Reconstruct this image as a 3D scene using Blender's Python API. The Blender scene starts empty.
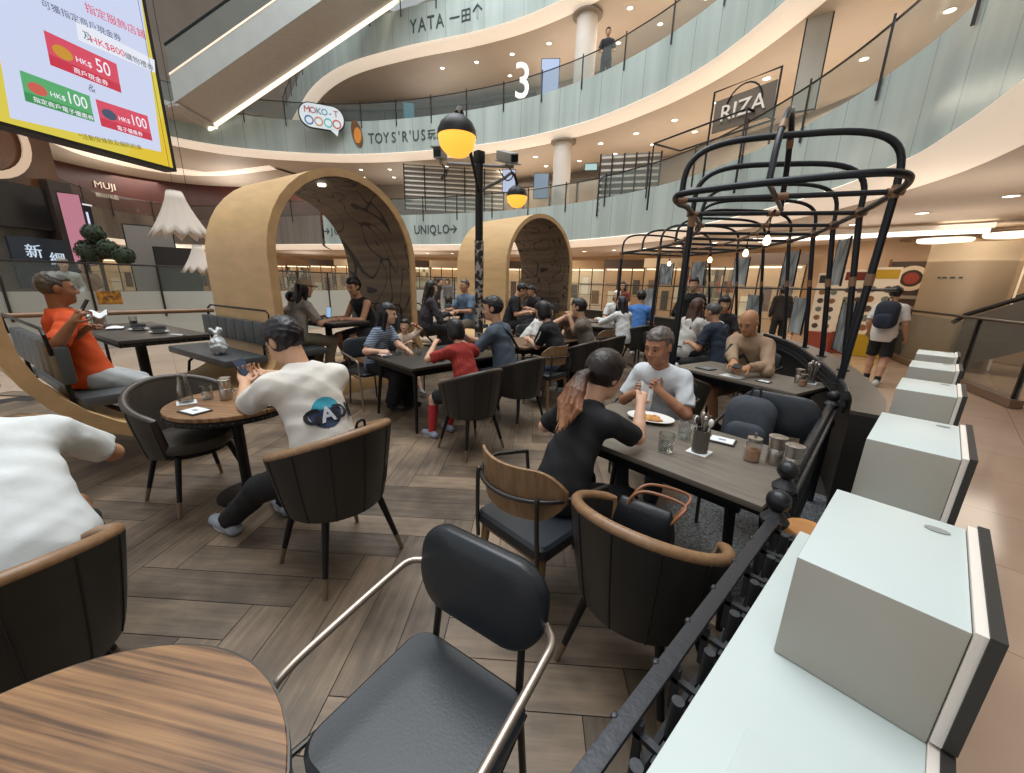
import bpy, bmesh, math, random
import numpy as np
from mathutils import Vector, Matrix, Euler
from mathutils.bvhtree import BVHTree

random.seed(7); np.random.seed(7)
SC = bpy.context.scene
COL = SC.collection
PI = math.pi

# ------------------------------------------------------------------ camera
FPX, TILT, YAW, ROLL, EYE = 382.0, math.radians(15.1), math.radians(47.8), math.radians(1.4), 1.6
_fh = Vector((-math.sin(YAW), math.cos(YAW), 0)); _rh = Vector((math.cos(YAW), math.sin(YAW), 0)); _z = Vector((0, 0, 1))
CF = _fh * math.cos(TILT) - _z * math.sin(TILT)
_u0 = _fh * math.sin(TILT) + _z * math.cos(TILT)
CR = _rh * math.cos(ROLL) + _u0 * math.sin(ROLL)
CU = _u0 * math.cos(ROLL) - _rh * math.sin(ROLL)
CC = Vector((0, 0, EYE))
cam_data = bpy.data.cameras.new('camera'); cam = bpy.data.objects.new('camera', cam_data); COL.objects.link(cam)
m3 = Matrix((CR, CU, -CF)).transposed()
cam.matrix_world = Matrix.Translation(CC) @ m3.to_4x4()
cam_data.sensor_fit = 'HORIZONTAL'; cam_data.sensor_width = 36.0; cam_data.lens = FPX / 1024 * 36.0
cam_data.clip_start = 0.05; cam_data.clip_end = 200
SC.camera = cam

def ray(x, y): return CF * FPX + CR * (x - 512) - CU * (y - 386.5)
def at(x, y, z=0.0):
    d = ray(x, y); return CC + d * ((z - EYE) / d.z)
def proj(p):
    v = Vector(p) - CC; w = v.dot(CF); return 512 + FPX * v.dot(CR) / w, 386.5 - FPX * v.dot(CU) / w
def dist(x, y, D):
    d = ray(x, y); return CC + d * (D / math.hypot(d.x, d.y))

# ------------------------------------------------------------------ light
SC.view_settings.view_transform = 'Standard'; SC.view_settings.look = 'None'
SC.view_settings.gamma = 1.0; SC.view_settings.use_curve_mapping = False
SC.view_settings.exposure = 0.0
world = bpy.data.worlds.new('world'); SC.world = world; world.use_nodes = True
world.node_tree.nodes['Background'].inputs[0].default_value = (0.95, 0.97, 1.0, 1)
world.node_tree.nodes['Background'].inputs[1].default_value = 0.68

def area(name, loc, size, energy, color, rot=(0, 0, 0), sy=None):
    l = bpy.data.lights.new(name, 'AREA'); l.energy = energy; l.color = color
    l.shape = 'RECTANGLE'; l.size = size; l.size_y = sy or size
    o = bpy.data.objects.new(name, l); o.location = loc; o.rotation_euler = rot; COL.objects.link(o); return o
area('skylight', (-8, 3, 21), 18, 4300, (0.93, 0.97, 1.0), sy=12)
area('skylight_corridor', (2.2, 0.5, 9), 4.5, 270, (0.95, 0.98, 1.0), sy=7)
area('corridor_lamp', (0.6, 12.5, 3.15), 2.2, 70, (1.0, 0.88, 0.74), sy=3)
area('corridor_lamp', (-4.5, 16.2, 3.1), 4.0, 90, (1.0, 0.87, 0.72), sy=1.6)
area('corridor_lamp', (-13.5, 16.2, 3.1), 5.0, 90, (1.0, 0.87, 0.72), sy=1.6)
area('corridor_lamp', (-25, 10.5, 3.1), 5.0, 90, (1.0, 0.87, 0.72), sy=1.6)
area('gallery_lamp', (-6, 16.5, 7.4), 6.0, 300, (1.0, 0.88, 0.72), sy=1.6)
area('gallery_lamp', (-16, 15.2, 7.4), 6.0, 300, (1.0, 0.88, 0.72), sy=1.6)
area('gallery_lamp', (-1.2, 13.5, 7.4), 3.0, 140, (1.0, 0.85, 0.68), sy=3)
area('gallery_lamp', (-12, 16.2, 11.8), 9.0, 340, (1.0, 0.90, 0.78), sy=1.6)

for (x, y, e) in ((0.5, 9.0, 16), (-0.6, 12.5, 16), (-4.0, 15.6, 22), (-9.5, 16.6, 22), (-15.5, 15.2, 22), (-21.5, 11.8, 22), (-28.5, 7.5, 22), (-33.5, 0.5, 60)):
    area('wall_washer', (x, y, 2.3), 3.0, e, (1.0, 0.90, 0.78), rot=(PI, 0, 0), sy=1.5)  # unseen upward fill added to brighten the soffit over the ground floor
for (x, y, e) in ((0.8, 8.5, 22), (-3.2, 13.6, 30), (-9.0, 15.8, 30), (-16.0, 14.6, 30), (-22.0, 11.4, 30), (-31, 4.5, 90), (-30, -1, 60)):
    area('wall_washer', (x, y, 5.6), 5.0, e, (1.0, 0.92, 0.82), rot=(PI, 0, 0), sy=1.5)  # added fill as below, for the soffit of the middle gallery
for (x, y, e) in ((-7.5, 15.8, 30), (-14.0, 15.6, 30), (-20.5, 13.0, 30)):
    area('wall_washer', (x, y, 10.0), 5.0, e, (1.0, 0.93, 0.85), rot=(PI, 0, 0), sy=1.5)  # added fill for the soffit of the top gallery
area('gallery_lamp', (-28.5, 7.5, 7.3), 4.0, 120, (1.0, 0.90, 0.78), sy=2.0)  # unseen fill added to brighten the dark left wing
area('gallery_lamp', (-33.5, 0.0, 7.3), 4.0, 160, (1.0, 0.90, 0.78), sy=2.0)  # second added fill, deeper in the left wing
# ------------------------------------------------------------------ materials
def srgb(c):
    if isinstance(c, str):
        c = c.lstrip('#'); c = [int(c[i:i + 2], 16) for i in (0, 2, 4)]
    return tuple(((v / 255) / 12.92 if v / 255 <= 0.04045 else ((v / 255 + 0.055) / 1.055) ** 2.4) for v in c)
MATS = {}
def mat(name, col, rough=0.6, metal=0.0, var=0.0, scale=8.0, bump=0.0, bscale=40.0, stretch=(1, 1, 1), col2=None, emit=0.0, trans=0.0, alpha=1.0, spec=0.5, coord='Object', detail=4.0):
    """principled material; col/col2 mixed by noise, optional bump"""
    if name in MATS: return MATS[name]
    m = bpy.data.materials.new(name); m.use_nodes = True; MATS[name] = m
    nt = m.node_tree; b = nt.nodes['Principled BSDF']
    c = srgb(col)
    b.inputs['Base Color'].default_value = (*c, 1)
    b.inputs['Roughness'].default_value = rough; b.inputs['Metallic'].default_value = metal
    b.inputs['Specular IOR Level'].default_value = spec
    if emit: b.inputs['Emission Color'].default_value = (*c, 1); b.inputs['Emission Strength'].default_value = emit
    if trans: b.inputs['Transmission Weight'].default_value = trans
    if alpha < 1: b.inputs['Alpha'].default_value = alpha
    if var or col2 or bump:
        tc = nt.nodes.new('ShaderNodeTexCoord'); mp = nt.nodes.new('ShaderNodeMapping')
        mp.inputs['Scale'].default_value = stretch
        nt.links.new(tc.outputs[coord], mp.inputs[0])
    if var or col2:
        n = nt.nodes.new('ShaderNodeTexNoise'); n.inputs['Scale'].default_value = scale; n.inputs['Detail'].default_value = detail
        nt.links.new(mp.outputs[0], n.inputs['Vector'])
        r = nt.nodes.new('ShaderNodeValToRGB')
        c2 = srgb(col2) if col2 else tuple(max(0, v * (1 - var)) for v in c)
        c1 = c if col2 else tuple(min(1, v * (1 + var)) for v in c)
        r.color_ramp.elements[0].color = (*c2, 1); r.color_ramp.elements[1].color = (*c1, 1)
        r.color_ramp.elements[0].position = 0.32; r.color_ramp.elements[1].position = 0.68
        nt.links.new(n.outputs[0], r.inputs[0]); nt.links.new(r.outputs[0], b.inputs['Base Color'])
    if bump:
        n2 = nt.nodes.new('ShaderNodeTexNoise'); n2.inputs['Scale'].default_value = bscale; n2.inputs['Detail'].default_value = 3
        nt.links.new(mp.outputs[0], n2.inputs['Vector'])
        bp = nt.nodes.new('ShaderNodeBump'); bp.inputs['Strength'].default_value = bump; bp.inputs['Distance'].default_value = 0.01
        nt.links.new(n2.outputs[0], bp.inputs['Height']); nt.links.new(bp.outputs[0], b.inputs['Normal'])
    return m

def glass_mat(name, tint, opacity, rough=0.05):
    """thin architectural glass: transparent mixed with a glossy tinted sheet"""
    m = bpy.data.materials.new(name); m.use_nodes = True; MATS[name] = m
    nt = m.node_tree; nt.nodes.clear()
    o = nt.nodes.new('ShaderNodeOutputMaterial'); t = nt.nodes.new('ShaderNodeBsdfTransparent'); p = nt.nodes.new('ShaderNodeBsdfPrincipled')
    t.inputs[0].default_value = (*[0.8 + 0.2 * v for v in srgb(tint)], 1)
    p.inputs['Base Color'].default_value = (*srgb(tint), 1); p.inputs['Roughness'].default_value = rough
    mx = nt.nodes.new('ShaderNodeMixShader'); mx.inputs[0].default_value = opacity
    nt.links.new(t.outputs[0], mx.inputs[1]); nt.links.new(p.outputs[0], mx.inputs[2]); nt.links.new(mx.outputs[0], o.inputs[0])
    return m

# ------------------------------------------------------------------ objects
def link(o, parent=None):
    COL.objects.link(o)
    if parent is not None: o.parent = parent
    return o
def tag(o, label=None, cat=None, group=None, kind=None):
    if label: o['label'] = label
    if cat: o['category'] = cat
    if group: o['group'] = group
    if kind: o['kind'] = kind
    return o
def empty(name, loc, rz=0.0, label=None, cat=None, group=None):
    o = bpy.data.objects.new(name, None); o.empty_display_size = 0.1
    o.location = loc; o.rotation_euler = (0, 0, rz); COL.objects.link(o)
    return tag(o, label, cat, group)
def copy_tree(o, parent=None):
    c = o.copy(); COL.objects.link(c)
    if parent is not None: c.parent = parent
    for ch in [x for x in o.children]: copy_tree(ch, c)
    return c
def smooth(me, ang=40):
    me.polygons.foreach_set('use_smooth', [True] * len(me.polygons))
    try: me.set_sharp_from_angle(angle=math.radians(ang))
    except Exception: pass

class MB:
    """collects vertices and faces and links them as one mesh object"""
    def __init__(s): s.v = []; s.f = []; s.mi = []; s.cur = 0
    def add(s, vs, fs, M=None):
        b = len(s.v)
        for v in vs: s.v.append(tuple(M @ Vector(v)) if M is not None else tuple(v))
        for f in fs: s.f.append([b + i for i in f]); s.mi.append(s.cur)
        return s
    def box(s, c, d, M=None, rz=0.0, bev=0.0):
        x, y, z = d[0] / 2, d[1] / 2, d[2] / 2
        T = Matrix.Translation(c) @ Matrix.Rotation(rz, 4, 'Z')
        if M is not None: T = M @ T
        if bev > 0:
            bm = bmesh.new(); bmesh.ops.create_cube(bm, size=1.0)
            for v in bm.verts: v.co = Vector((v.co.x * d[0], v.co.y * d[1], v.co.z * d[2]))
            bmesh.ops.bevel(bm, geom=bm.edges[:], offset=bev, segments=2, affect='EDGES', profile=0.6)
            bm.verts.ensure_lookup_table(); bm.verts.index_update()
            s.add([v.co.copy() for v in bm.verts], [[v.index for v in f.verts] for f in bm.faces], T); bm.free(); return s
        vs = [(-x, -y, -z), (x, -y, -z), (x, y, -z), (-x, y, -z), (-x, -y, z), (x, -y, z), (x, y, z), (-x, y, z)]
        return s.add(vs, [(0, 3, 2, 1), (4, 5, 6, 7), (0, 1, 5, 4), (1, 2, 6, 5), (2, 3, 7, 6), (3, 0, 4, 7)], T)
    def tube(s, pts, r, n=10, closed=False, caps=True, M=None, flat=1.0, up=None):
        pts = [Vector(p) for p in pts]; N = len(pts)
        rs = r if isinstance(r, (list, tuple)) else [r] * N
        tang = []
        for i in range(N):
            a = pts[i - 1] if (i > 0 or closed) else pts[i]; b = pts[(i + 1) % N] if (i < N - 1 or closed) else pts[i]
            t = b - a; tang.append(t.normalized() if t.length > 1e-9 else Vector((0, 0, 1)))
        u = Vector(up) if up else (Vector((0, 0, 1)) if abs(tang[0].z) < 0.9 else Vector((1, 0, 0)))
        u = (u - tang[0] * u.dot(tang[0])).normalized(); vs = []
        for i in range(N):
            t = tang[i]; u = (u - t * u.dot(t)).normalized(); w = t.cross(u)
            for k in range(n):
                a = 2 * PI * k / n
                vs.append(pts[i] + (u * math.cos(a) * flat + w * math.sin(a)) * rs[i])
        fs = []
        for i in range(N if closed else N - 1):
            j = (i + 1) % N
            for k in range(n):
                l = (k + 1) % n; fs.append((i * n + k, i * n + l, j * n + l, j * n + k))
        if caps and not closed:
            fs.append(tuple(range(n - 1, -1, -1))); fs.append(tuple((N - 1) * n + k for k in range(n)))
        return s.add(vs, fs, M)
    def lathe(s, prof, n=24, M=None, sx=1.0, sy=1.0):
        vs = []; fs = []
        for (r, z) in prof:
            for k in range(n):
                a = 2 * PI * k / n; vs.append((r * sx * math.cos(a), r * sy * math.sin(a), z))
        for i in range(len(prof) - 1):
            for k in range(n):
                l = (k + 1) % n; fs.append((i * n + k, i * n + l, (i + 1) * n + l, (i + 1) * n + k))
        ring = prof[0] == prof[-1]
        if prof[0][0] > 1e-6 and not ring: fs.append(tuple(range(n - 1, -1, -1)))
        if prof[-1][0] > 1e-6 and not ring: fs.append(tuple((len(prof) - 1) * n + k for k in range(n)))
        return s.add(vs, fs, M)
    def prism(s, poly, z0, z1, M=None):
        n = len(poly); vs = [(p[0], p[1], z0) for p in poly] + [(p[0], p[1], z1) for p in poly]
        fs = [tuple(range(n - 1, -1, -1)), tuple(range(n, 2 * n))] + [(i, (i + 1) % n, n + (i + 1) % n, n + i) for i in range(n)]
        return s.add(vs, fs, M)
    def grid(s, fn, nu, nv, M=None, cu=False, cv=False):
        vs = [fn(i / (nu if cu else nu - 1), j / (nv if cv else nv - 1)) for i in range(nu) for j in range(nv)]
        fs = []
        for i in range(nu if cu else nu - 1):
            for j in range(nv if cv else nv - 1):
                a, b = (i + 1) % nu, (j + 1) % nv; fs.append((i * nv + j, a * nv + j, a * nv + b, i * nv + b))
        return s.add(vs, fs, M)
    def sphere(s, c, r, n=16, M=None, sc=(1, 1, 1)):
        c = Vector(c)
        prof = [(max(0.0, r * math.sin(PI * i / (n // 2))), -r * math.cos(PI * i / (n // 2))) for i in range(n // 2 + 1)]
        T = Matrix.Translation(c) @ Matrix.Diagonal((*sc, 1))
        if M is not None: T = M @ T
        return s.lathe(prof, n, T)
    def solid(s, fn, nu, nv, th, M=None, cu=False):
        """grid surface fn(u,v)->(point, normal) thickened by th into a closed shell"""
        a = [fn(i / (nu if cu else nu - 1), j / (nv - 1)) for i in range(nu) for j in range(nv)]
        P = [Vector(p) for p, _ in a]; Q = [Vector(p) + Vector(n) * th for p, n in a]
        n0 = len(P); fs = []
        for i in range(nu if cu else nu - 1):
            for j in range(nv - 1):
                k = (i + 1) % nu
                q = (i * nv + j, k * nv + j, k * nv + j + 1, i * nv + j + 1)
                fs.append(q[::-1]); fs.append(tuple(n0 + x for x in q))
        bd = []
        if not cu:
            for j in range(nv - 1): bd.append((j, j + 1)); bd.append(((nu - 1) * nv + j + 1, (nu - 1) * nv + j))
        for i in range(nu if cu else nu - 1):
            k = (i + 1) % nu
            bd.append((k * nv, i * nv)); bd.append((i * nv + nv - 1, k * nv + nv - 1))
        for a1, b1 in bd: fs.append((a1, b1, n0 + b1, n0 + a1))
        return s.add(P + Q, fs, M)
    def build(s, name, m, parent=None, ang=40, bevel=0.0, fix=True, uv=None):
        me = bpy.data.meshes.new(name); me.from_pydata(s.v, [], s.f)
        ms = m if isinstance(m, (list, tuple)) else [m]
        for x in ms: me.materials.append(x)
        if len(ms) > 1: me.polygons.foreach_set('material_index', s.mi)
        if fix:
            bm = bmesh.new(); bm.from_mesh(me); bmesh.ops.remove_doubles(bm, verts=bm.verts, dist=1e-6)
            bmesh.ops.recalc_face_normals(bm, faces=bm.faces)
            bm.to_mesh(me); bm.free()
        smooth(me, ang); me.update()
        o = bpy.data.objects.new(name, me); link(o, parent)
        return o

def catmull(pts, n=8, closed=False):
    pts = [Vector(p) for p in pts]; out = []; N = len(pts)
    for i in range(N if closed else N - 1):
        p0 = pts[i - 1] if (i > 0 or closed) else pts[0] * 2 - pts[1]
        p1 = pts[i]; p2 = pts[(i + 1) % N]
        p3 = pts[(i + 2) % N] if (i + 2 < N or closed) else p2 * 2 - p1
        for k in range(n):
            t = k / n
            out.append(0.5 * ((2 * p1) + (p2 - p0) * t + (2 * p0 - 5 * p1 + 4 * p2 - p3) * t * t + (3 * p1 - p0 - 3 * p2 + p3) * t ** 3))
    if not closed: out.append(pts[-1])
    return out
def resample(pts, step):
    pts = [Vector(p) for p in pts]; out = [pts[0]]; acc = 0
    L = [(pts[i + 1] - pts[i]).length for i in range(len(pts) - 1)]; tot = sum(L); n = max(2, round(tot / step))
    i = 0; done = 0
    for k in range(1, n):
        t = tot * k / n
        while done + L[i] < t: done += L[i]; i += 1
        out.append(pts[i].lerp(pts[i + 1], (t - done) / L[i]))
    out.append(pts[-1]); return out
def rrect(w, h, r, n=6):
    out = []
    for cx, cy, a0 in ((w / 2 - r, h / 2 - r, 0), (-w / 2 + r, h / 2 - r, PI / 2), (-w / 2 + r, -h / 2 + r, PI), (w / 2 - r, -h / 2 + r, 1.5 * PI)):
        for k in range(n + 1):
            a = a0 + PI / 2 * k / n; out.append((cx + r * math.cos(a), cy + r * math.sin(a)))
    return out
def frame(o, x, y, z=None):
    """4x4 matrix from an origin and two axis vectors"""
    x = Vector(x).normalized(); y = Vector(y); y = (y - x * y.dot(x)).normalized(); zz = x.cross(y)
    M = Matrix((x, y, zz)).transposed().to_4x4(); M.translation = Vector(o); return M
def text_mesh(txt, size, depth=0.0, align='CENTER', bold=0.0):
    c = bpy.data.curves.new('lettering', 'FONT'); c.body = txt; c.size = size; c.extrude = depth; c.align_x = align; c.resolution_u = 3; c.offset = bold
    o = bpy.data.objects.new('lettering', c); COL.objects.link(o)
    dg = bpy.context.evaluated_depsgraph_get(); me = bpy.data.meshes.new_from_object(o.evaluated_get(dg))
    bpy.data.objects.remove(o); bpy.data.curves.remove(c); return me
def text_obj(txt, size, m, M, parent=None, name='lettering', depth=0.004, align='CENTER', sx=1.0):
    me = text_mesh(txt, size, depth, align)
    T = M @ Matrix.Diagonal((sx, 1, 1, 1))
    if parent is not None: T = parent.matrix_world.inverted() @ T if parent.matrix_world != Matrix.Identity(4) else T
    me.transform(T); me.materials.append(m)
    o = bpy.data.objects.new(name, me); link(o, parent); return o
# ------------------------------------------------------------------ the mall
M_WHITE = mat('white_plaster', '#d9d0c4', 0.7, var=0.04, scale=1.5)
M_COVE = mat('lit_cove', '#fff0dc', 0.6, emit=0.42)
M_SOFFIT = mat('soffit_plaster', '#cdbfb0', 0.55, var=0.03, scale=1.0)
M_SLAB = mat('gallery_floor', '#b8a894', 0.3)
M_GLASS = glass_mat('clear_glass', '#9fb0ac', 0.16)
M_GLASSR = glass_mat('clear_railing_glass', '#a3b0ac', 0.12)
M_STEEL = mat('dark_steel', '#3b3836', 0.4, 0.7)
M_BLACK = mat('black_metal', '#1b1b1d', 0.45, 0.4)
M_GREYWALL = mat('gallery_wall', '#978b7e', 0.7, var=0.08, scale=0.6)
M_DARKW = mat('dark_shop_wall', '#3a302a', 0.5, var=0.2, scale=1.0)
M_INK = mat('dark_lettering', '#3d4846', 0.6)
M_LAMP = mat('lamp_glow', '#fff3df', 0.5, emit=6.0)

def frost_mat(name, a, b):
    m = bpy.data.materials.new(name); m.use_nodes = True; MATS[name] = m
    nt = m.node_tree; p = nt.nodes['Principled BSDF']; p.inputs['Roughness'].default_value = 0.22
    at_ = nt.nodes.new('ShaderNodeUVMap'); w = nt.nodes.new('ShaderNodeTexNoise'); w.inputs['Scale'].default_value = 1.0
    mp = nt.nodes.new('ShaderNodeMapping'); mp.inputs['Scale'].default_value = (1.6, 0.12, 1)
    nt.links.new(at_.outputs[0], mp.inputs[0]); nt.links.new(mp.outputs[0], w.inputs['Vector'])
    r = nt.nodes.new('ShaderNodeValToRGB'); r.color_ramp.elements[0].color = (*srgb(a), 1); r.color_ramp.elements[1].color = (*srgb(b), 1)
    r.color_ramp.elements[0].position = 0.35; r.color_ramp.elements[1].position = 0.65
    nt.links.new(w.outputs[0], r.inputs[0])
    # thin dark joints between the panels
    sx = nt.nodes.new('ShaderNodeSeparateXYZ'); nt.links.new(at_.outputs[0], sx.inputs[0])
    dv = nt.nodes.new('ShaderNodeMath'); dv.operation = 'MULTIPLY'; dv.inputs[1].default_value = 1 / 0.95; nt.links.new(sx.outputs[0], dv.inputs[0])
    fr = nt.nodes.new('ShaderNodeMath'); fr.operation = 'FRACT'; nt.links.new(dv.outputs[0], fr.inputs[0])
    lt = nt.nodes.new('ShaderNodeMath'); lt.operation = 'LESS_THAN'; lt.inputs[1].default_value = 0.025; nt.links.new(fr.outputs[0], lt.inputs[0])
    mx = nt.nodes.new('ShaderNodeMix'); mx.data_type = 'RGBA'; mx.inputs[7].default_value = (*[v * 0.72 for v in srgb(a)], 1)
    nt.links.new(lt.outputs[0], mx.inputs[0]); nt.links.new(r.outputs[0], mx.inputs[6]); nt.links.new(mx.outputs[2], p.inputs['Base Color'])
    return m
M_FROST = frost_mat('frosted_fascia', '#9eaaa5', '#b2beb8')
M_FROSTD = frost_mat('grey_fascia', '#77716a', '#8c857c')  # same frosted glass, dimness of the unlit wing put into its colour

E_RIGHT = [(1.5, 0.0), (1.15, 2.2), (0.7, 4.0), (0.05, 6.0), (-0.28, 7.0), (-0.85, 8.3), (-2.1, 9.9), (-3.7, 11.3), (-5.4, 12.4), (-6.9, 13.0), (-8.5, 13.35), (-10.9, 13.5), (-13.8, 13.0), (-16.4, 12.0), (-19.5, 10.3), (-22.5, 7.9)]
E_MAIN = E_RIGHT + [(-25.0, 4.4), (-25.6, 1.5), (-24.6, -1.5), (-22.5, -4.0)]
E_WING = [(-23.6, 7.1), (-26.4, 5.5), (-30.5, 3.4), (-32.2, 1.2), (-31.0, -1.4), (-27.5, -2.7), (-24, -3.6)]
E_LOW = E_RIGHT + E_WING
E_TOP = E_RIGHT[:-2] + [(-19.6, 10.3), (-23.0, 8.9), (-26.5, 8.4), (-31.0, 8.6), (-36.0, 9.0)]
def plan(pts, step=0.35): return resample(catmull([(p[0], p[1], 0) for p in pts], 8), step)
def offs(pts, d):
    """offset a plan curve away from the atrium (to the right of travel)"""
    out = []
    for i, p in enumerate(pts):
        a = pts[max(0, i - 1)]; b = pts[min(len(pts) - 1, i + 1)]; t = (b - a).normalized()
        out.append(Vector((p.x + t.y * d, p.y - t.x * d, 0)))
    return out
def ribbon(A, B, za, zb, th=None):
    """surface between curve A at za and curve B at zb"""
    mb = MB(); n = len(A)
    vs = [(p.x, p.y, za) for p in A] + [(p.x, p.y, zb) for p in B]
    mb.add(vs, [(i, i + 1, n + i + 1, n + i) for i in range(n - 1)]); return mb
def wallstrip(name, pts, z0, z1, m, parent=None, th=0.03):
    """vertical strip of real thickness with metre UVs along its run"""
    o_ = offs(pts, th); n = len(pts); mb = MB()
    vs = [(p.x, p.y, z0) for p in pts] + [(p.x, p.y, z1) for p in pts] + [(p.x, p.y, z0) for p in o_] + [(p.x, p.y, z1) for p in o_]
    fs = []
    for i in range(n - 1):
        fs += [(i, i + 1, n + i + 1, n + i), (2 * n + i + 1, 2 * n + i, 3 * n + i, 3 * n + i + 1), (n + i, n + i + 1, 3 * n + i + 1, 3 * n + i), (i + 1, i, 2 * n + i, 2 * n + i + 1)]
    fs += [(0, n, 3 * n, 2 * n), (n - 1, 3 * n - 1, 4 * n - 1, 2 * n - 1)]
    mb.add(vs, fs); o = mb.build(name, m, parent, fix=False, ang=30)
    run = [0.0]
    for i in range(1, n): run.append(run[-1] + (pts[i] - pts[i - 1]).length)
    uv = o.data.uv_layers.new(name='UVMap')
    for lp in o.data.loops:
        vi = lp.vertex_index; uv.data[lp.index].uv = (run[vi % n], vs[vi][2])
    return o

def level(nm, pts, zb, depth, nth, wallm, frost=None, posts=True, label=''):
    E = plan(pts)
    # cove and soffit under the gallery, its floor and its back wall
    prof = [(0.0, 0.0), (-0.05, -0.03), (0.0, -0.09), (0.12, -0.16), (0.42, -0.24), (0.55, -0.25)]
    mb = MB(); n = len(E)
    rows = [offs(E, d) for d, _ in prof]
    for k in range(len(prof) - 1): 
        r = ribbon(rows[k], rows[k + 1], zb + prof[k][1], zb + prof[k + 1][1]); mb.add(r.v, r.f)
    tag(mb.build('trim_%d' % nth, M_COVE, fix=True), kind='structure')
    dd = depth; A = offs(E, 0.55); Bc = offs(E, dd)
    s = ribbon(A, Bc, zb - 0.25, zb - 0.25); t = ribbon(offs(E, 0.03), Bc, zb + 1.05, zb + 1.05)
    tag(s.build('ceiling_%s' % nm, M_SOFFIT), kind='structure')
    tag(t.build('floor_%s' % nm, M_SLAB), kind='structure')
    root = empty('balcony_balustrade', (E[0].x, E[0].y, zb), 0, 'frosted glass balcony balustrade ' + label, 'balustrade')
    inv = Matrix.Translation((-E[0].x, -E[0].y, -zb))
    f = wallstrip('frosted_panel', E, zb, zb + 1.45, frost or M_FROST, root); f.data.transform(inv)
    g = wallstrip('glass_panel', offs(E, 0.005), zb + 1.45, zb + 2.2, M_GLASSR, root, th=0.012); g.data.transform(inv)
    h = MB().tube([(p.x, p.y, zb + 2.22) for p in offs(E, 0.01)], 0.022, 6).build('handrail', M_STEEL, root); h.data.transform(inv)
    if posts:
        for p, q in list(zip(resample(E, 1.9), resample(offs(E, -0.03), 1.9)))[1:-1]:
            if p.x > 0.9: continue
            o = MB().box((0, 0, 0), (0.036, 0.036, 1.15)).build('post', M_STEEL, root); o.location = (q.x - E[0].x, q.y - E[0].y, 1.72)
    return E

E2 = level('second', E_RIGHT + [(-23.5, 7.2)], 3.45, 6.0, 1, None, label='of the lowest gallery, with a clothing shop name')
E3 = level('third', E_MAIN, 7.8, 5.5, 2, None, label='of the middle gallery, with a toy shop name')
E4 = level('fourth', E_TOP, 12.2, 6.0, 3, None, label='of the top gallery, with a department store name')

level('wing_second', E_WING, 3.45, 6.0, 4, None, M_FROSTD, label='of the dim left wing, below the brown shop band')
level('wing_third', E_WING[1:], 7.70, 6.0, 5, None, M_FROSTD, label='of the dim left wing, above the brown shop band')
# back walls of the galleries and of the ground floor
Ew = plan(E_LOW)
tag(wallstrip('wall_ground', offs(Ew, 6.0), 0, 3.3, mat('shop_wall', '#b59a7c', 0.6, var=0.12, scale=0.5)), kind='structure')
tag(wallstrip('wall_second', offs(Ew, 5.2), 4.4, 7.6, M_GREYWALL), kind='structure')
tag(wallstrip('wall_third', offs(plan(E_RIGHT), 5.0), 8.8, 12.0, mat('upper_gallery_wall', '#8d7f70', 0.7, var=0.1, scale=0.5)), kind='structure')
tag(wallstrip('wall_fourth', offs(plan(E_TOP), 5.5), 13.2, 17.5, mat('top_gallery_wall', '#a39b90', 0.7, var=0.1, scale=0.5)), kind='structure')
# outer hall shell behind everything
mb = MB()
shell = [(9, -9), (9, 26), (-44, 26), (-44, -14)]
for i in range(4):
    a, b = shell[i], shell[(i + 1) % 4]
    c = ((a[0] + b[0]) / 2, (a[1] + b[1]) / 2, 14); L = math.hypot(b[0] - a[0], b[1] - a[1])
    if i == 3: continue
    o = MB().box((0, 0, 0), (L, 0.3, 28)).build('wall_%s' % ('right', 'far', 'left')[i], M_GREYWALL)
    o.location = c; o.rotation_euler = (0, 0, math.atan2(b[1] - a[1], b[0] - a[0])); tag(o, kind='structure')

# mall floor: pale polished stone in large slabs
def tile_mat(name, a, b, size, rough):
    m = mat(name, a, rough, var=0.0, col2=b, scale=0.8, detail=6)
    nt = m.node_tree; p = nt.nodes['Principled BSDF']; src = p.inputs['Base Color'].links[0].from_socket
    tc = nt.nodes.new('ShaderNodeTexCoord'); br = nt.nodes.new('ShaderNodeTexBrick'); br.offset = 0.0
    br.inputs['Scale'].default_value = 1.0; br.inputs['Brick Width'].default_value = size; br.inputs['Row Height'].default_value = size
    br.inputs['Mortar Size'].default_value = 0.004; br.inputs['Color1'].default_value = (1, 1, 1, 1); br.inputs['Color2'].default_value = (0.93, 0.92, 0.9, 1); br.inputs['Mortar'].default_value = (0.6, 0.55, 0.5, 1)
    nt.links.new(tc.outputs['Object'], br.inputs[0])
    mx = nt.nodes.new('ShaderNodeMix'); mx.data_type = 'RGBA'; mx.blend_type = 'MULTIPLY'; mx.inputs[0].default_value = 1
    nt.links.new(src, mx.inputs[6]); nt.links.new(br.outputs[0], mx.inputs[7]); nt.links.new(mx.outputs[2], p.inputs['Base Color'])
    return m
M_MARBLE = tile_mat('polished_stone', '#c9b09a', '#b69c87', 0.9, 0.12)
tag(MB().box((-17.5, 6, -0.06), (55, 42, 0.1)).build('floor', M_MARBLE), kind='structure')

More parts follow.
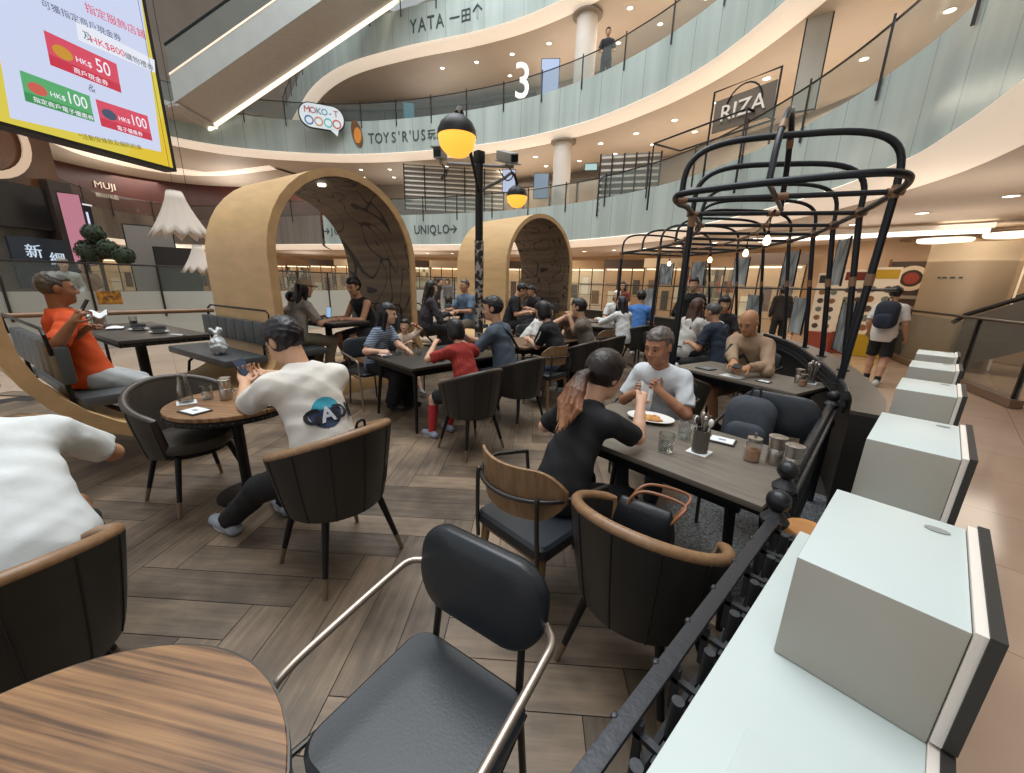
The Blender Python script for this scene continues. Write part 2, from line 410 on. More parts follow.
# ------------------------------------------------------------------ downlights
def downlights(E, d0, z, n0, n1, step, label, group, warm=True):
    src = None; k = 0
    C = resample(offs(E, d0), step)
    for i, p in enumerate(C[n0:n1]):
        if src is None:
            src = empty('ceiling_downlight', (p.x, p.y, z), 0, label, 'ceiling light', group)
            MB().lathe([(0.14, 0.0), (0.14, -0.012), (0.1, -0.016), (0.1, 0.0)], 16).build('trim_ring', M_WHITE, src)
            MB().lathe([(0.0, -0.008), (0.1, -0.008), (0.1, -0.003), (0.0, -0.003)], 16).build('diffuser', M_LAMP, src)
        else:
            c = copy_tree(src); c.location = (p.x, p.y, z)
downlights(E2, 2.4, 3.2, 2, 26, 1.6, 'small round downlight recessed in the soffit over the ground floor walkway', 'downlights over the ground floor')
downlights(E3, 1.8, 7.55, 3, 24, 1.7, 'small round downlight in the soffit of the middle gallery, nearer row', 'front downlights of the middle gallery')
downlights(E3, 3.4, 7.55, 3, 24, 1.9, 'small round downlight in the soffit of the middle gallery, back row', 'back downlights of the middle gallery')
downlights(E4, 1.7, 11.95, 4, 18, 1.9, 'small round downlight in the soffit of the top gallery, nearer row', 'front downlights of the top gallery')
downlights(E4, 3.4, 11.95, 4, 18, 1.9, 'small round downlight in the soffit of the top gallery, back row', 'back downlights of the top gallery')

# big recessed oval lamps over the corridor on the right
for (x, y, r, lab) in ((at(945, 239, 3.0).x, at(945, 239, 3.0).y, 0.62, 'left oval ceiling lamp in a recess above the gold wall panel'), (at(1018, 233, 3.0).x, at(1018, 233, 3.0).y, 0.62, 'right oval ceiling lamp in a recess above the gold wall panel')):
    t = empty('recessed_lamp', (x, y, 3.02), 0, lab, 'ceiling light')
    MB().lathe([(r + 0.25, 0.0), (r + 0.25, -0.02), (r, -0.03), (r, 0.0)], 32).build('rim', mat('lamp_recess', '#7c6654', 0.6), t)
    MB().lathe([(0.0, -0.1), (r * 0.8, -0.1), (r * 0.85, -0.07), (r * 0.85, -0.0), (0.0, -0.0)], 32).build('diffuser', mat('oval_lamp_glow', '#ffeccd', 0.5, emit=2.2), t)
# ------------------------------------------------------------------ cafe floor: worn grey-brown boards laid in herringbone
LEDGE = [(-0.28, 3.25), (-0.34, 3.75), (-0.50, 4.30), (-0.80, 5.15), (-1.40, 6.55), (-2.5, 8.0), (-4.2, 9.2), (-6.2, 9.9), (-8.2, 10.2)]
LED = resample(catmull([(p[0], p[1], 0) for p in LEDGE], 8), 0.15)
def inside(poly, x, y):
    c = False; j = len(poly) - 1
    for i in range(len(poly)):
        xi, yi = poly[i]; xj, yj = poly[j]
        if (yi > y) != (yj > y) and x < (xj - xi) * (y - yi) / (yj - yi) + xi: c = not c
        j = i
    return c
CAFE = [(-0.16, -2.6), (-0.16, 3.2)] + [(p.x + 0.1, p.y) for p in LED] + [(-10.4, 9.0), (-9.0, 4.0), (-8.3, 0), (-7.6, -3)]
def boards_mat():
    m = bpy.data.materials.new('worn_boards'); m.use_nodes = True; nt = m.node_tree; p = nt.nodes['Principled BSDF']
    uv = nt.nodes.new('ShaderNodeUVMap'); at_ = nt.nodes.new('ShaderNodeAttribute'); at_.attribute_name = 'tone'
    mp = nt.nodes.new('ShaderNodeMapping'); mp.inputs['Scale'].default_value = (2.2, 26, 1); nt.links.new(uv.outputs[0], mp.inputs[0])
    n1 = nt.nodes.new('ShaderNodeTexNoise'); n1.inputs['Scale'].default_value = 1.0; n1.inputs['Detail'].default_value = 6; n1.inputs['Roughness'].default_value = 0.65; nt.links.new(mp.outputs[0], n1.inputs['Vector'])
    tc = nt.nodes.new('ShaderNodeTexCoord'); n2 = nt.nodes.new('ShaderNodeTexNoise'); n2.inputs['Scale'].default_value = 2.6; n2.inputs['Detail'].default_value = 7; nt.links.new(tc.outputs['Object'], n2.inputs['Vector'])
    a = nt.nodes.new('ShaderNodeMath'); a.operation = 'MULTIPLY_ADD'; a.inputs[1].default_value = 0.38; nt.links.new(n1.outputs[0], a.inputs[0])
    b = nt.nodes.new('ShaderNodeMath'); b.operation = 'MULTIPLY'; b.inputs[1].default_value = 0.2; nt.links.new(at_.outputs['Fac'], b.inputs[0])
    nt.links.new(b.outputs[0], a.inputs[2])
    c = nt.nodes.new('ShaderNodeMath'); c.operation = 'MULTIPLY_ADD'; c.inputs[1].default_value = 0.62; nt.links.new(n2.outputs[0], c.inputs[0]); nt.links.new(a.outputs[0], c.inputs[2])
    r = nt.nodes.new('ShaderNodeValToRGB'); cr = r.color_ramp
    cr.elements[0].position = 0.42; cr.elements[0].color = (*srgb('#40352b'), 1); cr.elements[1].position = 0.82; cr.elements[1].color = (*srgb('#96816a'), 1)
    e = cr.elements.new(0.61); e.color = (*srgb('#6b5c4c'), 1)
    nt.links.new(c.outputs[0], r.inputs[0]); nt.links.new(r.outputs[0], p.inputs['Base Color'])
    p.inputs['Roughness'].default_value = 0.5
    bp = nt.nodes.new('ShaderNodeBump'); bp.inputs['Strength'].default_value = 0.25; bp.inputs['Distance'].default_value = 0.004
    nt.links.new(n1.outputs[0], bp.inputs['Height']); nt.links.new(bp.outputs[0], p.inputs['Normal'])
    return m
def cafe_floor():
    W, L = 0.2, 1.0; n = 5
    vs = []; fs = []; tone = []; uvs = []
    R = Matrix.Rotation(math.radians(45), 2)
    g = 0.0022
    rnd = random.Random(3)
    for k in range(-90, 90):
        for m in range(-16, 16):
            for o in (0, 1):
                if o == 0: x0, y0, sx, sy = k * W + 2 * L * m, k * W, L, W
                else: x0, y0, sx, sy = k * W + L + 2 * L * m, k * W + W - L, W, L
                if abs(x0) > 13 or abs(y0) > 13: continue
                c = R @ Vector((x0 + sx / 2, y0 + sy / 2)); c = (c.x - 4.0, c.y + 3.5)
                if not inside(CAFE, *c): continue
                b = len(vs); off = rnd.random() * 50
                for (u, v) in ((g, g), (sx - g, g), (sx - g, sy - g), (g, sy - g)):
                    q = R @ Vector((x0 + u, y0 + v)); vs.append((q.x - 4.0, q.y + 3.5, 0.004))
                    uvs.append((u + off, v + off) if o == 0 else (v + off, u + off))
                fs.append((b, b + 1, b + 2, b + 3)); tone.append(rnd.random())
    me = bpy.data.meshes.new('floor_cafe'); me.from_pydata(vs, [], fs); me.materials.append(boards_mat())
    a = me.attributes.new('tone', 'FLOAT', 'FACE'); a.data.foreach_set('value', tone)
    uv = me.uv_layers.new(name='UVMap')
    for lp in me.loops: uv.data[lp.index].uv = uvs[lp.vertex_index]
    o = bpy.data.objects.new('floor_cafe', me); link(o); tag(o, kind='structure')
    mb = MB(); mb.add([(x, y, -0.006) for x, y in CAFE], [tuple(range(len(CAFE)))]); mb.add([(x, y, 0.0005) for x, y in CAFE], [tuple(range(len(CAFE)))])
    tag(mb.build('floor_underlay', mat('dark_underlay', '#2a2420', 0.8)), kind='structure')
cafe_floor()
# pale stone strip and speckled terrazzo inlay under the tables by the railing
tag(MB().box((-0.62, 2.78, 0.006), (0.95, 1.9, 0.006)).build('trim_10', mat('speckled_terrazzo', '#8f9294', 0.4, col2='#2c2f32', scale=70, detail=2)), kind='structure')
tag(MB().box((-0.62, 1.80, 0.007), (0.95, 0.07, 0.008)).build('trim_11', mat('pale_strip', '#b7a58e', 0.4)), kind='structure')

# ------------------------------------------------------------------ dark curved ledge wall
M_LEDGE = mat('dark_stained_ledge', '#4a4742', 0.35, var=0.15, scale=6)
M_LEDGEW = mat('black_panel', '#23211f', 0.45, var=0.2, scale=3)
M_IRON = mat('blackened_iron', '#3a3c40', 0.42, 0.5, bump=0.15, bscale=60)
def ledge():
    root = empty('curved_ledge_wall', (LED[0].x, LED[0].y, 0), 0, 'dark curved low wall with broad ledge carrying the black pergola posts', 'low wall')
    n = len(LED); wd = [0.16 + 0.14 * min(1, i / 14) for i in range(n)]
    O = [offs(LED, w)[i] for i, w in enumerate(wd)]
    # run direction goes away from the camera, so 'right of travel' is the mall side
    def slab(z0, z1, ins):
        mb = MB(); vs = []; fs = []
        for i in range(n):
            a = LED[i].lerp(O[i], ins); b = O[i].lerp(LED[i], ins)
            for p, z in ((a, z0), (b, z0), (b, z1), (a, z1)): vs.append((p.x - LED[0].x, p.y - LED[0].y, z))
        for i in range(n - 1):
            for k in range(4): fs.append((i * 4 + k, i * 4 + (k + 1) % 4, (i + 1) * 4 + (k + 1) % 4, (i + 1) * 4 + k))
        fs += [(3, 2, 1, 0), tuple((n - 1) * 4 + k for k in range(4))]
        return mb.add(vs, fs)
    slab(0.0, 0.825, 0.06).build('wall_panel', M_LEDGEW, root)
    slab(0.826, 0.85, 0.0).build('ledge_top', M_LEDGE, root)
    # ornamental iron band along the inner side
    IN = offs(LED[2:30], -0.035); mb = MB()
    mb.tube([(p.x - LED[0].x, p.y - LED[0].y, 0.90) for p in IN], 0.016, 8)
    mb.tube([(p.x - LED[0].x, p.y - LED[0].y, 0.76) for p in IN], 0.012, 8)
    for p in resample(IN, 0.075): mb.lathe([(0.006, 0.76), (0.02, 0.80), (0.008, 0.83), (0.02, 0.86), (0.006, 0.90)], 8, Matrix.Translation((p.x - LED[0].x, p.y - LED[0].y, 0)))
    mb.build('iron_band', M_IRON, root)
ledge()

# ------------------------------------------------------------------ iron railing beside the near tables
def iron_railing():
    A = Vector((-0.222, -0.25, 0)); B = Vector((-0.245, 1.44, 0))
    root = empty('iron_railing', (A.x, A.y, 0), 0, 'black flat-bar iron railing with bolts beside the white counter', 'railing')
    def L(x, y, z): return (x - A.x, y - A.y, z)
    mid = (A + B) / 2
    MB().box(L(mid.x, mid.y, 0.835), (0.034, 1.72, 0.014), bev=0.003, rz=0.012).build('top_bar', M_IRON, root)
    MB().box(L(mid.x + 0.03, mid.y, 0.72), (0.012, 1.70, 0.03), rz=0.012).build('lower_bar', M_IRON, root)
    nb = 11
    for i in range(nb):
        y = -0.15 + 1.55 * i / (nb - 1); x = A.x - 0.02 * (y - A.y) / 1.7
        s = MB(); s.lathe([(0.012, 0), (0.014, 0.1), (0.034, 0.28), (0.042, 0.45), (0.034, 0.6), (0.016, 0.72), (0.012, 0.826)], 12, Matrix.Translation(L(x + 0.045, y, 0)))
        s.build('baluster', M_IRON, root)
        b = MB(); b.box(L(x + 0.03, y + 0.07, 0.79), (0.055, 0.014, 0.012)); b.box(L(x + 0.012, y + 0.07, 0.765), (0.014, 0.014, 0.11)); b.box(L(x + 0.055, y + 0.07, 0.775), (0.012, 0.05, 0.03))
        b.build('bracket', M_IRON, root)
        MB().sphere(L(x - 0.019, y + 0.03, 0.838), 0.010, 8, sc=(0.7, 1, 0.8)).build('bolt', M_IRON, root)
iron_railing()
def balustrade():
    root = empty('spindle_balustrade', (-0.30, 1.5, 0), 0, 'black balustrade with lumpy rope rail between ball finials beside dining table', 'balustrade')
    for (x, y, h) in ((-0.255, 1.53, 0.90), (-0.30, 1.84, 0.90), (-0.415, 3.56, 0.885)):
        post = MB(); T = Matrix.Translation((x + 0.30, y - 1.5, 0))
        post.lathe([(0.035, 0.0), (0.035, 0.62), (0.045, 0.64), (0.045, 0.67), (0.028, 0.70), (0.028, 0.76), (0.043, 0.785), (0.046, 0.80), (0.03, 0.82), (0.018, 0.835)], 18, T)
        po = post.build('newel_post', M_IRON, root)
        MB().sphere((x + 0.30, y - 1.5, h - 0.026), 0.040, 18).build('ball_finial', mat('black_ball', '#26272a', 0.35, 0.3), po)
    a = Vector((0.0, 0.38, 0.79)); b = Vector((-0.115, 2.03, 0.79))
    N = 44; pts = [a.lerp(b, i / N) for i in range(N + 1)]
    MB().tube(pts, [0.016 + 0.010 * (i % 2) for i in range(N + 1)], 10).build('rope_rail', M_IRON, root)
    MB().tube([p + Vector((0.03, 0, -0.03)) for p in pts], 0.014, 8).build('back_rail', M_IRON, root)
    MB().tube([p + Vector((0.0, 0, -0.66)) for p in pts], 0.014, 8).build('bottom_rail', M_IRON, root)
    for i in range(0, N + 1, 3):
        MB().lathe([(0.009, 0.12), (0.02, 0.25), (0.009, 0.33), (0.022, 0.45), (0.009, 0.57), (0.02, 0.68), (0.009, 0.79)], 10, Matrix.Translation((pts[i].x, pts[i].y, 0))).build('spindle', M_IRON, root)
balustrade()
# small wooden stool between the railing and the white counter
t = empty('wooden_stool', (-0.235, 1.42, 0), 0, 'round orange-brown wooden stool top tucked behind the white counter', 'stool')
# (placed on the mall side so that only its top shows)
t.location = (-0.165, 1.62, 0)
MB().lathe([(0.0, 0.70), (0.07, 0.70), (0.085, 0.72), (0.085, 0.745), (0.07, 0.765), (0.0, 0.768)], 24).build('seat', mat('honey_wood', '#a8733f', 0.45, var=0.2, scale=12), t)
for k in range(3):
    a = k * 2.1
    MB().tube([(0.045 * math.cos(a), 0.045 * math.sin(a), 0.72), (0.07 * math.cos(a), 0.07 * math.sin(a), 0.0)], 0.011, 8).build('leg', M_BLACK, t)

# ------------------------------------------------------------------ stepped white counter
M_LAMW = mat('white_laminate', '#c2cdcb', 0.38, var=0.025, scale=3)
M_LAMS = mat('grey_laminate', '#a8a49a', 0.42, var=0.03, scale=3)  # white laminate with the shade on its upright faces put into the colour
M_TRIM = mat('off_white_edge', '#e4dcd2', 0.4)
def stepped_counter():
    root = empty('stepped_counter', (-0.12, 0.3, 0), 0, 'white stepped counter of raised boxes running beside the black railing', 'counter')
    x0, x1 = -0.165, 0.135; Y0, Y1 = -0.4, 5.6; ox, oy = 0.12, -0.3
    MB().box(((x0 + x1) / 2 + ox + 0.04, (Y0 + Y1) / 2 + oy, 0.415), (x1 - x0 - 0.08, Y1 - Y0 - 0.02, 0.83)).build('plinth', M_LAMS, root)
    slab = MB(); slab.box((x0 / 2 + x1 / 2 + ox, (Y0 + 1.42) / 2 + oy, 0.84), (x1 - x0, 1.42 - Y0, 0.022), bev=0.003)
    slab.box((-0.09 / 2 + x1 / 2 + ox, (1.42 + Y1) / 2 + oy, 0.84), (x1 + 0.09, Y1 - 1.42, 0.022), bev=0.003)
    slab.build('counter_top', M_LAMW, root)
    MB().box((0.02 + ox, 0.2 + oy, 0.853), (0.2, 0.9, 0.004), bev=0.001).build('inset_panel', M_LAMW, root)
    fr = [(0.86, 1.27), (1.82, 2.30), (2.95, 3.38), (3.95, 4.35), (4.85, 5.25)]
    prof = [(Y0, 0.852)]
    for a, b in fr:
        w = MB(); T = Matrix.Translation((0.02 + ox, (a + b) / 2 + oy, 0.971))
        w.cur = 0; w.box((0, 0, 0), (0.228, b - a, 0.238), T, bev=0.004)
        o = w.build('raised_box', [M_LAMS, M_LAMW], root)
        for f in o.data.polygons: f.material_index = 1 if f.normal.z > 0.7 else 0  # tops take the lit tone, sides the shaded one
        h = MB().lathe([(0.0, 0.0), (0.012, 0.0), (0.013, 0.0015), (0.0, 0.002)], 14, Matrix.Translation((0.09 + ox, b - 0.06 + oy, 1.0905)), sx=1.6)
        h.build('screw_cover', mat('grey_plug', '#8c908e', 0.5), o)
        prof += [(a, 0.852), (a, 1.092), (b, 1.092), (b, 0.852)]
    prof.append((Y1, 0.852))
    # edge panel following the steps, thick white lip with a black back
    def panel(xa, xb, dz, nm, m):
        mb = MB(); n = len(prof); vs = []; fs = []
        for x in (xa, xb):
            for (y, z) in prof:
                grow = 0
                vs.append((x + ox, y + oy + grow, z + dz))
        for x in (xa, xb):
            for (y, z) in prof: vs.append((x + ox, y + oy, 0.0))
        fs = []
        for i in range(n - 1):
            fs.append((i, i + 1, n + i + 1, n + i))
            fs.append((2 * n + i, i, i + 1, 2 * n + i + 1) if False else (i, 2 * n + i, 2 * n + i + 1, i + 1))
            fs.append((n + i, n + i + 1, 3 * n + i + 1, 3 * n + i))
        fs += [(0, n, 3 * n, 2 * n), (n - 1, 3 * n - 1, 4 * n - 1, 2 * n - 1)]
        mb.add(vs, fs); return mb.build(nm, m, root, fix=False, ang=20)
    def steps(xa, xb, g, nm, m):
        """solid blocks under the stepped outline, grown by g around every box"""
        mb = MB(); mb.box(((xa + xb) / 2 + ox, (Y0 + Y1) / 2 + oy, (0.852 + g) / 2), (xb - xa, Y1 - Y0, 0.852 + g))
        for a, b in fr: mb.box(((xa + xb) / 2 + ox, (a + b) / 2 + oy, (1.092 + g + 0.86 + g) / 2), (xb - xa, b - a + 2 * g, 0.232))
        return mb.build(nm, m, root)
    steps(0.135, 0.149, 0.005, 'edge_lip', M_TRIM)
    steps(0.149, 0.166, 0.010, 'edge_back', mat('black_rubber_edge', '#2c2a27', 0.6))
stepped_counter()

# ------------------------------------------------------------------ black tube pergola over the tables by the ledge
M_TUBE = mat('black_pergola_tube', '#20242a', 0.35, 0.35)
M_JOINT = mat('copper_tape_joint', '#8a6a52', 0.5, 0.2)
def pergola():
    root = empty('tube_pergola', (-1.1, 3.4, 0), 0, 'black tube pergola of arched hoops with copper joints over tables by the ledge', 'pergola')
    def Lc(p): return Vector((p[0] + 1.1, p[1] - 3.4, p[2]))
    out = resample(catmull([(-0.42, 4.05, 0), (-0.60, 4.6, 0), (-0.88, 5.3, 0), (-1.55, 6.75, 0), (-2.7, 8.1, 0), (-4.3, 9.1, 0)], 8), 0.1)
    inn = resample(catmull([(-1.66, 3.35, 0), (-1.82, 3.9, 0), (-2.2, 5.0, 0), (-2.9, 6.1, 0), (-3.8, 7.0, 0), (-5.0, 7.7, 0)], 8), 0.1)
    def pick(c, t): return c[min(len(c) - 1, int(round(t * (len(c) - 1))))]
    zr = 2.3
    # ring at the near end and its long sides
    n0 = 0.05
    arc = catmull([Vector((p[0], p[1], zr)) for p in ((-1.74, 3.5), (-1.66, 3.25), (-1.5, 3.12), (-1.0, 3.18), (-0.5, 3.33), (-0.34, 3.5), (-0.34, 3.78), (-0.44, 4.15))], 6)
    full = [Vector((p.x, p.y, zr)) for p in reversed(inn)][:-3] + arc + [Vector((p.x, p.y, zr)) for p in out[3:]]
    MB().tube([Lc(p) for p in full], 0.024, 10).build('ring_rail', M_TUBE, root)
    ts = [0.0, 0.13, 0.26, 0.38, 0.5, 0.62, 0.74, 0.86, 1.0]
    for i, t in enumerate(ts):
        a = pick(inn, t); b = pick(out, t); a = Vector((a.x, a.y, zr)); b = Vector((b.x, b.y, zr))
        o = MB().tube([Lc(a), Lc(b)], 0.02, 8).build('cross_bar', M_TUBE, root)
        w = (b - a); h = 0.42 if i < 3 else 0.40
        pts = []
        for k in range(25):      # flat-topped hoop
            s = -1 + 2 * k / 24; e = math.copysign(abs(math.sin(s * PI / 2)) ** 0.55, s); zz = h * max(0, math.cos(s * PI / 2)) ** 0.5
            pts.append(a + w * (0.5 + 0.5 * e) + Vector((0, 0, zz)))
        MB().tube([Lc(p) for p in pts], 0.024 if i < 2 else 0.02, 10).build('hoop', M_TUBE, root)
        for q in (0.0, 0.5, 1.0):
            c = a + w * q; MB().tube([Lc(c - w * 0.035), Lc(c + w * 0.035)], 0.027, 10).build('joint', M_JOINT, o)
        zb = 0.85 if 0 < i else 0.85
        # posts: outer ones stand on the ledge, inner ones on the floor
        if i in (0, 1, 2, 3, 4, 5, 6, 7):
            foot = Vector((b.x, b.y, 0.85)); dfoot = offs(LED, 0.14); best = min(dfoot, key=lambda p: (p.x - b.x) ** 2 + (p.y - b.y) ** 2)
            foot = Vector((best.x, best.y, 0.85)) if i else Vector((-0.46, 4.07, 0.85))
            po = MB().tube([Lc(foot), Lc(Vector((foot.x, foot.y, 0.9)).lerp(b, 0.02)), Lc(b)], 0.026, 10).build('post', M_TUBE, root)
            MB().lathe([(0.05, 0.0), (0.05, 0.012), (0.0, 0.012)], 16, Matrix.Translation(Lc(foot))).build('foot_plate', M_TUBE, po)
            for zz in (0.55, 0.97):
                c = foot.lerp(b, zz); MB().tube([Lc(c), Lc(c + (b - foot) * 0.06)], 0.029, 10).build('joint', M_JOINT, po)
        if i in (1, 4, 6, 8):
            foot = Vector((a.x, a.y, 0.004))
            po = MB().tube([Lc(foot), Lc(a)], 0.032, 10).build('post', M_TUBE, root)
            MB().lathe([(0.06, 0.0), (0.06, 0.012), (0.0, 0.012)], 16, Matrix.Translation(Lc(foot))).build('foot_plate', M_TUBE, po)
            MB().tube([Lc(a - Vector((0, 0, 0.12))), Lc(a - Vector((0, 0, 0.01)))], 0.035, 10).build('joint', M_JOINT, po)
    # one narrow lengthwise hoop at the near end, ridge tube and middle rail
    c0 = (pick(inn, 0.02) + pick(out, 0.02)) / 2; c1 = (pick(inn, 0.14) + pick(out, 0.14)) / 2
    c0 = Vector((-0.98, 3.19, zr)); c1 = Vector((-1.16, 4.2, zr)); pts = []
    for k in range(21):
        s = k / 20; pts.append(c0.lerp(c1, s) + Vector((0, 0, 0.58 * math.sin(PI * s) ** 0.6)))
    MB().tube([Lc(p) for p in pts], 0.022, 10).build('lengthwise_hoop', M_TUBE, root)
    for k in (4, 16): MB().tube([Lc(pts[k - 1]), Lc(pts[k])], 0.026, 10).build('joint', M_JOINT, root)
    MB().tube([Lc(c0), Lc(c1 + (c1 - c0) * 0.1)], 0.018, 8).build('cross_bar', M_TUBE, root)
    mid = [((pick(inn, t) + pick(out, t)) / 2) for t in [0.1 + 0.9 * k / 20 for k in range(21)]]
    MB().tube([Lc((p.x, p.y, zr)) for p in mid], 0.014, 8).build('middle_rail', M_TUBE, root)
    O2 = offs(LED, 0.14)
    MB().tube([Lc((p.x, p.y, 1.62)) for p in O2[5:]], 0.013, 8).build('side_rail', M_TUBE, root)
    # bulbs hanging under the middle rail are lamps of their own
    src = None
    for t, lab in ((0.16, 'bare bulb hanging nearest under the black pergola'), (0.42, 'bare bulb hanging under the pergola behind the nearest one'), (0.66, 'bare bulb under the pergola above the woman in white'), (0.9, 'bare bulb at the far end of the pergola')):
        p = (pick(inn, t) + pick(out, t)) / 2
        b = empty('hanging_bulb', (p.x, p.y, zr - 0.012), 0, lab, 'light bulb', 'bulbs under the pergola')
        MB().tube([(0, 0, 0), (0, 0, -0.12)], 0.006, 6).build('cord', M_BLACK, b)
        MB().lathe([(0.0, -0.12), (0.016, -0.12), (0.018, -0.16), (0.0, -0.16)], 12).build('socket', M_BLACK, b)
        MB().lathe([(0.014, -0.16), (0.03, -0.19), (0.036, -0.22), (0.025, -0.25), (0.0, -0.258)], 14).build('bulb', mat('bulb_glow', '#ffe2b4', 0.4, emit=5), b)
pergola()
# grey abstract picture panels fixed between the ledge posts
def art_mat(name, a, b, sc, ang):
    m = mat(name, a, 0.4, col2=b, scale=sc, stretch=(1.0, 1.0, 0.35), detail=6); return m
O2 = offs(LED, 0.14)
ARTS = [(841, 249, 1.92, 0), (788, 259, 1.92, 1), (741, 263, 1.92, 2), (697, 264, 1.92, 0), (665, 262, 1.92, 1), (842, 333, 1.25, 1), (800, 316, 1.25, 2), (755, 303, 1.25, 0), (651, 291, 1.3, 2)]
ALAB = ['grey abstract picture panel high on the nearest ledge post', 'dark mottled picture panel, second of the upper row by the ledge', 'grey streaked picture panel, third of the upper row by the ledge', 'dark picture panel, fourth of the upper row by the ledge', 'dark picture panel, last and smallest of the upper row by the ledge',
        'tall grey picture panel low between the two nearest ledge posts', 'grey wavy picture panel, second of the lower row on the ledge', 'pale picture panel, third of the lower row behind the bald man', 'pale misty picture panel, last of the lower row on the ledge']
for (px, py, z, k), lab in zip(ARTS, ALAB):
    i = min(range(len(O2) - 1), key=lambda q: abs(proj((O2[q].x, O2[q].y, z))[0] - px) if (O2[q] - CC).dot(CF) > 0.5 else 1e9)
    p = O2[i]; d = (O2[i + 1] - O2[i]).normalized()
    w, h = (0.42, 0.5)
    t = empty('picture_panel', (p.x, p.y, z), math.atan2(d.y, d.x), lab, 'picture', 'picture panels along the ledge')
    MB().box((0, 0, 0), (w, 0.012, h)).build('panel', art_mat('abstract_print_%d' % k, ['#a9b0b0', '#989e9e', '#bcc2c0'][k], ['#2c3032', '#383c3e', '#4a4f50'][k], [7, 14, 5][k], 0), t)
    for sx in (-1, 1): MB().box((sx * (w / 2 + 0.006), 0, 0), (0.014, 0.02, h + 0.03)).build('frame_bar', M_TUBE, t)
# ------------------------------------------------------------------ timber arches with booths, on a low wooden platform
M_PLY = mat('pale_plywood', '#cba878', 0.5, var=0.08, scale=2.2, stretch=(0.5, 4, 4), bump=0.05)
M_PLYE = mat('plywood_edge', '#bd9a6e', 0.55, var=0.12, scale=6)
def lining_mat():
    m = mat('painted_lining', '#85705a', 0.6, col2='#63513f', scale=1.2, stretch=(0.3, 0.3, 9)); nt = m.node_tree; p = nt.nodes['Principled BSDF']
    src = p.inputs['Base Color'].links[0].from_socket
    tc = nt.nodes.new('ShaderNodeTexCoord'); w = nt.nodes.new('ShaderNodeTexNoise'); w.inputs['Scale'].default_value = 1.0; w.inputs['Detail'].default_value = 1.5; w.inputs['Distortion'].default_value = 1.2
    nt.links.new(tc.outputs['Object'], w.inputs['Vector'])
    k = nt.nodes.new('ShaderNodeMath'); k.operation = 'MULTIPLY'; k.inputs[1].default_value = 7.0; nt.links.new(w.outputs[0], k.inputs[0])
    f = nt.nodes.new('ShaderNodeMath'); f.operation = 'FRACT'; nt.links.new(k.outputs[0], f.inputs[0])
    l = nt.nodes.new('ShaderNodeMath'); l.operation = 'LESS_THAN'; l.inputs[1].default_value = 0.12; nt.links.new(f.outputs[0], l.inputs[0])
    mx = nt.nodes.new('ShaderNodeMix'); mx.data_type = 'RGBA'; mx.inputs[7].default_value = (*srgb('#2a1c18'), 1)
    nt.links.new(l.outputs[0], mx.inputs[0]); nt.links.new(src, mx.inputs[6]); nt.links.new(mx.outputs[2], p.inputs['Base Color']); return m
M_LINING = lining_mat()
PLZ = 0.24
def arch_profile(W, H, flareL, flareR, n=20, fr=0.62):
    """centre line of the bent timber in (w, z)"""
    R = W / 2; zs = H - R * 1.02; pts = []
    if flareL: pts += [(-fr - 0.35, PLZ)] + [(-fr + fr * math.sin(a), PLZ + fr - fr * math.cos(a)) for a in [PI / 2 * k / 8 for k in range(9)]]
    else: pts += [(0, PLZ)]
    pts += [(0, PLZ + fr + (zs - PLZ - fr) * k / 4) for k in range(1, 4)]
    pts += [(R - R * math.cos(PI * k / n), zs + R * 1.02 * math.sin(PI * k / n)) for k in range(n + 1)]
    pts += [(W, zs + (PLZ + fr - zs) * k / 4) for k in range(1, 4)]
    if flareR: pts += [(W + fr - fr * math.cos(a), PLZ + fr - fr * math.sin(a)) for a in [PI / 2 * k / 8 for k in range(9)]] + [(W + fr + 0.35, PLZ)]
    else: pts += [(W, PLZ)]
    return pts
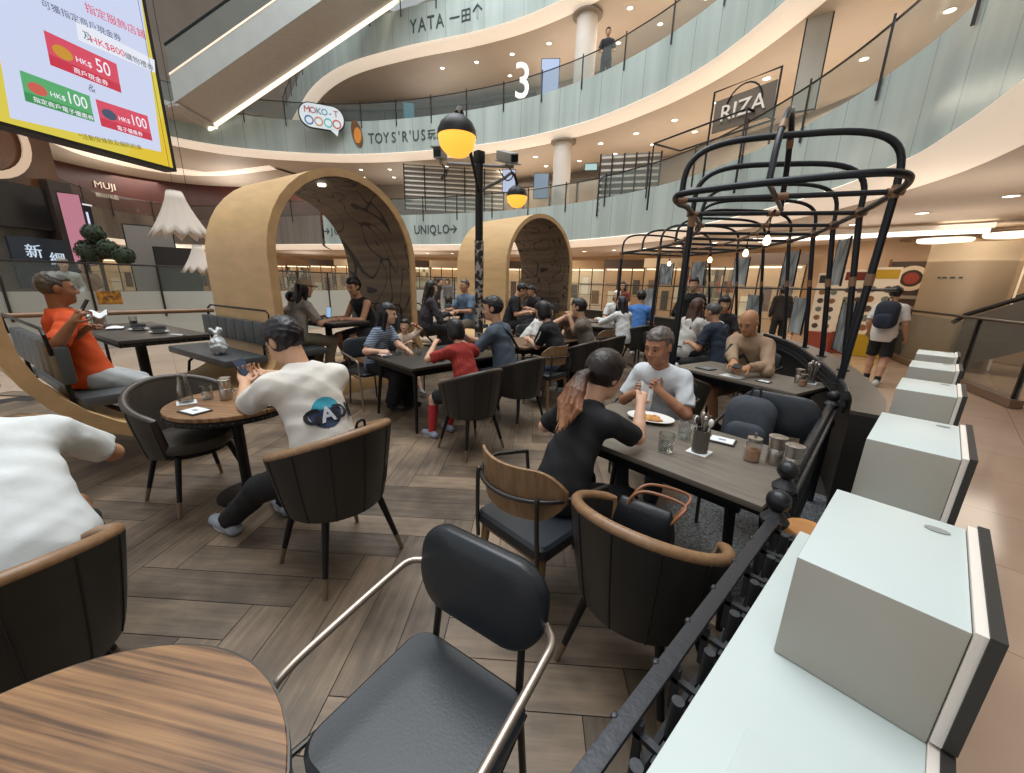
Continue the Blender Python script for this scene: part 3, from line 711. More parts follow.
def timber_arch(O, wv, av, W, H, L, label, flareL=True, flareR=True, half=False, fr=0.62):
    wv = Vector((*wv, 0)).normalized(); av = Vector((*av, 0)).normalized()
    T = Matrix((wv, av, Vector((0, 0, 1)))).transposed().to_4x4()
    root = empty('timber_arch', (O[0], O[1], 0), 0, label, 'arch')
    P = arch_profile(W, H, flareL, flareR, fr=fr); n = len(P); th = 0.09
    nor = []
    for i in range(n):
        a = P[max(0, i - 1)]; b = P[min(n - 1, i + 1)]; d = Vector((b[0] - a[0], b[1] - a[1])).normalized(); nor.append(Vector((-d.y, d.x)))
    def shell(o0, o1, y0, y1, rng):
        mb = MB(); vs = []
        for i in rng:
            for o in (o0, o1):
                for y in (y0, y1): q = Vector(P[i]) + nor[i] * o; vs.append((q.x, y, q.y))
        fs = []; m = len(list(rng))
        for i in range(m - 1):
            a, b = i * 4, (i + 1) * 4
            fs += [(a, b, b + 1, a + 1), (a + 2, a + 3, b + 3, b + 2), (a, a + 2, b + 2, b), (a + 1, b + 1, b + 3, a + 3)]
        fs += [(0, 1, 3, 2), ((m - 1) * 4, (m - 1) * 4 + 2, (m - 1) * 4 + 3, (m - 1) * 4 + 1)]
        return mb.add(vs, fs, T)
    rng = range(0, n) if not half else range(n // 2, n)
    shell(0.0, th, 0, L, rng).build('bent_timber', M_PLY, root, ang=30)
    shell(-0.004, th + 0.003, -0.02, 0.0, rng).build('front_edge', M_PLYE, root, ang=30)
    i0 = 9 if flareL else 0; i1 = n - 9 if flareR else n
    if not half:
        shell(-0.014, -0.001, 0.02, L - 0.02, range(i0, i1)).build('painted_lining', M_LINING, root, ang=30)
        zt = H - 0.02
        MB().lathe([(0.0, -0.03), (0.05, -0.03), (0.055, 0.0), (0.0, 0.0)], 16, T @ Matrix.Translation((W / 2, L * 0.35, H - 0.01))).build('downlight', M_LAMP, root)
    if not half: MB().box((W / 2, L / 2, PLZ / 2 - 0.005), (W - 0.05 if not half else 0.3, L, PLZ - 0.014), T if not half else T @ Matrix.Translation((W / 2 - 0.2, 0, 0)), bev=0.005).build('booth_floor', M_PLY, root)
    return root, T
A1 = dict(O=(-5.30, 1.06), wv=(-0.27, 0.96), av=(-0.96, -0.27), W=2.07, H=2.88, L=1.6)
A2 = dict(O=(-7.14, 6.27), wv=(-0.05, 1.0), av=(-1.0, -0.05), W=2.4, H=3.2, L=1.9)
A0 = dict(O=(-3.43, -2.86), wv=(-0.27, 0.96), av=(-0.96, -0.27), W=2.07, H=2.86, L=0.9)
timber_arch(**A1, label='bent plywood arch in the middle left, booth inside, dark drawing on its lining')
timber_arch(**A2, label='bent plywood arch farther back behind the street lamp')
timber_arch(**A0, label='curving foot of a plywood arch at the left edge beside the booth', half=True, fr=1.0)
def wa(A, w, a, z=0.0):
    wv = Vector((*A['wv'], 0)).normalized(); av = Vector((*A['av'], 0)).normalized()
    return Vector((A['O'][0], A['O'][1], 0)) + wv * w + av * a + Vector((0, 0, z))
def platform(A, w0, w1, L, label):
    t = empty('booth_platform', wa(A, (w0 + w1) / 2, 0), 0, label, 'platform')
    T = Matrix((Vector((*A['wv'], 0)).normalized(), Vector((*A['av'], 0)).normalized(), Vector((0, 0, 1)))).transposed().to_4x4()
    MB().box((0, L / 2, PLZ / 2 - 0.005), (w1 - w0, L, PLZ - 0.012), T, bev=0.004).build('deck', M_PLY, t)
    MB().box((0, -0.012, PLZ / 2 - 0.004), (w1 - w0, 0.018, PLZ - 0.012), T, bev=0.003).build('front_edge', M_PLYE, t)
platform(A1, -1.25, -1.02, 1.45, 'low plywood platform under the near booth of the man in orange')
t = None

# booth benches, tables
M_LEATH = mat('slate_leather', '#44494c', 0.42, var=0.12, scale=5, bump=0.08, bscale=120)
M_TOPD = mat('dark_table_top', '#3d3a36', 0.35, var=0.12, scale=7)
M_STUD = mat('dull_studs', '#4a4742', 0.35, 0.7)
def bench(A, w, a, L, side, label, backz=0.5):
    """side=+1: the backrest is at larger w"""
    t = empty('booth_bench', wa(A, w, a, PLZ), 0, label, 'bench')
    T = Matrix((Vector((*A['wv'], 0)).normalized(), Vector((*A['av'], 0)).normalized(), Vector((0, 0, 1)))).transposed().to_4x4()
    MB().box((0, L / 2, 0.40), (0.46, L, 0.09), T, bev=0.03).build('seat', M_LEATH, t)
    b = MB(); n = 7
    for k in range(n): b.box((side * 0.25, L * (k + 0.5) / n, 0.70), (0.08, L / n - 0.004, 0.28), T, bev=0.022)
    b.build('backrest', M_LEATH, t)
    for y in (0.12, L - 0.12):
        MB().tube([(-0.1 * side, y, 0.0), (-0.06 * side, y, 0.22), (0.1 * side, y, 0.355)], 0.018, 8, M=T).build('leg', M_BLACK, t)
        MB().tube([(0.2 * side, y, 0.345), (0.245 * side, y, 0.355), (0.255 * side, y, 0.60)], 0.016, 8, M=T).build('back_bracket', M_BLACK, t)
    MB().tube([(side * 0.30, 0.04, 0.78), (side * 0.31, 0.02, 0.93), (side * 0.31, 0.08, 0.97), (side * 0.31, L - 0.1, 0.97), (side * 0.31, L, 0.93), (side * 0.30, L, 0.78)], 0.012, 8, M=T).build('back_tube', M_BLACK, t)
    return t
def booth_table(A, w, a, L, label, wd=0.72, z0=PLZ):
    t = empty('booth_table', wa(A, w, a, z0), 0, label, 'table')
    T = Matrix((Vector((*A['wv'], 0)).normalized(), Vector((*A['av'], 0)).normalized(), Vector((0, 0, 1)))).transposed().to_4x4()
    MB().box((0, L / 2, 0.745), (wd, L, 0.03), T, bev=0.003).build('table_top', M_TOPD, t)
    s = MB(); s.box((0, L / 2, 0.71), (wd - 0.01, L - 0.01, 0.035), T)
    s.build('apron', M_BLACK, t)
    st = MB(); k = 0
    for i in range(int(L / 0.06)):
        for sx in (-1, 1): st.sphere((sx * (wd / 2 - 0.004), 0.03 + i * 0.06, 0.711), 0.008, 6, T)
    for i in range(int(wd / 0.06)): st.sphere((-wd / 2 + 0.03 + i * 0.06, 0.004, 0.711), 0.008, 6, T)
    st.build('stud_row', M_STUD, t)
    MB().tube([(0, L / 2, 0.03), (0, L / 2, 0.69)], 0.05, 12, M=T).build('pedestal', M_BLACK, t)
    MB().box((0, L / 2, 0.015), (0.45, 0.6, 0.03), T, bev=0.006).build('base_plate', M_BLACK, t)
    return t
bench(A1, -0.40, 0.12, 1.7, 1, 'slate leather booth bench with plastic bag, back to the plywood arch')
bench(A1, -1.64, -0.62, 1.9, -1, 'slate leather booth bench at the left edge under the man in orange')
booth_table(A1, -1.08, 0.12, 1.8, 'dark studded booth table with cups in front of the man in orange')
bench(A1, 0.40, 0.15, 1.2, -1, 'slate leather bench on the left inside the nearer arch')
bench(A1, 1.68, 0.15, 1.2, 1, 'slate leather bench on the right inside the nearer arch')
booth_table(A1, 1.04, 0.15, 1.2, 'dark table inside the nearer plywood arch', wd=0.62)
Av = dict(O=(-5.95, 3.3), wv=(-0.3, 0.95), av=(-0.95, -0.3))
platform(Av, 0.95, 1.6, 1.5, 'low plywood platform between the two arches')
bench(Av, 2.22, 0.3, 1.3, 1, 'slate leather bench against the farther arch under the man in blue')
bench(Av, 0.62, 0.3, 1.2, -1, 'slate leather bench against the right foot of the nearer arch')
booth_table(Av, 1.42, 0.3, 1.2, 'dark booth table between the two plywood arches', wd=0.7)
bench(A2, 0.45, 0.2, 1.4, -1, 'slate leather bench on the left inside the farther arch')
bench(A2, 1.95, 0.2, 1.4, 1, 'slate leather bench on the right inside the farther arch')
booth_table(A2, 1.2, 0.2, 1.4, 'dark table inside the farther plywood arch', wd=0.66)
# wooden handrail behind the near booth
t = empty('wooden_handrail', wa(A1, -2.0, 2.0), 0, 'brown wooden handrail behind the near booth table', 'handrail')
a, b = wa(A1, -2.3, 2.15, 1.13), wa(A1, -0.05, 1.75, 1.13); o = wa(A1, -2.0, 2.0)
MB().tube([a - o, b - o], 0.028, 10).build('rail', mat('brown_wood_rail', '#8d6a4c', 0.45, var=0.15, scale=10), t)
for f in (0.03, 0.5, 0.97):
    c = a.lerp(b, f) - o; MB().tube([(c.x, c.y, 0.0), (c.x, c.y, 1.11)], 0.016, 8).build('post', M_BLACK, t)

# ------------------------------------------------------------------ street lamp
def street_lamp():
    p = dist(479, 330, 5.55); X, Y = p.x, p.y
    t = empty('street_lamp', (X, Y, 0), 0, 'black street lamp with two yellow globes on curved arms, stickers on its pole', 'street lamp')
    pm = mat('sticker_pole', '#2a2826', 0.5, col2='#8e8a84', scale=14, detail=5)
    cr = [n for n in pm.node_tree.nodes if n.type == 'VALTORGB'][0]; cr.color_ramp.elements[0].position = 0.51; cr.color_ramp.elements[1].position = 0.55
    cr.color_ramp.elements[0].color = (*srgb('#262422'), 1); cr.color_ramp.elements[1].color = (*srgb('#a39c94'), 1)
    MB().tube([(0, 0, 0), (0, 0, 2.15)], 0.062, 16).build('sticker_pole', pm, t)
    MB().tube([(0, 0, 2.15), (0, 0, 3.2)], 0.052, 14).build('upper_pole', M_BLACK, t)
    MB().box((0, 0, 3.16), (0.11, 0.11, 0.14), bev=0.01).build('pole_head', M_BLACK, t)
    MB().lathe([(0.14, 0), (0.14, 0.05), (0.075, 0.09), (0.062, 0.2)], 16).build('base', M_BLACK, t)
    gm = mat('yellow_globe', '#ffb845', 0.3, emit=1.1)
    for (px, py, D, r) in ((457, 137, 4.25, 0.185), (517, 197, 6.7, 0.165)):
        g = dist(px, py, D) - Vector((X, Y, 0)); h = Vector((g.x, g.y, 0)); n = h.normalized()
        MB().tube(catmull([(0, 0, 2.72), n * 0.14 + Vector((0, 0, 2.82)), h * 0.55 + Vector((0, 0, g.z + 0.12)), h * 0.85 + Vector((0, 0, g.z + 0.30)), h + Vector((0, 0, g.z + r + 0.02))], 6), 0.022, 8).build('arm', M_BLACK, t)
        T = Matrix.Translation(g)
        gl = MB().lathe([(0.0, -r), (r * 0.5, -r * 0.87), (r * 0.87, -r * 0.5), (r, 0), (r * 0.96, r * 0.25), (0.0, r * 0.25)], 24, T).build('globe', gm, t)
        MB().lathe([(r * 1.03, r * 0.02), (r * 1.0, r * 0.3), (r * 0.84, r * 0.62), (r * 0.5, r * 0.92), (0.0, r * 1.03)], 24, T).build('hood', M_BLACK, t)
    # cameras on a cross arm
    hd = Vector((CR.x, CR.y, 0)).normalized()
    MB().tube([-hd * 0.42 + Vector((0, 0, 3.08)), hd * 0.45 + Vector((0, 0, 3.06))], 0.02, 8).build('cross_arm', mat('grey_bracket', '#8a8a86', 0.5, 0.3), t)
    return X, Y, hd
LX, LY, LHD = street_lamp()
M_CCTV = mat('grey_camera', '#96948e', 0.45)
for s, lab, ln in ((0.36, 'grey security camera at the right end of the lamp cross arm', 0.42), (-0.5, 'dark security camera at the left end of the lamp cross arm', 0.2)):
    t = empty('security_camera', (LX + LHD.x * s, LY + LHD.y * s, 3.1), 0, lab, 'security camera')
    d = (LHD * 0.5 - _fh * 0.9 - Vector((0, 0, 0.35))).normalized() if s > 0 else (-_fh * 0.9 - LHD * 0.2 - Vector((0, 0, 0.1))).normalized()
    T = frame((0, 0, 0.08), d, LHD)
    MB().box((0, 0, 0), (ln, 0.12, 0.11), T, bev=0.012).build('housing', M_CCTV, t)
    MB().box((0.02, 0, -0.065 if s > 0 else 0.065), (ln + 0.06, 0.14, 0.012), T).build('sun_shield', M_CCTV, t)
    MB().box((ln / 2, 0, 0), (0.01, 0.09, 0.08), T).build('lens_window', M_BLACK, t)
    MB().tube([(0, 0, -0.03), (0, 0, 0.06)], 0.02, 8).build('bracket', M_CCTV, t)
    MB().tube(catmull([(0, 0, 0.0), LHD * 0.08 + Vector((0, 0, -0.14)), LHD * 0.0 + Vector((0, 0, -0.2)), -LHD * 0.1 * s / abs(s) + Vector((0, 0, -0.08))], 6), 0.008, 6).build('cable', M_BLACK, t)

# ------------------------------------------------------------------ big video screen
def glow(name, col, e):
    m = mat(name, '#050505', 0.35); b = m.node_tree.nodes['Principled BSDF']
    b.inputs['Emission Color'].default_value = (*srgb(col), 1); b.inputs['Emission Strength'].default_value = e; return m
def screen():
    P = dist(173, 168, 11.0); U = Vector((-0.571, 0.821, 0)); N = Vector((0.821, 0.571, 0)); V = Vector((0, 0, 1))
    t = empty('video_screen', P, 0, 'large hanging video screen showing voucher offers with yellow border', 'screen')
    def pl(x, y):
        r = ray(x, y); k = N.dot(P - CC) / N.dot(r); q = CC + r * k - P; return (q.dot(U), q.z)
    T = Matrix((U, V, -N if False else U.cross(V))).transposed().to_4x4()
    nrm = U.cross(V); sgn = 1 if nrm.dot(CC - P) > 0 else -1
    def quad(pts, lay, col, e, nm='screen_graphic'):
        m = glow('screen_' + col.lstrip('#'), col, e)
        mb = MB(); z = sgn * 0.003 * lay
        mb.prism(pts, min(z, z + sgn * 0.001), max(z, z + sgn * 0.001), T); return mb.build(nm, m, t)
    MB().box((-1.9, 2.1, -sgn * 0.16), (3.95, 4.3, 0.3), T).build('cabinet', M_BLACK, t)
    MB().prism([(-3.85, 0), (0, 0), (0, 4.2), (-3.85, 4.2)], -0.004 if sgn < 0 else 0.0, 0.0 if sgn < 0 else 0.004, T).build('yellow_border', glow('screen_yellow', '#e6d44c', 0.85), t)
    quad([(-3.6, 0.42), (-0.20, 0.33), (-0.20, 4.0), (-3.6, 4.0)] if False else [pl(10, 118), pl(161, 152), pl(137, -30), pl(-30, -30), pl(-30, 60), pl(0, 60)], 2, '#d3dcf8', 0.9, 'white_field')
    quad([(-0.8, 0), (0, 0), (0, 0.9)], 1, '#efc52c', 0.85, 'border_corner')
    coup = [((43, 30), (116, 64), (121, 93), (50, 65), '#e8506a', 'HK$50', 1), ((19, 70), (89, 96), (94, 122), (25, 101), '#5cb877', 'HK$100', 2), ((95, 99), (147, 116), (152, 141), (101, 126), '#e8506a', 'HK$100', 3)]
    for a, b, c, d, col, tx, k in coup:
        q = [pl(*a), pl(*b), pl(*c), pl(*d)]
        o = quad(q, 3, col, 0.8, 'voucher')
        lo = [tuple(Vector(q[0]).lerp(Vector(q[3]), 0.68)), tuple(Vector(q[1]).lerp(Vector(q[2]), 0.72)), q[2], q[3]]
        quad(lo, 4, '#d8324e' if k != 2 else '#3a9a58', 0.8, 'voucher_footer')
        w = (Vector(q[1]) - Vector(q[0])).length; h = (Vector(q[3]) - Vector(q[0])).length
        ce = Vector(q[0]).lerp(Vector(q[1]), 0.70).lerp(Vector(q[3]).lerp(Vector(q[2]), 0.70), 0.57)
        ang = math.atan2(q[1][1] - q[0][1], q[1][0] - q[0][0])
        Mx = T @ Matrix.Translation((ce.x, ce.y, sgn * 0.014)) @ Matrix.Rotation(ang, 4, 'Z')
        wt = glow('screen_white', '#f6f4ff', 0.95)
        text_obj(tx[3:], h * (0.62 if k == 1 else 0.6), wt, Mx @ Matrix.Translation((0.06, 0, 0)), None, 'lettering', 0.001, sx=0.75).parent = t
        x = text_obj('HK$', h * 0.24, wt, Mx @ Matrix.Translation((-w * 0.22, 0.01, 0)), None, 'lettering', 0.001); x.parent = t
        ft = Vector(lo[0]).lerp(Vector(lo[2]), 0.55)
        x = text_obj({1: '商戶現金券', 2: '指定商戶電子優惠券', 3: '電子優惠券'}[k], h * 0.2, wt, T @ Matrix.Translation((ft.x, ft.y - h * 0.08, sgn * 0.016)) @ Matrix.Rotation(ang, 4, 'Z'), None, 'lettering', 0.001); x.parent = t
        e = Vector(q[0]).lerp(Vector(q[1]), 0.2).lerp(Vector(q[3]).lerp(Vector(q[2]), 0.2), 0.45)
        pts = [(e.x + h * 0.27 * math.cos(a2), e.y + h * 0.2 * math.sin(a2)) for a2 in [2 * PI * j / 16 for j in range(16)]]
        quad(pts, 4, {1: '#e8a838', 2: '#e86a5a', 3: '#4a5a78'}[k], 0.7, 'voucher_picture')
    ink = glow('screen_ink', '#5b6678', 0.8); red = glow('screen_red', '#e0506c', 0.9)
    def tx(s, px, py, sz, m, qx, qy):
        a = pl(px, py); b = pl(qx, qy); ang = math.atan2(b[1] - a[1], b[0] - a[0])
        x = text_obj(s, sz, m, T @ Matrix.Translation((a[0], a[1], sgn * 0.014)) @ Matrix.Rotation(ang, 4, 'Z'), None, 'lettering', 0.001, align='LEFT'); x.parent = t
    quad([pl(75, 20), pl(154, 60), pl(155, 73), pl(78, 40)], 3, '#eef2fd', 0.9, 'banner')
    tx('及', 83, 38, 0.13, ink, 100, 45); tx('HK$800', 90, 42, 0.145, red, 108, 50); tx('購物禮券', 125, 58, 0.115, ink, 140, 65)
    tx('可獲指定商戶現金券', 41, 6, 0.115, ink, 60, 14.5); tx('指定服飾店鋪', 85, 11, 0.15, red, 100, 18)
    tx('＆', 86, 89, 0.14, ink, 92, 92)
    tx('*活動受條款及細則約束', 79, 138, 0.09, glow('screen_brown', '#7a6a1c', 0.8), 100, 142)
    for sx in (-3.2, -0.7):
        MB().tube([(sx, 4.2, -sgn * 0.15), (sx, 9.0, -sgn * 0.15)], 0.03, 8, M=T).build('hanger', M_STEEL, t)
screen()

# ------------------------------------------------------------------ escalator climbing from the middle to the top gallery
def escalator():
    A = dist(178, 101, 23.5); B = dist(316, 5, 20.8)
    d = (B - A); B = A + d * 1.75; A = A - d * 0.02; n = Vector((-d.y, d.x, 0)).normalized()
    if n.dot(A - CC) < 0: n = -n
    t = empty('escalator', A, 0, 'grey escalator climbing across the upper left with a lit lower edge', 'escalator')
    L = B - A
    def slab(o0, o1, z0, z1, nm, m, ext=0.0):
        vs = []
        for q in (Vector((0, 0, 0)) - L * ext, L):
            for (o, z) in ((o0, z0), (o1, z0), (o1, z1), (o0, z1)): vs.append(q + n * o + Vector((0, 0, z)))
        mb = MB().add(vs, [(3, 2, 1, 0), (4, 5, 6, 7)] + [(k, (k + 1) % 4, 4 + (k + 1) % 4, 4 + k) for k in range(4)])
        return mb.build(nm, m, t)
    slab(0, 2.3, 0, 0.12, 'underside', mat('escalator_underside', '#b3aca4', 0.5, var=0.05), 0.03)
    slab(-0.06, 0.0, -0.02, 0.95, 'side_panel', mat('escalator_side', '#a9aba6', 0.35, 0.2, var=0.04, scale=2))
    slab(2.3, 2.36, -0.02, 0.95, 'side_panel', mat('escalator_side', '#a9aba6', 0.35, 0.2))
    slab(2.24, 2.40, -0.14, -0.02, 'light_edge', mat('light_edge', '#fff4e0', 0.4, emit=1.2), 0.02)
    slab(-0.08, -0.02, 0.95, 1.03, 'lit_skirting', mat('lit_skirt', '#f0dcc4', 0.4, emit=0.35))
    slab(0.0, 2.3, 0.5, 0.62, 'steps', M_STEEL)
    hd = Vector((d.x, d.y, 0)).normalized(); P0 = [n * o - hd * q for q in (3.2, -0.1) for o in (0.0, 2.4)]
    vs = [Vector((q.x, q.y, z)) for z in (-0.1, 0.0) for q in P0]
    MB().add(vs, [(0, 1, 3, 2), (4, 6, 7, 5), (0, 4, 5, 1), (1, 5, 7, 3), (3, 7, 6, 2), (2, 6, 4, 0)]).build('landing', mat('escalator_underside', '#b3aca4', 0.5), t)
    MB().tube([n * 2.4 - hd * 3.2 - Vector((0, 0, 0.08)), n * 2.4 + hd * 0.1 - Vector((0, 0, 0.08))], 0.07, 8).build('light_edge', mat('light_edge', '#fff4e0', 0.4, emit=1.2), t)
    slab(-0.03, -0.01, 1.03, 2.0, 'glass_side', M_GLASSR)
    slab(2.31, 2.33, 1.03, 2.0, 'glass_side', M_GLASSR)
    slab(-0.06, 0.02, 2.0, 2.07, 'handrail', M_BLACK)
    slab(2.28, 2.36, 2.0, 2.07, 'handrail', mat('green_handrail', '#5f8a4a', 0.5))
escalator()
# ------------------------------------------------------------------ lettering and signs on the galleries
def on_curve(E, px, py, z, back=0.0):
    """point and facing frame on a gallery fascia seen at a pixel column"""
    best = None
    for i in range(len(E) - 1):
        a, b = E[i], E[i + 1]; m = (a + b) / 2
        r = ray(px, py); az = math.atan2(r.y, r.x); am = math.atan2(m.y, m.x)
        e = abs((az - am + PI) % (2 * PI) - PI)
        if m.length < 3: continue
        if best is None or e < best[0]: best = (e, i)
    i = best[1]; a, b = E[i], E[i + 1]; t = (b - a).normalized(); n = Vector((-t.y, t.x, 0))
    m = (a + b) / 2 + n * (0.03 + back)
    if n.dot(CC - m) < 0: n = -n
    x = Vector((-n.y, n.x, 0)); M = Matrix((x, Vector((0, 0, 1)), n)).transposed().to_4x4()
    M.translation = Vector((m.x, m.y, z)); return M
def fascia_sign(txt, E, px, py, z, size, label, name='fascia_lettering', m=None, step=None):
    """letters set one by one along the curved glass"""
    M0 = on_curve(E, px, py, z)
    t = empty(name, M0.translation, 0, label, 'lettering')
    d = 0.0; inv = Matrix.Translation(-M0.translation)
    # nearest index, then walk towards the right of the picture
    pts = E; i = min(range(len(pts)), key=lambda k: (pts[k] - Vector((M0.translation.x, M0.translation.y, 0))).length)
    run = [0.0]; order = list(range(i, -1, -1))
    pos = [pts[k] for k in order]
    for a, b in zip(pos, pos[1:]): run.append(run[-1] + (b - a).length)
    for ch in txt:
        w = size * (0.76 if ord(ch) > 0x2000 else (0.30 if ch in " 'I" else 0.62))
        if ch != ' ':
            c = d + w / 2; k = 0
            while k < len(run) - 2 and run[k + 1] < c: k += 1
            f = (c - run[k]) / max(1e-6, run[k + 1] - run[k]); p = pos[k].lerp(pos[k + 1], f); tg = (pos[k + 1] - pos[k]).normalized()
            n = Vector((tg.y, -tg.x, 0)); n = n if n.dot(CC - p) > 0 else -n
            x = Vector((-n.y, n.x, 0)); M = Matrix((x, Vector((0, 0, 1)), n)).transposed().to_4x4(); M.translation = Vector((p.x, p.y, z)) + n * 0.02
            cj = 0.72 if ord(ch) > 0x2E00 else 1.0; me = text_mesh(ch, size * cj, 0.012); me.transform(inv @ M @ Matrix.Translation((0, size * 0.06 if cj < 1 else 0, 0)) @ Matrix.Diagonal((0.82 if ord(ch) < 0x2000 else 1, 1, 1, 1))); me.materials.append(m or M_INK)
            o = bpy.data.objects.new('letter', me); link(o, t)
        d += w
    return t
fascia_sign('UNIQLO→', E2, 418, 230, 3.98, 0.60, 'dark clothing shop lettering with an arrow on the lowest gallery fascia')
fascia_sign("TOYS'R'US玩具反斗城", E3, 368, 145, 8.25, 0.66, 'dark toy shop lettering on the middle gallery fascia')
fascia_sign('YATA 一田↑', E4, 406, 32, 12.62, 0.74, 'dark department store lettering with an arrow on the top gallery fascia')
fascia_sign('→JOIN', E2, 327, 232, 3.95, 0.48, 'short dark lettering with an arrow seen through the near arch')
# small orange emblem before the toy shop letters
M = on_curve(E3, 358, 143, 8.7, 0.02); t = empty('fascia_emblem', M.translation, 0, 'small orange and brown oval emblem left of the toy shop lettering', 'emblem')
MR = M.copy(); MR.translation = (0, 0, 0)
e = MB(); e.prism([(0.38 * math.cos(a) * 0.7 - 0.1 * math.sin(a), 0.6 * math.sin(a)) for a in [2 * PI * k / 20 for k in range(20)]], 0, 0.03, MR); e.build('brown_blob', mat('emblem_brown', '#6b4a2c', 0.5), t)
e = MB(); e.prism([(0.05 + 0.2 * math.cos(a), -0.1 + 0.36 * math.sin(a)) for a in [2 * PI * k / 20 for k in range(20)]], 0.031, 0.05, MR); e.build('orange_belly', mat('emblem_orange', '#d98a35', 0.5), t)
# number three on the middle gallery glass
p = dist(522, 98, 17.9); n = (CC - p); n.z = 0; n.normalize(); x = Vector((-n.y, n.x, 0)); M = Matrix((x, Vector((0, 0, 1)), n)).transposed().to_4x4(); M.translation = p
t = empty('floor_number', p, 0, 'large white number 3 standing on the middle gallery', 'number sign'); MR = M.copy(); MR.translation = (0, 0, 0)
me = text_mesh('3', 1.75, 0.04); me.transform(MR @ Matrix.Diagonal((0.85, 1, 1, 1))); me.materials.append(mat('white_number', '#f4f4f0', 0.4, emit=0.5)); o = bpy.data.objects.new('digit', me); link(o, t)
# speech bubble sign
def bubble():
    p = dist(322, 117, 23.2); n = (CC - p).normalized(); n.z = 0; n.normalize(); x = Vector((-n.y, n.x, 0)); T = Matrix((x, Vector((0, 0, 1)), n)).transposed().to_4x4()
    t = empty('bubble_sign', p, 0, 'white speech bubble sign with coloured letters hung on the middle gallery', 'sign')
    b = MB(); b.prism(rrect(2.75, 1.5, 0.72, 8), -0.1, 0.0, T); b.build('dark_rim', M_BLACK, t)
    b = MB(); b.prism(rrect(2.6, 1.36, 0.66, 8), 0.0, 0.04, T); b.prism([(0.35, -0.6), (0.95, -0.6), (0.85, -1.0)], 0.0, 0.04, T); b.build('bubble_face', mat('bubble_white', '#d3dde2', 0.4, emit=0.22), t)
    cols = ['#b8402f', '#b02848', '#3f7f8a', '#3f8fb0', '#4060a0', '#b05a50']
    for k, ch in enumerate('MOKO-T'):
        me = text_mesh(ch, 0.5, 0.01); me.transform(T @ Matrix.Translation((-0.85 + 0.34 * k, 0.12, 0.055))); me.materials.append(mat('bubble_ink_%d' % k, cols[k], 0.5)); o = bpy.data.objects.new('letter', me); link(o, t)
    for k, (cx, col) in enumerate(((-0.78, '#4878b8'), (-0.22, '#d0925a'), (0.34, '#5fc0c8'), (0.86, '#d05a4a'))):
        MB().lathe([(0.19, 0.04), (0.27, 0.04), (0.27, 0.06), (0.19, 0.06), (0.19, 0.04)], 20, T @ Matrix.Translation((cx, -0.3, 0))).build('round_face', mat('bubble_ring_%d' % k, col, 0.5), t)
bubble()
bpy.context.scene.objects['bubble_sign'].scale = (0.74, 0.74, 0.74)
# columns standing on the galleries
for (px, py, D, z0, z1, r, lab) in ((583, 90, 18.6, 8.85, 11.9, 0.42, 'round pale column on the middle gallery beside the number sign'), (562, 170, 18.6, 4.5, 7.5, 0.38, 'round pale column on the lowest gallery behind the street lamp'), (255, 165, 31, 8.85, 11, 0.4, 'thin pale column far back at the left above the near arch')):
    p = dist(px, py, D)
    t = empty('round_column', (p.x, p.y, z0), 0, lab, 'column')
    MB().lathe([(r, 0), (r, z1 - z0)], 24).build('shaft', M_WHITE, t)
    MB().lathe([(r, z1 - z0 - 0.1), (r + 0.16, z1 - z0 - 0.06), (r + 0.16, z1 - z0)], 24).build('capital', M_GREYWALL, t)
# lit posters and small signs on the galleries
def wall_panel(px, py, D, w, h, col, e, label, name='light_box', z=None, cat='light box', frame_m=None):
    p = dist(px, py, D); n = CC - p; n.z = 0; n.normalize(); rz = math.atan2(n.y, n.x) + PI / 2
    t = empty(name, p, rz, label, cat)
    MB().box((0, 0.02, 0), (w + 0.06, 0.05, h + 0.06)).build('frame', frame_m or M_STEEL, t)
    MB().box((0, -0.01, 0), (w, 0.012, h)).build('face', glow('lit_' + col.lstrip('#'), col, e) if e else mat('panel_' + col.lstrip('#'), col, 0.5), t)
    return t
wall_panel(550, 77, 19.5, 0.75, 1.3, '#b8ccf0', 0.9, 'pale blue lit poster on the middle gallery right of the number sign')
wall_panel(509, 181, 21, 0.62, 1.0, '#c8d4f0', 0.8, 'pale lit poster on the lowest gallery behind the lamp')
wall_panel(541, 186, 21, 0.7, 1.1, '#a8c0d8', 0.5, 'blue-grey poster on the lowest gallery right of the column')
wall_panel(591, 167, 18.5, 0.5, 0.24, '#bfe4e0', 0.8, 'small pale green exit sign hanging over the lowest gallery', 'exit_sign', cat='sign')
wall_panel(409, 114, 23, 0.5, 0.95, '#3fa9c4', 0.35, 'turquoise panel on the middle gallery above the street lamp')
wall_panel(455, 174, 23, 1.2, 0.28, '#e6d6b8', 0.5, 'cream shop sign strip above the grey shutter', cat='sign')
def window_band(E, back, px0, px1, py, z0, z1, label, m):
    sel = [p for p in offs(E, back) if (p - CC).dot(CF) > 2 and px0 < proj((p.x, p.y, z0))[0] < px1]
    if len(sel) < 3: return
    o0 = sel[0]; t = empty('dark_shop_window', (o0.x, o0.y, z0), 0, label, 'shop window')
    o = wallstrip('dark_glazing', sel, z0, z1, m, t, th=0.05); o.data.transform(Matrix.Translation((-o0.x, -o0.y, -z0)))
    f = offs(sel, -0.06); MB().tube([(p.x - o0.x, p.y - o0.y, z1 - z0) for p in f], 0.05, 6).build('head_rail', M_STEEL, t)
    MB().tube([(p.x - o0.x, p.y - o0.y, 0.02) for p in f], 0.05, 6).build('sill_rail', M_STEEL, t)
    for p in resample(f, 1.6): MB().box((p.x - o0.x, p.y - o0.y, (z1 - z0) / 2), (0.06, 0.06, z1 - z0)).build('mullion', M_STEEL, t)
DKG = mat('dark_glazing', '#4a3f36', 0.2, var=0.45, scale=0.9)
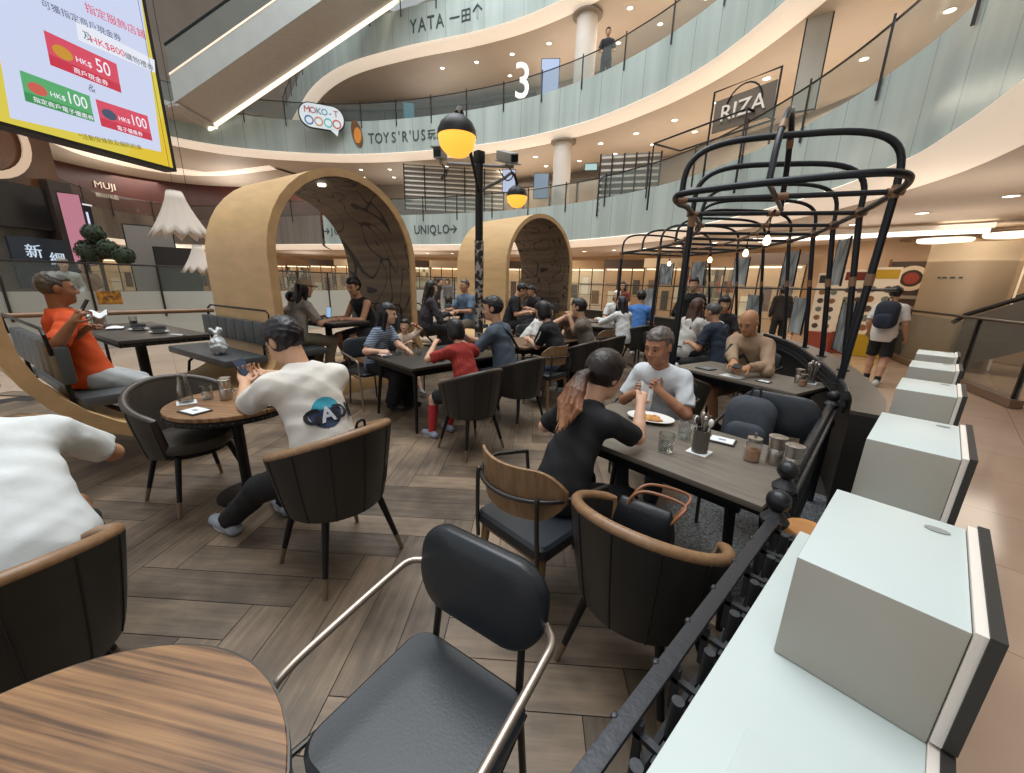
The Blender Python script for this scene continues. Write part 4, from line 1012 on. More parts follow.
window_band(E3, 4.2, 335, 540, 100, 8.86, 11.3, 'long dark shop window on the middle gallery behind the toy shop lettering', DKG)
window_band(E2, 4.4, 470, 640, 190, 4.51, 6.9, 'dark shop window on the lowest gallery behind the street lamp', mat('tan_glazing', '#8a7a68', 0.25, var=0.3, scale=0.8))
# rolling shutters of shops on the lowest gallery
def shutter(px, py, D, w, h, label):
    p = dist(px, py, D); n = CC - p; n.z = 0; n.normalize()
    t = empty('grille_shutter', p, math.atan2(n.y, n.x) + PI / 2, label, 'shutter')
    MB().box((0, 0.1, 0), (w, 0.04, h)).build('backing', mat('shutter_back', '#8b857c', 0.5), t)
    s = MB()
    for k in range(int(h / 0.22)): s.box((0, 0, -h / 2 + 0.1 + k * 0.22), (w, 0.05, 0.07))
    s.build('slats', mat('shutter_slat', '#cbc5ba', 0.4, 0.2), t)
    v = MB()
    for k in range(6): v.box((-w / 2 + w * k / 5, -0.03, 0), (0.06, 0.05, h))
    v.build('guides', M_STEEL, t)
shutter(455, 190, 22.5, 5.2, 2.2, 'grey grille shutter on the lowest gallery left of the lamp')
shutter(628, 185, 16.8, 2.2, 2.2, 'grey grille shutter on the lowest gallery left of the glass booth')
# restaurant with a dark frame, its sign reading RIZA, on the lowest gallery at the right
def riza():
    p = dist(742, 108, 12.6); n = CC - p; n.z = 0; n.normalize(); rz = math.atan2(n.y, n.x) + PI / 2
    t = empty('restaurant_sign', p, rz - 0.5, 'dark framed restaurant sign with pale letters above the pergola', 'sign')
    MB().box((0, 0.05, 0), (1.5, 0.05, 0.75)).build('panel', mat('brown_glass', '#6d6154', 0.25), t)
    MB().tube([(-0.8, 0, -1.5), (-0.8, 0, 0.6), (0.8, 0, 0.6), (0.8, 0, -1.5)], 0.03, 8).build('frame', M_BLACK, t)
    me = text_mesh('RIZA', 0.52, 0.02); me.transform(Matrix.Translation((0, 0, -0.16)) @ Matrix.Rotation(PI / 2, 4, 'X')); me.materials.append(mat('pale_letter', '#d8d0c2', 0.5, emit=0.15)); o = bpy.data.objects.new('lettering', me); link(o, t)
    MB().tube([(0.45 * math.cos(a), 0.01, 0.05 + 0.5 * math.sin(a)) for a in [PI * k / 12 for k in range(13)]], 0.02, 6).build('arch_trim', M_BLACK, t)
    p = dist(688, 150, 13.2)
    f = empty('steel_pavilion', p, rz - 0.6, 'thin black box frame on the lowest gallery behind the pergola', 'frame')
    MB().tube([(-1.3, 0, -1.4), (-1.3, 0, 0.5), (1.6, 0, 0.5), (1.6, 0, -1.4)], 0.03, 8).build('front_bars', M_BLACK, f)
    MB().tube([(-1.3, 0, 0.5), (-1.3, 1.2, 0.5), (1.6, 1.2, 0.5), (1.6, 0, 0.5)], 0.03, 8).build('top_bars', M_BLACK, f)
    wall_panel(812, 60, 12.4, 0.45, 2.0, '#b9b7ae', 0.0, 'tall grey hanging banner on the right side of the lowest gallery', 'hanging_banner', cat='banner')
riza()

# ------------------------------------------------------------------ shop fronts on the ground floor
def goods_mat(name, cols, e, sx, sz):
    m = bpy.data.materials.new(name); m.use_nodes = True; MATS[name] = m; nt = m.node_tree; p = nt.nodes['Principled BSDF']
    tc = nt.nodes.new('ShaderNodeTexCoord'); mp = nt.nodes.new('ShaderNodeMapping'); mp.inputs['Scale'].default_value = (sx, 1, sz); nt.links.new(tc.outputs['Object'], mp.inputs[0])
    fl = nt.nodes.new('ShaderNodeVectorMath'); fl.operation = 'FLOOR'; nt.links.new(mp.outputs[0], fl.inputs[0])
    v = nt.nodes.new('ShaderNodeTexWhiteNoise'); v.noise_dimensions = '3D'; nt.links.new(fl.outputs[0], v.inputs['Vector'])
    sp = nt.nodes.new('ShaderNodeSeparateColor'); nt.links.new(v.outputs['Color'], sp.inputs[0])
    r = nt.nodes.new('ShaderNodeValToRGB'); r.color_ramp.interpolation = 'CONSTANT'; el = r.color_ramp.elements
    el[0].color = (*srgb(cols[0]), 1); el[1].color = (*srgb(cols[1]), 1); el[1].position = 1 / len(cols)
    for k, c in enumerate(cols[2:]): x = el.new((k + 2) / len(cols)); x.color = (*srgb(c), 1)
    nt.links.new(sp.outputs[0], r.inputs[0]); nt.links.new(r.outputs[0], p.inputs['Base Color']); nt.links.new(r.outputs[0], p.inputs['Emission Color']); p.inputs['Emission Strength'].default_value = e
    return m
PAL = [['#8a5f3c', '#c9a273', '#5c4632', '#d8c0a0', '#7a3a2c', '#3a2c24'], ['#caa46c', '#e2c79a', '#a0713f', '#e8d9bd', '#7e5a3a'], ['#6e5a4a', '#b79a7c', '#3e342c', '#d2b894', '#a8452f', '#8a7a66'], ['#d9b988', '#f0dcb6', '#b98a54', '#cfa878', '#efe2c8']]
def shop_front(c, i, w, h, k, label):
    n = Vector((CC.x - c.x, CC.y - c.y, 0)).normalized()
    t = empty('glazed_shop', (c.x, c.y, 0), math.atan2(n.y, n.x) + PI / 2, label, 'shop front')
    base = ['#c79a6c', '#d8b185', '#b98a60', '#e0c19a'][k]
    dm = goods_mat('shop_goods_%d' % i, PAL[k], 0.5, 5.2 + 2.3 * (i % 3), 3.2 + (i % 3)) if i % 4 == 2 else mat('shop_wall_%d' % k, base, 0.6, var=0.12, scale=1.5, emit=0.6)  # shop lighting put into the wall and goods as emission
    MB().box((0, 0.5, h / 2), (w, 0.06, h)).build('lit_display_wall', dm, t)
    if i % 4 != 2:
        for q in range(3):
            c = ['#f3dfba', '#8a4a34', '#5a4636', '#f7ecd6', '#b07a4a', '#6f6258'][(i * 2 + q) % 6]
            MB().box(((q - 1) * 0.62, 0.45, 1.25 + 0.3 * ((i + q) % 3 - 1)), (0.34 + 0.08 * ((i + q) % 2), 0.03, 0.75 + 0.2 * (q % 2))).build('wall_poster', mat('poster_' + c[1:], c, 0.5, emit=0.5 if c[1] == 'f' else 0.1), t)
    MB().box((0, 0.02, h + 0.2), (w + 0.1, 0.12, 0.42)).build('header', mat(['shop_header_dark', 'shop_header_tan', 'shop_header_cream'][i % 3], ['#4a3a2e', '#a98a66', '#d6c3a4'][i % 3], 0.5), t)
    g = MB()
    for x in (-w / 2, -w / 6, w / 6, w / 2): g.box((x, 0, h / 2), (0.05, 0.06, h))
    g.build('mullions', M_STEEL, t)
    MB().box((0, 0.0, h / 2), (w - 0.06, 0.012, h - 0.04)).build('glass', M_GLASS, t)
    s = MB()
    for z in (0.5, 1.1, 1.7): s.box((0, 0.36, z), (w * 0.9, 0.2, 0.03))
    s.build('display_shelf', mat('shelf_wood', '#9a7850', 0.5), t)
    MB().box((0, 0.25, h - 0.08), (w * 0.9, 0.1, 0.05)).build('strip_light', glow('shop_strip', '#ffe6c0', 4.0), t)
SW = offs(Ew, 4.6)
runs = resample(SW, 2.3)
words_ = ['beyond the corridor at right', 'behind the walking man', 'behind the ledge pictures', 'behind the near pergola post', 'with dark wood goods behind the pergola', 'behind the pergola bulbs', 'behind the far pergola end', 'beside the farther arch', 'seen through the farther arch', 'between the arches right of the lamp', 'between the arches left of the lamp', 'with red goods behind the woman in black', 'right of the near arch rim', 'seen through the near arch at right', 'seen through the middle of the near arch', 'seen through the near arch at left', 'left of the near arch', 'behind the white lampshade', 'behind the topiary plant', 'left of the topiary plant']
j = 0
for i, p in enumerate(runs):
    px = (p - CC); depth = px.dot(CF)
    if p.x > -3.0 or depth < 2 or j >= len(words_): continue
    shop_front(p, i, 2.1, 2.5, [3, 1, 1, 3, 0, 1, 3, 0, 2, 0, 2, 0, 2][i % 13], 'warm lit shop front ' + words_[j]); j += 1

# ------------------------------------------------------------------ far right: curved gold wall panel, glass railing, posters
def gold_panel():
    a = Vector((-0.52, 13.2, 0)); b = Vector((0.86, 13.3, 0))
    t = empty('gold_wall_panel', (a + b) / 2, 0, 'curved gold metal wall panel with small dark lettering by the corridor', 'wall panel')
    m = (a + b) / 2; gm = mat('brushed_gold', '#c8b294', 0.36, 0.45, bump=0.05, bscale=30, stretch=(30, 30, 0.3))
    def fn(u, v):
        w = -1 + 2 * u; return Vector((0.69 * w, -0.28 * (1 - w * w), 2.68 * v)), Vector((0, 1, 0))
    MB().solid(fn, 20, 2, 0.05).build('curved_sheet', gm, t, ang=60)
    MB().box((0.72, -0.0, 1.34), (0.03, 0.08, 2.68)).build('bright_edge', mat('bright_edge', '#f0e0c4', 0.4, emit=0.2), t)
    l = MB()
    for x, w in ((-0.42, 0.05), (-0.34, 0.07), (-0.22, 0.08), (-0.1, 0.06)): l.box((x, -0.285 + 0.27 * (x / 0.69) ** 2 , 1.95), (w, 0.02, 0.035))
    l.build('small_lettering', M_INK, t)
gold_panel()
def corridor_rail():
    A = at(868, 348, 0); Bp = at(958, 385, 0); d = (Bp - A); E_ = Bp + d.normalized() * 1.6
    t = empty('glass_railing', A, 0, 'glass railing with dark posts in front of the gold wall panel', 'railing')
    L = E_ - A; rz = math.atan2(L.y, L.x); T = Matrix.Rotation(rz, 4, 'Z'); ln = L.length
    MB().box((ln / 2, 0, 0.06), (ln, 0.14, 0.12), T).build('kerb', mat('brown_kerb', '#7d6553', 0.5), t)
    MB().tube([T @ Vector((0, 0, 1.2)), T @ Vector((ln, 0, 1.2))], 0.024, 8).build('top_rail', M_STEEL, t)
    k0 = d.length
    for x in (0.1, k0, ln - 0.1): MB().box((x, 0, 0.65), (0.05, 0.05, 1.1), T).build('post', M_BLACK, t)
    MB().box((ln / 2, 0, 0.62), (ln, 0.014, 1.0), T).build('glass_panel', M_GLASSR, t)
corridor_rail()
def far_escalator():
    p = Vector((1.9, 12.6, 0))
    t = empty('corridor_escalator', p, 0, 'dark escalator rising at the right edge behind the glass railing', 'escalator')
    for y in (0.0, 1.1):
        MB().add([(-1.6, y, 0.0), (1.6, y, 1.9), (1.6, y, 3.0), (-1.6, y, 1.1), (-1.6, y + 0.06, 0), (1.6, y + 0.06, 1.9), (1.6, y + 0.06, 3.0), (-1.6, y + 0.06, 1.1)], [(0, 1, 2, 3), (7, 6, 5, 4), (0, 4, 5, 1), (3, 2, 6, 7), (0, 3, 7, 4), (1, 5, 6, 2)]).build('side_panel', mat('escalator_grey', '#6e6860', 0.4, 0.2), t)
        MB().tube([(-1.75, y + 0.03, 1.0), (-1.6, y + 0.03, 1.18), (1.6, y + 0.03, 3.06)], 0.045, 8).build('handrail', M_BLACK, t)
    MB().add([(-1.6, 0.06, 0.3), (1.6, 0.06, 2.2), (1.6, 1.1, 2.2), (-1.6, 1.1, 0.3)], [(0, 1, 2, 3)]).build('steps', M_STEEL, t)
far_escalator()
tag(MB().box((3.6, 17.6, 1.6), (5.0, 0.1, 3.2)).build('wall_corridor', mat('corridor_wall', '#857868', 0.6, var=0.08)), kind='structure')
def menu_board(px, py, D, w, h, k, label, top='#d9c9b0', foot='#9c4a34'):
    p = dist(px, py, D); n = CC - p; n.z = 0; n.normalize()
    t = empty('menu_board', (p.x, p.y, 0), math.atan2(n.y, n.x) + PI / 2, label, 'menu board')
    z0 = 0.55
    MB().box((0, 0.03, z0 / 2), (w, 0.3, z0)).build('stand', mat('stand_' + foot[1:], foot, 0.5), t)
    MB().box((0, 0.03, z0 + h / 2), (w, 0.06, h)).build('board', mat('board_' + top[1:], top, 0.5, emit=0.2), t)
    MB().box((0, -0.006, z0 + h * 0.90), (w * 0.9, 0.01, h * 0.13)).build('headline', mat('headline_%d' % k, ['#c9a227', '#7a2f24', '#3a3430'][k], 0.5), t)
    for r in range(5):
        for c in range(2):
            MB().lathe([(0.0, 0.0), (w * 0.13, 0.0), (w * 0.13, 0.008), (0.0, 0.008)], 12, Matrix.Translation(((c - 0.5) * w * 0.46, -0.003, z0 + h * (0.1 + 0.145 * r))) @ Matrix.Rotation(PI / 2, 4, 'X')).build('dish_picture', mat('dish_%d' % ((r + c + k) % 3), ['#9a6a40', '#7d8476', '#5b4a40'][(r + c + k) % 3], 0.6), t)
menu_board(822, 318, 13.2, 0.52, 1.5, 2, 'white menu board with dish pictures left of the walking man, on red base')
menu_board(850, 305, 13.6, 0.5, 1.6, 1, 'narrow menu board just left of the yellow topped one')
menu_board(876, 305, 13.4, 0.62, 1.65, 0, 'menu board with yellow top right behind the walking man', foot='#c9a51c')
p = dist(905, 300, 13.9); n = CC - p; n.z = 0; n.normalize()
t = empty('stall_sign', (p.x, p.y, 0), math.atan2(n.y, n.x) + PI / 2, 'dark food stall board with round cream emblem left of the gold wall panel', 'sign')
MB().box((0, 0, 1.2), (0.85, 0.08, 2.3)).build('board', mat('stall_dark', '#4a3a2e', 0.5), t)
for sx in (-0.44, 0.44): MB().box((sx, -0.02, 1.2), (0.05, 0.12, 2.4)).build('frame_side', mat('stall_wood', '#7a5434', 0.5), t)
MB().lathe([(0.2, 0), (0.3, 0), (0.3, 0.02), (0.2, 0.02), (0.2, 0)], 24, Matrix.Translation((0, -0.04, 1.95)) @ Matrix.Rotation(PI / 2, 4, 'X')).build('emblem_ring', mat('cream_ring', '#e0cdb0', 0.5), t)
MB().lathe([(0.0, 0), (0.14, 0), (0.14, 0.02), (0.0, 0.02)], 18, Matrix.Translation((0, -0.04, 1.95)) @ Matrix.Rotation(PI / 2, 4, 'X')).build('emblem_disc', mat('emblem_red', '#9a4030', 0.5), t)
for z in (1.5, 1.25, 1.0, 0.75): MB().box((0, -0.05, z), (0.55, 0.02, 0.08)).build('menu_strip', mat('menu_strip', '#a09484', 0.5), t)
# long light strip and long white lamp over the food stalls
t = empty('linear_lamp', (-1.9, 13.6, 2.98), math.radians(8), 'long white linear lamp over the food stalls', 'ceiling light')
MB().box((0, 0, 0), (4.4, 0.18, 0.09), bev=0.01).build('diffuser', glow('linear_glow', '#fff4e4', 2.5), t); MB().box((0, 0, 0.1), (4.5, 0.26, 0.1)).build('housing', M_WHITE, t)

# ------------------------------------------------------------------ far left: glass barrier, dark shop, red band, plants, lampshades
def barrier():
    t = empty('glass_barrier', (-12, -2, 0), 0, 'tall glass barrier with frosted lower part behind the near booth', 'railing')
    c = resample(catmull([(-11.0, -5.5, 0), (-12.0, -2.5, 0), (-12.6, 0.0, 0), (-13.2, 2.0, 0), (-14.6, 5.0, 0), (-16, 8, 0), (-16.5, 12, 0)], 8), 0.5)
    inv = Matrix.Translation((12, 2, 0))
    for nm, z0, z1, m, th in (('frosted_panel', 0.0, 1.22, glass_mat('frosted_glass_low', '#c6ccc8', 0.72, 0.35), 0.02), ('glass_panel', 1.22, 1.78, M_GLASSR, 0.012)):
        o = wallstrip(nm, c, z0, z1, m, t, th=th); o.data.transform(inv)
    MB().tube([(p.x + 12, p.y + 2, 1.8) for p in c], 0.02, 8).build('handrail', M_STEEL, t)
    for p in resample(c, 1.15)[1:-1]: MB().box((p.x + 12 + 0.03, p.y + 2, 1.22), (0.04, 0.04, 1.16)).build('post', M_STEEL, t)
    MB().box((0.55, 1.22, 1.12), (0.012, 0.36, 0.26)).build('warning_label', mat('warning_orange', '#c98a2c', 0.5, col2='#4a3520', scale=14), t)
barrier()
M_RED = mat('dark_red_band', '#4a1f19', 0.35, var=0.2, scale=1.2)
band = offs(plan(E_WING), 3.2)
t = empty('shop_band', (-33, 0, 5), 0, 'dark red lit shop band on the dim gallery at left', 'shop band')
o = wallstrip('band', band, 4.95, 7.45, M_RED, t, th=0.1); o.data.transform(Matrix.Translation((33, 0, -5)))
Mx = on_curve(band, 112, 196, 6.45, 0.06); me = text_mesh('MUJI', 0.5, 0.02); me.transform(Matrix.Translation((33, 0, -5)) @ Mx); me.materials.append(mat('band_letter', '#cdbcae', 0.5, emit=0.3)); o = bpy.data.objects.new('lettering', me); link(o, t)
Mx = on_curve(band, 113, 204, 5.95, 0.06); me = text_mesh('無印良品', 0.26, 0.02); me.transform(Matrix.Translation((33, 0, -5)) @ Mx); me.materials.append(MATS['band_letter']); o = bpy.data.objects.new('lettering', me); link(o, t)
def left_shop():
    a = dist(-40, 200, 18.5); b = dist(72, 200, 20.0); d = Vector((b.x - a.x, b.y - a.y, 0)); L = d.length; rz = math.atan2(d.y, d.x)
    t = empty('corner_shop', ((a.x + b.x) / 2, (a.y + b.y) / 2, 0), rz, 'dark corner shop at the far left with lit signs', 'shop')
    n = Vector((-d.y, d.x, 0)); s = -1 if n.dot(CC - a) < 0 else 1       # local y towards the camera is s
    MB().box((0, -s * 0.4, 3.5), (L, 0.5, 1.25)).build('black_fascia', mat('shop_black', '#1d1a19', 0.35), t)
    MB().box((0, -s * 0.5, 5.3), (L, 0.4, 2.3)).build('brown_glass_upper', mat('brown_upper', '#55341f', 0.2, var=0.35, scale=0.6), t)
    MB().box((0, -s * 0.6, 1.5), (L, 0.3, 2.9)).build('glass_front', mat('shop_front_grey', '#6e665e', 0.25, var=0.25, scale=0.7), t)
    MB().box((L / 2 - 0.25, -s * 0.35, 2.2), (0.6, 0.7, 4.4)).build('dark_pier', mat('dark_pier', '#3b302a', 0.5), t)
    T = Matrix.Rotation(PI / 2, 4, 'X') if s < 0 else Matrix.Rotation(PI, 4, 'Z') @ Matrix.Rotation(PI / 2, 4, 'X')
    MB().lathe([(0.95, 0), (1.15, 0), (1.15, 0.05), (0.95, 0.05), (0.95, 0)], 32, Matrix.Translation((L / 2 - 1.75, s * -0.22, 5.3)) @ T).build('round_sign_ring', mat('ring_glow', '#d0b49a', 0.4, emit=0.25), t)
    MB().box((L / 2 - 1.15, s * 0.0, 1.85), (1.55, 0.08, 1.5)).build('menu_screen', mat('menu_screen', '#1d2630', 0.3, emit=0.2), t)
    for tx, x, z, sz in (('新', -1.5, 2.15, 0.42), ('網', -0.95, 1.95, 0.42), ('品', -1.35, 1.35, 0.36)):
        me = text_mesh(tx, sz, 0.01); me.transform(Matrix.Translation((L / 2 + x + 0.1, s * 0.05, z - 0.1)) @ T); me.materials.append(glow('screen_letter', '#cfe0f0', 0.9)); o = bpy.data.objects.new('lettering', me); link(o, t)
    # projecting sign
    MB().box((L / 2 - 0.35, s * 0.55, 3.35), (0.75, 0.08, 0.75)).build('sign_box', M_BLACK, t)
    MB().box((L / 2 - 0.35, s * 0.6, 3.75), (0.8, 0.04, 0.04)).build('sign_edge', glow('sign_edge', '#f2f2f2', 0.9), t)
    me = text_mesh('MJ', 0.5, 0.01); me.transform(Matrix.Translation((L / 2 - 0.35, s * 0.62, 3.18)) @ T); me.materials.append(glow('sign_letter', '#d8dcf8', 1.0)); o = bpy.data.objects.new('lettering', me); link(o, t)
    return rz
left_shop()
wall_panel(77, 230, 19.0, 0.45, 2.1, '#d88fa0', 0.7, 'narrow pink lit column sign beside the dark corner shop')
def lampshade(px, py, D, h, r0, r1, label):
    p = dist(px, py, D); t = empty('fabric_lampshade', p, 0, label, 'lampshade'); n = 48
    mb = MB(); vs = []
    for j in range(7):
        f = j / 6; r = r0 + (r1 - r0) * f ** 1.3
        for k in range(n):
            a = 2 * PI * k / n; rr = r * (1 + (0.06 + 0.05 * f) * math.cos(12 * a)); vs.append((rr * math.cos(a), rr * math.sin(a), -h * f - 0.06 * f * math.cos(12 * a)))
    fs = [(j * n + k, j * n + (k + 1) % n, (j + 1) * n + (k + 1) % n, (j + 1) * n + k) for j in range(6) for k in range(n)]
    mb.add(vs, fs); o = mb.build('pleated_shade', mat('pleated_white', '#cfc4b8', 0.8), t, fix=True); sm = o.modifiers.new('s', 'SOLIDIFY'); sm.thickness = 0.01
    MB().lathe([(0.0, 0.03), (r0 * 1.05, 0.02), (r0 * 1.05, -0.03), (0.0, -0.03)], 20).build('top_cap', M_WHITE, t)
    MB().tube([(0, 0, 0.02), (0, 0, 4.5)], 0.003, 6).build('cord', M_BLACK, t)
lampshade(174, 192, 9.5, 0.72, 0.10, 0.42, 'large white pleated fabric lampshade hanging left of the near arch')
lampshade(191, 214, 11.5, 0.3, 0.05, 0.2, 'small white pleated lampshade just right of the large one')
lampshade(197, 246, 11.0, 0.5, 0.08, 0.32, 'low white pleated lampshade partly behind the near arch')
def topiary():
    p = dist(105, 280, 14.6); t = empty('topiary_plant', (p.x, p.y, 0.0), 0, 'dark green ball topiary plant behind the glass barrier', 'plant')
    g = mat('topiary_green', '#4f5a44', 0.8, col2='#333f2e', scale=9, bump=0.6, bscale=30); rnd = random.Random(5)
    MB().tube([(0, 0, 0), (0.03, 0, 1.6), (0, 0, 2.45)], 0.04, 8).build('trunk', mat('bark', '#4a3a2c', 0.8), t)
    MB().lathe([(0.25, 0.0), (0.34, 0.6), (0.3, 0.62), (0.0, 0.6)], 20).build('planter', mat('grey_planter', '#8d8a84', 0.5), t)
    for dx, z, r in ((0.0, 2.55, 0.22), (-0.2, 2.12, 0.28), (0.26, 2.2, 0.22), (0.62, 2.05, 0.22)):
        mb = MB()
        for k in range(420):
            v = Vector((rnd.gauss(0, 1), rnd.gauss(0, 1), rnd.gauss(0, 1))).normalized(); c = v * r * (0.82 + 0.2 * rnd.random()); q = Vector((rnd.gauss(0, 1), rnd.gauss(0, 1), rnd.gauss(0, 1))).normalized().cross(v).normalized(); w = v.cross(q)
            s = 0.04; X = Vector((CR.x, CR.y, 0)).normalized() * dx + Vector((0, 0, z)) + c
            mb.add([X + q * s, X + w * s * 0.6 + v * 0.02, X - q * s, X - w * s * 0.6 + v * 0.02], [(0, 1, 2, 3)])
        mb.sphere(Vector((CR.x, CR.y, 0)).normalized() * dx + Vector((0, 0, z)), r * 0.85, 14)
        mb.build('foliage_ball', g, t, fix=False)
topiary()
wall_panel(182, 285, 15, 0.9, 2.0, '#2a2725', 0.0, 'tall black cabinet behind the wooden handrail', 'black_cabinet', cat='cabinet')
wall_panel(155, 262, 15.5, 1.0, 1.9, '#8a847c', 0.0, 'grey column block behind the glass barrier', 'grey_block', cat='column')
# ------------------------------------------------------------------ chairs
M_TUBL = mat('black_brown_leather', '#2b2926', 0.42, var=0.12, scale=6, bump=0.06, bscale=150)
M_TUBT = mat('taupe_leather', '#47413a', 0.42, var=0.1, scale=6, bump=0.06, bscale=150)
M_RIMW = mat('walnut_rim', '#8a6a4c', 0.4, var=0.18, scale=14, stretch=(3, 3, 3))
M_RIMD = mat('dark_rim', '#3c342d', 0.4)
M_BRASS = mat('worn_brass', '#7d6a54', 0.4, 0.4)
M_BLKLEA = mat('black_leather', '#23282d', 0.36, var=0.1, scale=5, bump=0.05, bscale=130)
M_TUBEM = mat('champagne_tube', '#aca094', 0.3, 0.75)
M_TUBED = mat('gunmetal_tube', '#4c4a47', 0.35, 0.7)
M_CHWOOD = mat('chair_wood', '#8a6c4e', 0.45, var=0.2, scale=9, stretch=(6, 1, 1))
def tub_proto(leather, rim):
    t = bpy.data.objects.new('tub_chair', None); COL.objects.link(t)
    def R(u): return -2.15 + 4.3 * u          # angle around the back, 0 = straight behind
    def top(a): return 0.62 + 0.185 * max(0.0, math.cos(a * 0.62)) ** 1.5
    def fn(u, v):
        a = R(u); z = 0.37 + (top(a) - 0.37) * v; r = 0.235 + 0.06 * v ** 0.8
        n = Vector((-math.sin(a), math.cos(a), 0)); p = Vector((math.sin(a) * (r + 0.01), -math.cos(a) * r + 0.02, z))
        return p, n
    MB().solid(fn, 41, 7, 0.045).build('shell', leather, t, ang=50)
    rp = []
    for k in range(41):
        a = R(k / 40); z = top(a) + 0.006; r = 0.295; n = Vector((-math.sin(a), math.cos(a), 0))
        rp.append(Vector((math.sin(a) * (r + 0.01), -math.cos(a) * r + 0.02, z)) + n * 0.022)
    a0 = R(0); a1 = R(1)
    def drop(a):
        n = Vector((-math.sin(a), math.cos(a), 0)); r = 0.24; return Vector((math.sin(a) * (r + 0.01), -math.cos(a) * r + 0.02, 0.42)) + n * 0.022
    MB().tube([drop(a0), rp[0].lerp(drop(a0), 0.4)] + rp + [rp[-1].lerp(drop(a1), 0.4), drop(a1)], 0.023, 10).build('rim', rim, t)
    s = MB()
    for k in range(1, 8):
        u = k / 8; pts = []
        for j in range(8):
            p, n = fn(u, j / 7); pts.append(p - n * 0.0005)
        s.tube(pts, 0.0035, 5)
    s.build('seam', mat('seam_dark', '#1b1917', 0.6), t)
    prof = [(0.0, 0.385), (0.21, 0.385), (0.235, 0.40), (0.245, 0.43), (0.235, 0.46), (0.20, 0.475), (0.0, 0.48)]
    MB().lathe(prof, 28, Matrix.Translation((0, 0.03, 0)), 1.0, 1.0).build('seat', leather, t)
    MB().lathe([(0.0, 0.352), (0.2, 0.352), (0.215, 0.384), (0.0, 0.384)], 24, Matrix.Translation((0, 0.02, 0))).build('seat_base', M_BLACK, t)
    for sx in (-1, 1):
        for sy in (-1, 1):
            a = Vector((sx * 0.15, 0.02 + sy * 0.14, 0.37)); b = Vector((sx * 0.235, 0.02 + sy * 0.215, 0.0)); m = a.lerp(b, 0.74)
            l = MB().tube([a, m], [0.019, 0.014], 10).build('leg', M_BLACK, t)
            MB().tube([m, b], [0.0145, 0.011], 10).build('leg_tip', M_BRASS, l)
    return t
def metal_proto(tube, full=True):
    t = bpy.data.objects.new('metal_armchair', None); COL.objects.link(t)
    MB().prism(rrect(0.44, 0.44, 0.07, 6), 0.43, 0.475).build('seat', M_BLKLEA, t).modifiers.new('b', 'BEVEL').width = 0.012
    T = Matrix.Translation((0, -0.235, 0.735)) @ Matrix.Rotation(math.radians(100), 4, 'X')
    def fn(u, v):
        q = 2 * u - 1; w = 2 * v - 1; return Vector((0, 0, 0)), Vector((0, 0, 1))
    b = MB(); P = rrect(0.455, 0.265, 0.11, 8); n = len(P); vs = []; fs = []
    lay = [(-0.025, 0.93), (-0.018, 0.985), (0.0, 1.0), (0.018, 0.985), (0.025, 0.93)]
    for z, s in lay:
        for x, y in P: vs.append((x * s, y * s, z + 0.02 * (x / 0.25) ** 2))
    for k in range(4): fs += [(k * n + i, k * n + (i + 1) % n, (k + 1) * n + (i + 1) % n, (k + 1) * n + i) for i in range(n)]
    for k, sg in ((0, -1), (4, 1)):
        # cap rings towards the middle line so the dish stays curved
        base = len(vs)
        for f in (0.66, 0.33):
            for x, y in P: xx = x * lay[k][1] * f; vs.append((xx, y * lay[k][1] * f, lay[k][0] + sg * 0.006 + 0.02 * (xx / 0.25) ** 2))
        rings = [k * n, base, base + n]
        for r0, r1 in zip(rings, rings[1:]): fs += [(r0 + i, r0 + (i + 1) % n, r1 + (i + 1) % n, r1 + i) for i in range(n)]
        fs.append(tuple(range(rings[2], rings[2] + n)))
    b.add(vs, fs, T); b.build('backrest', M_BLKLEA, t, ang=60)
    for sx in (-1, 1):
        MB().tube(catmull([(sx * 0.225, -0.255, 0.70), (sx * 0.262, -0.215, 0.705), (sx * 0.268, -0.15, 0.70), (sx * 0.268, 0.05, 0.675), (sx * 0.266, 0.18, 0.655), (sx * 0.262, 0.225, 0.63), (sx * 0.258, 0.232, 0.56), (sx * 0.245, 0.225, 0.30), (sx * 0.235, 0.225, 0.006)], 6), 0.0115, 10).build('arm_tube', tube, t)
        MB().tube([(sx * 0.155, -0.25, 0.66), (sx * 0.165, -0.225, 0.44), (sx * 0.19, -0.24, 0.006)], 0.0115, 10).build('rear_leg', M_TUBED, t)
        MB().tube([(sx * 0.2, -0.2, 0.422), (sx * 0.245, 0.22, 0.422)], 0.009, 8).build('seat_rail', M_TUBED, t)
    return t
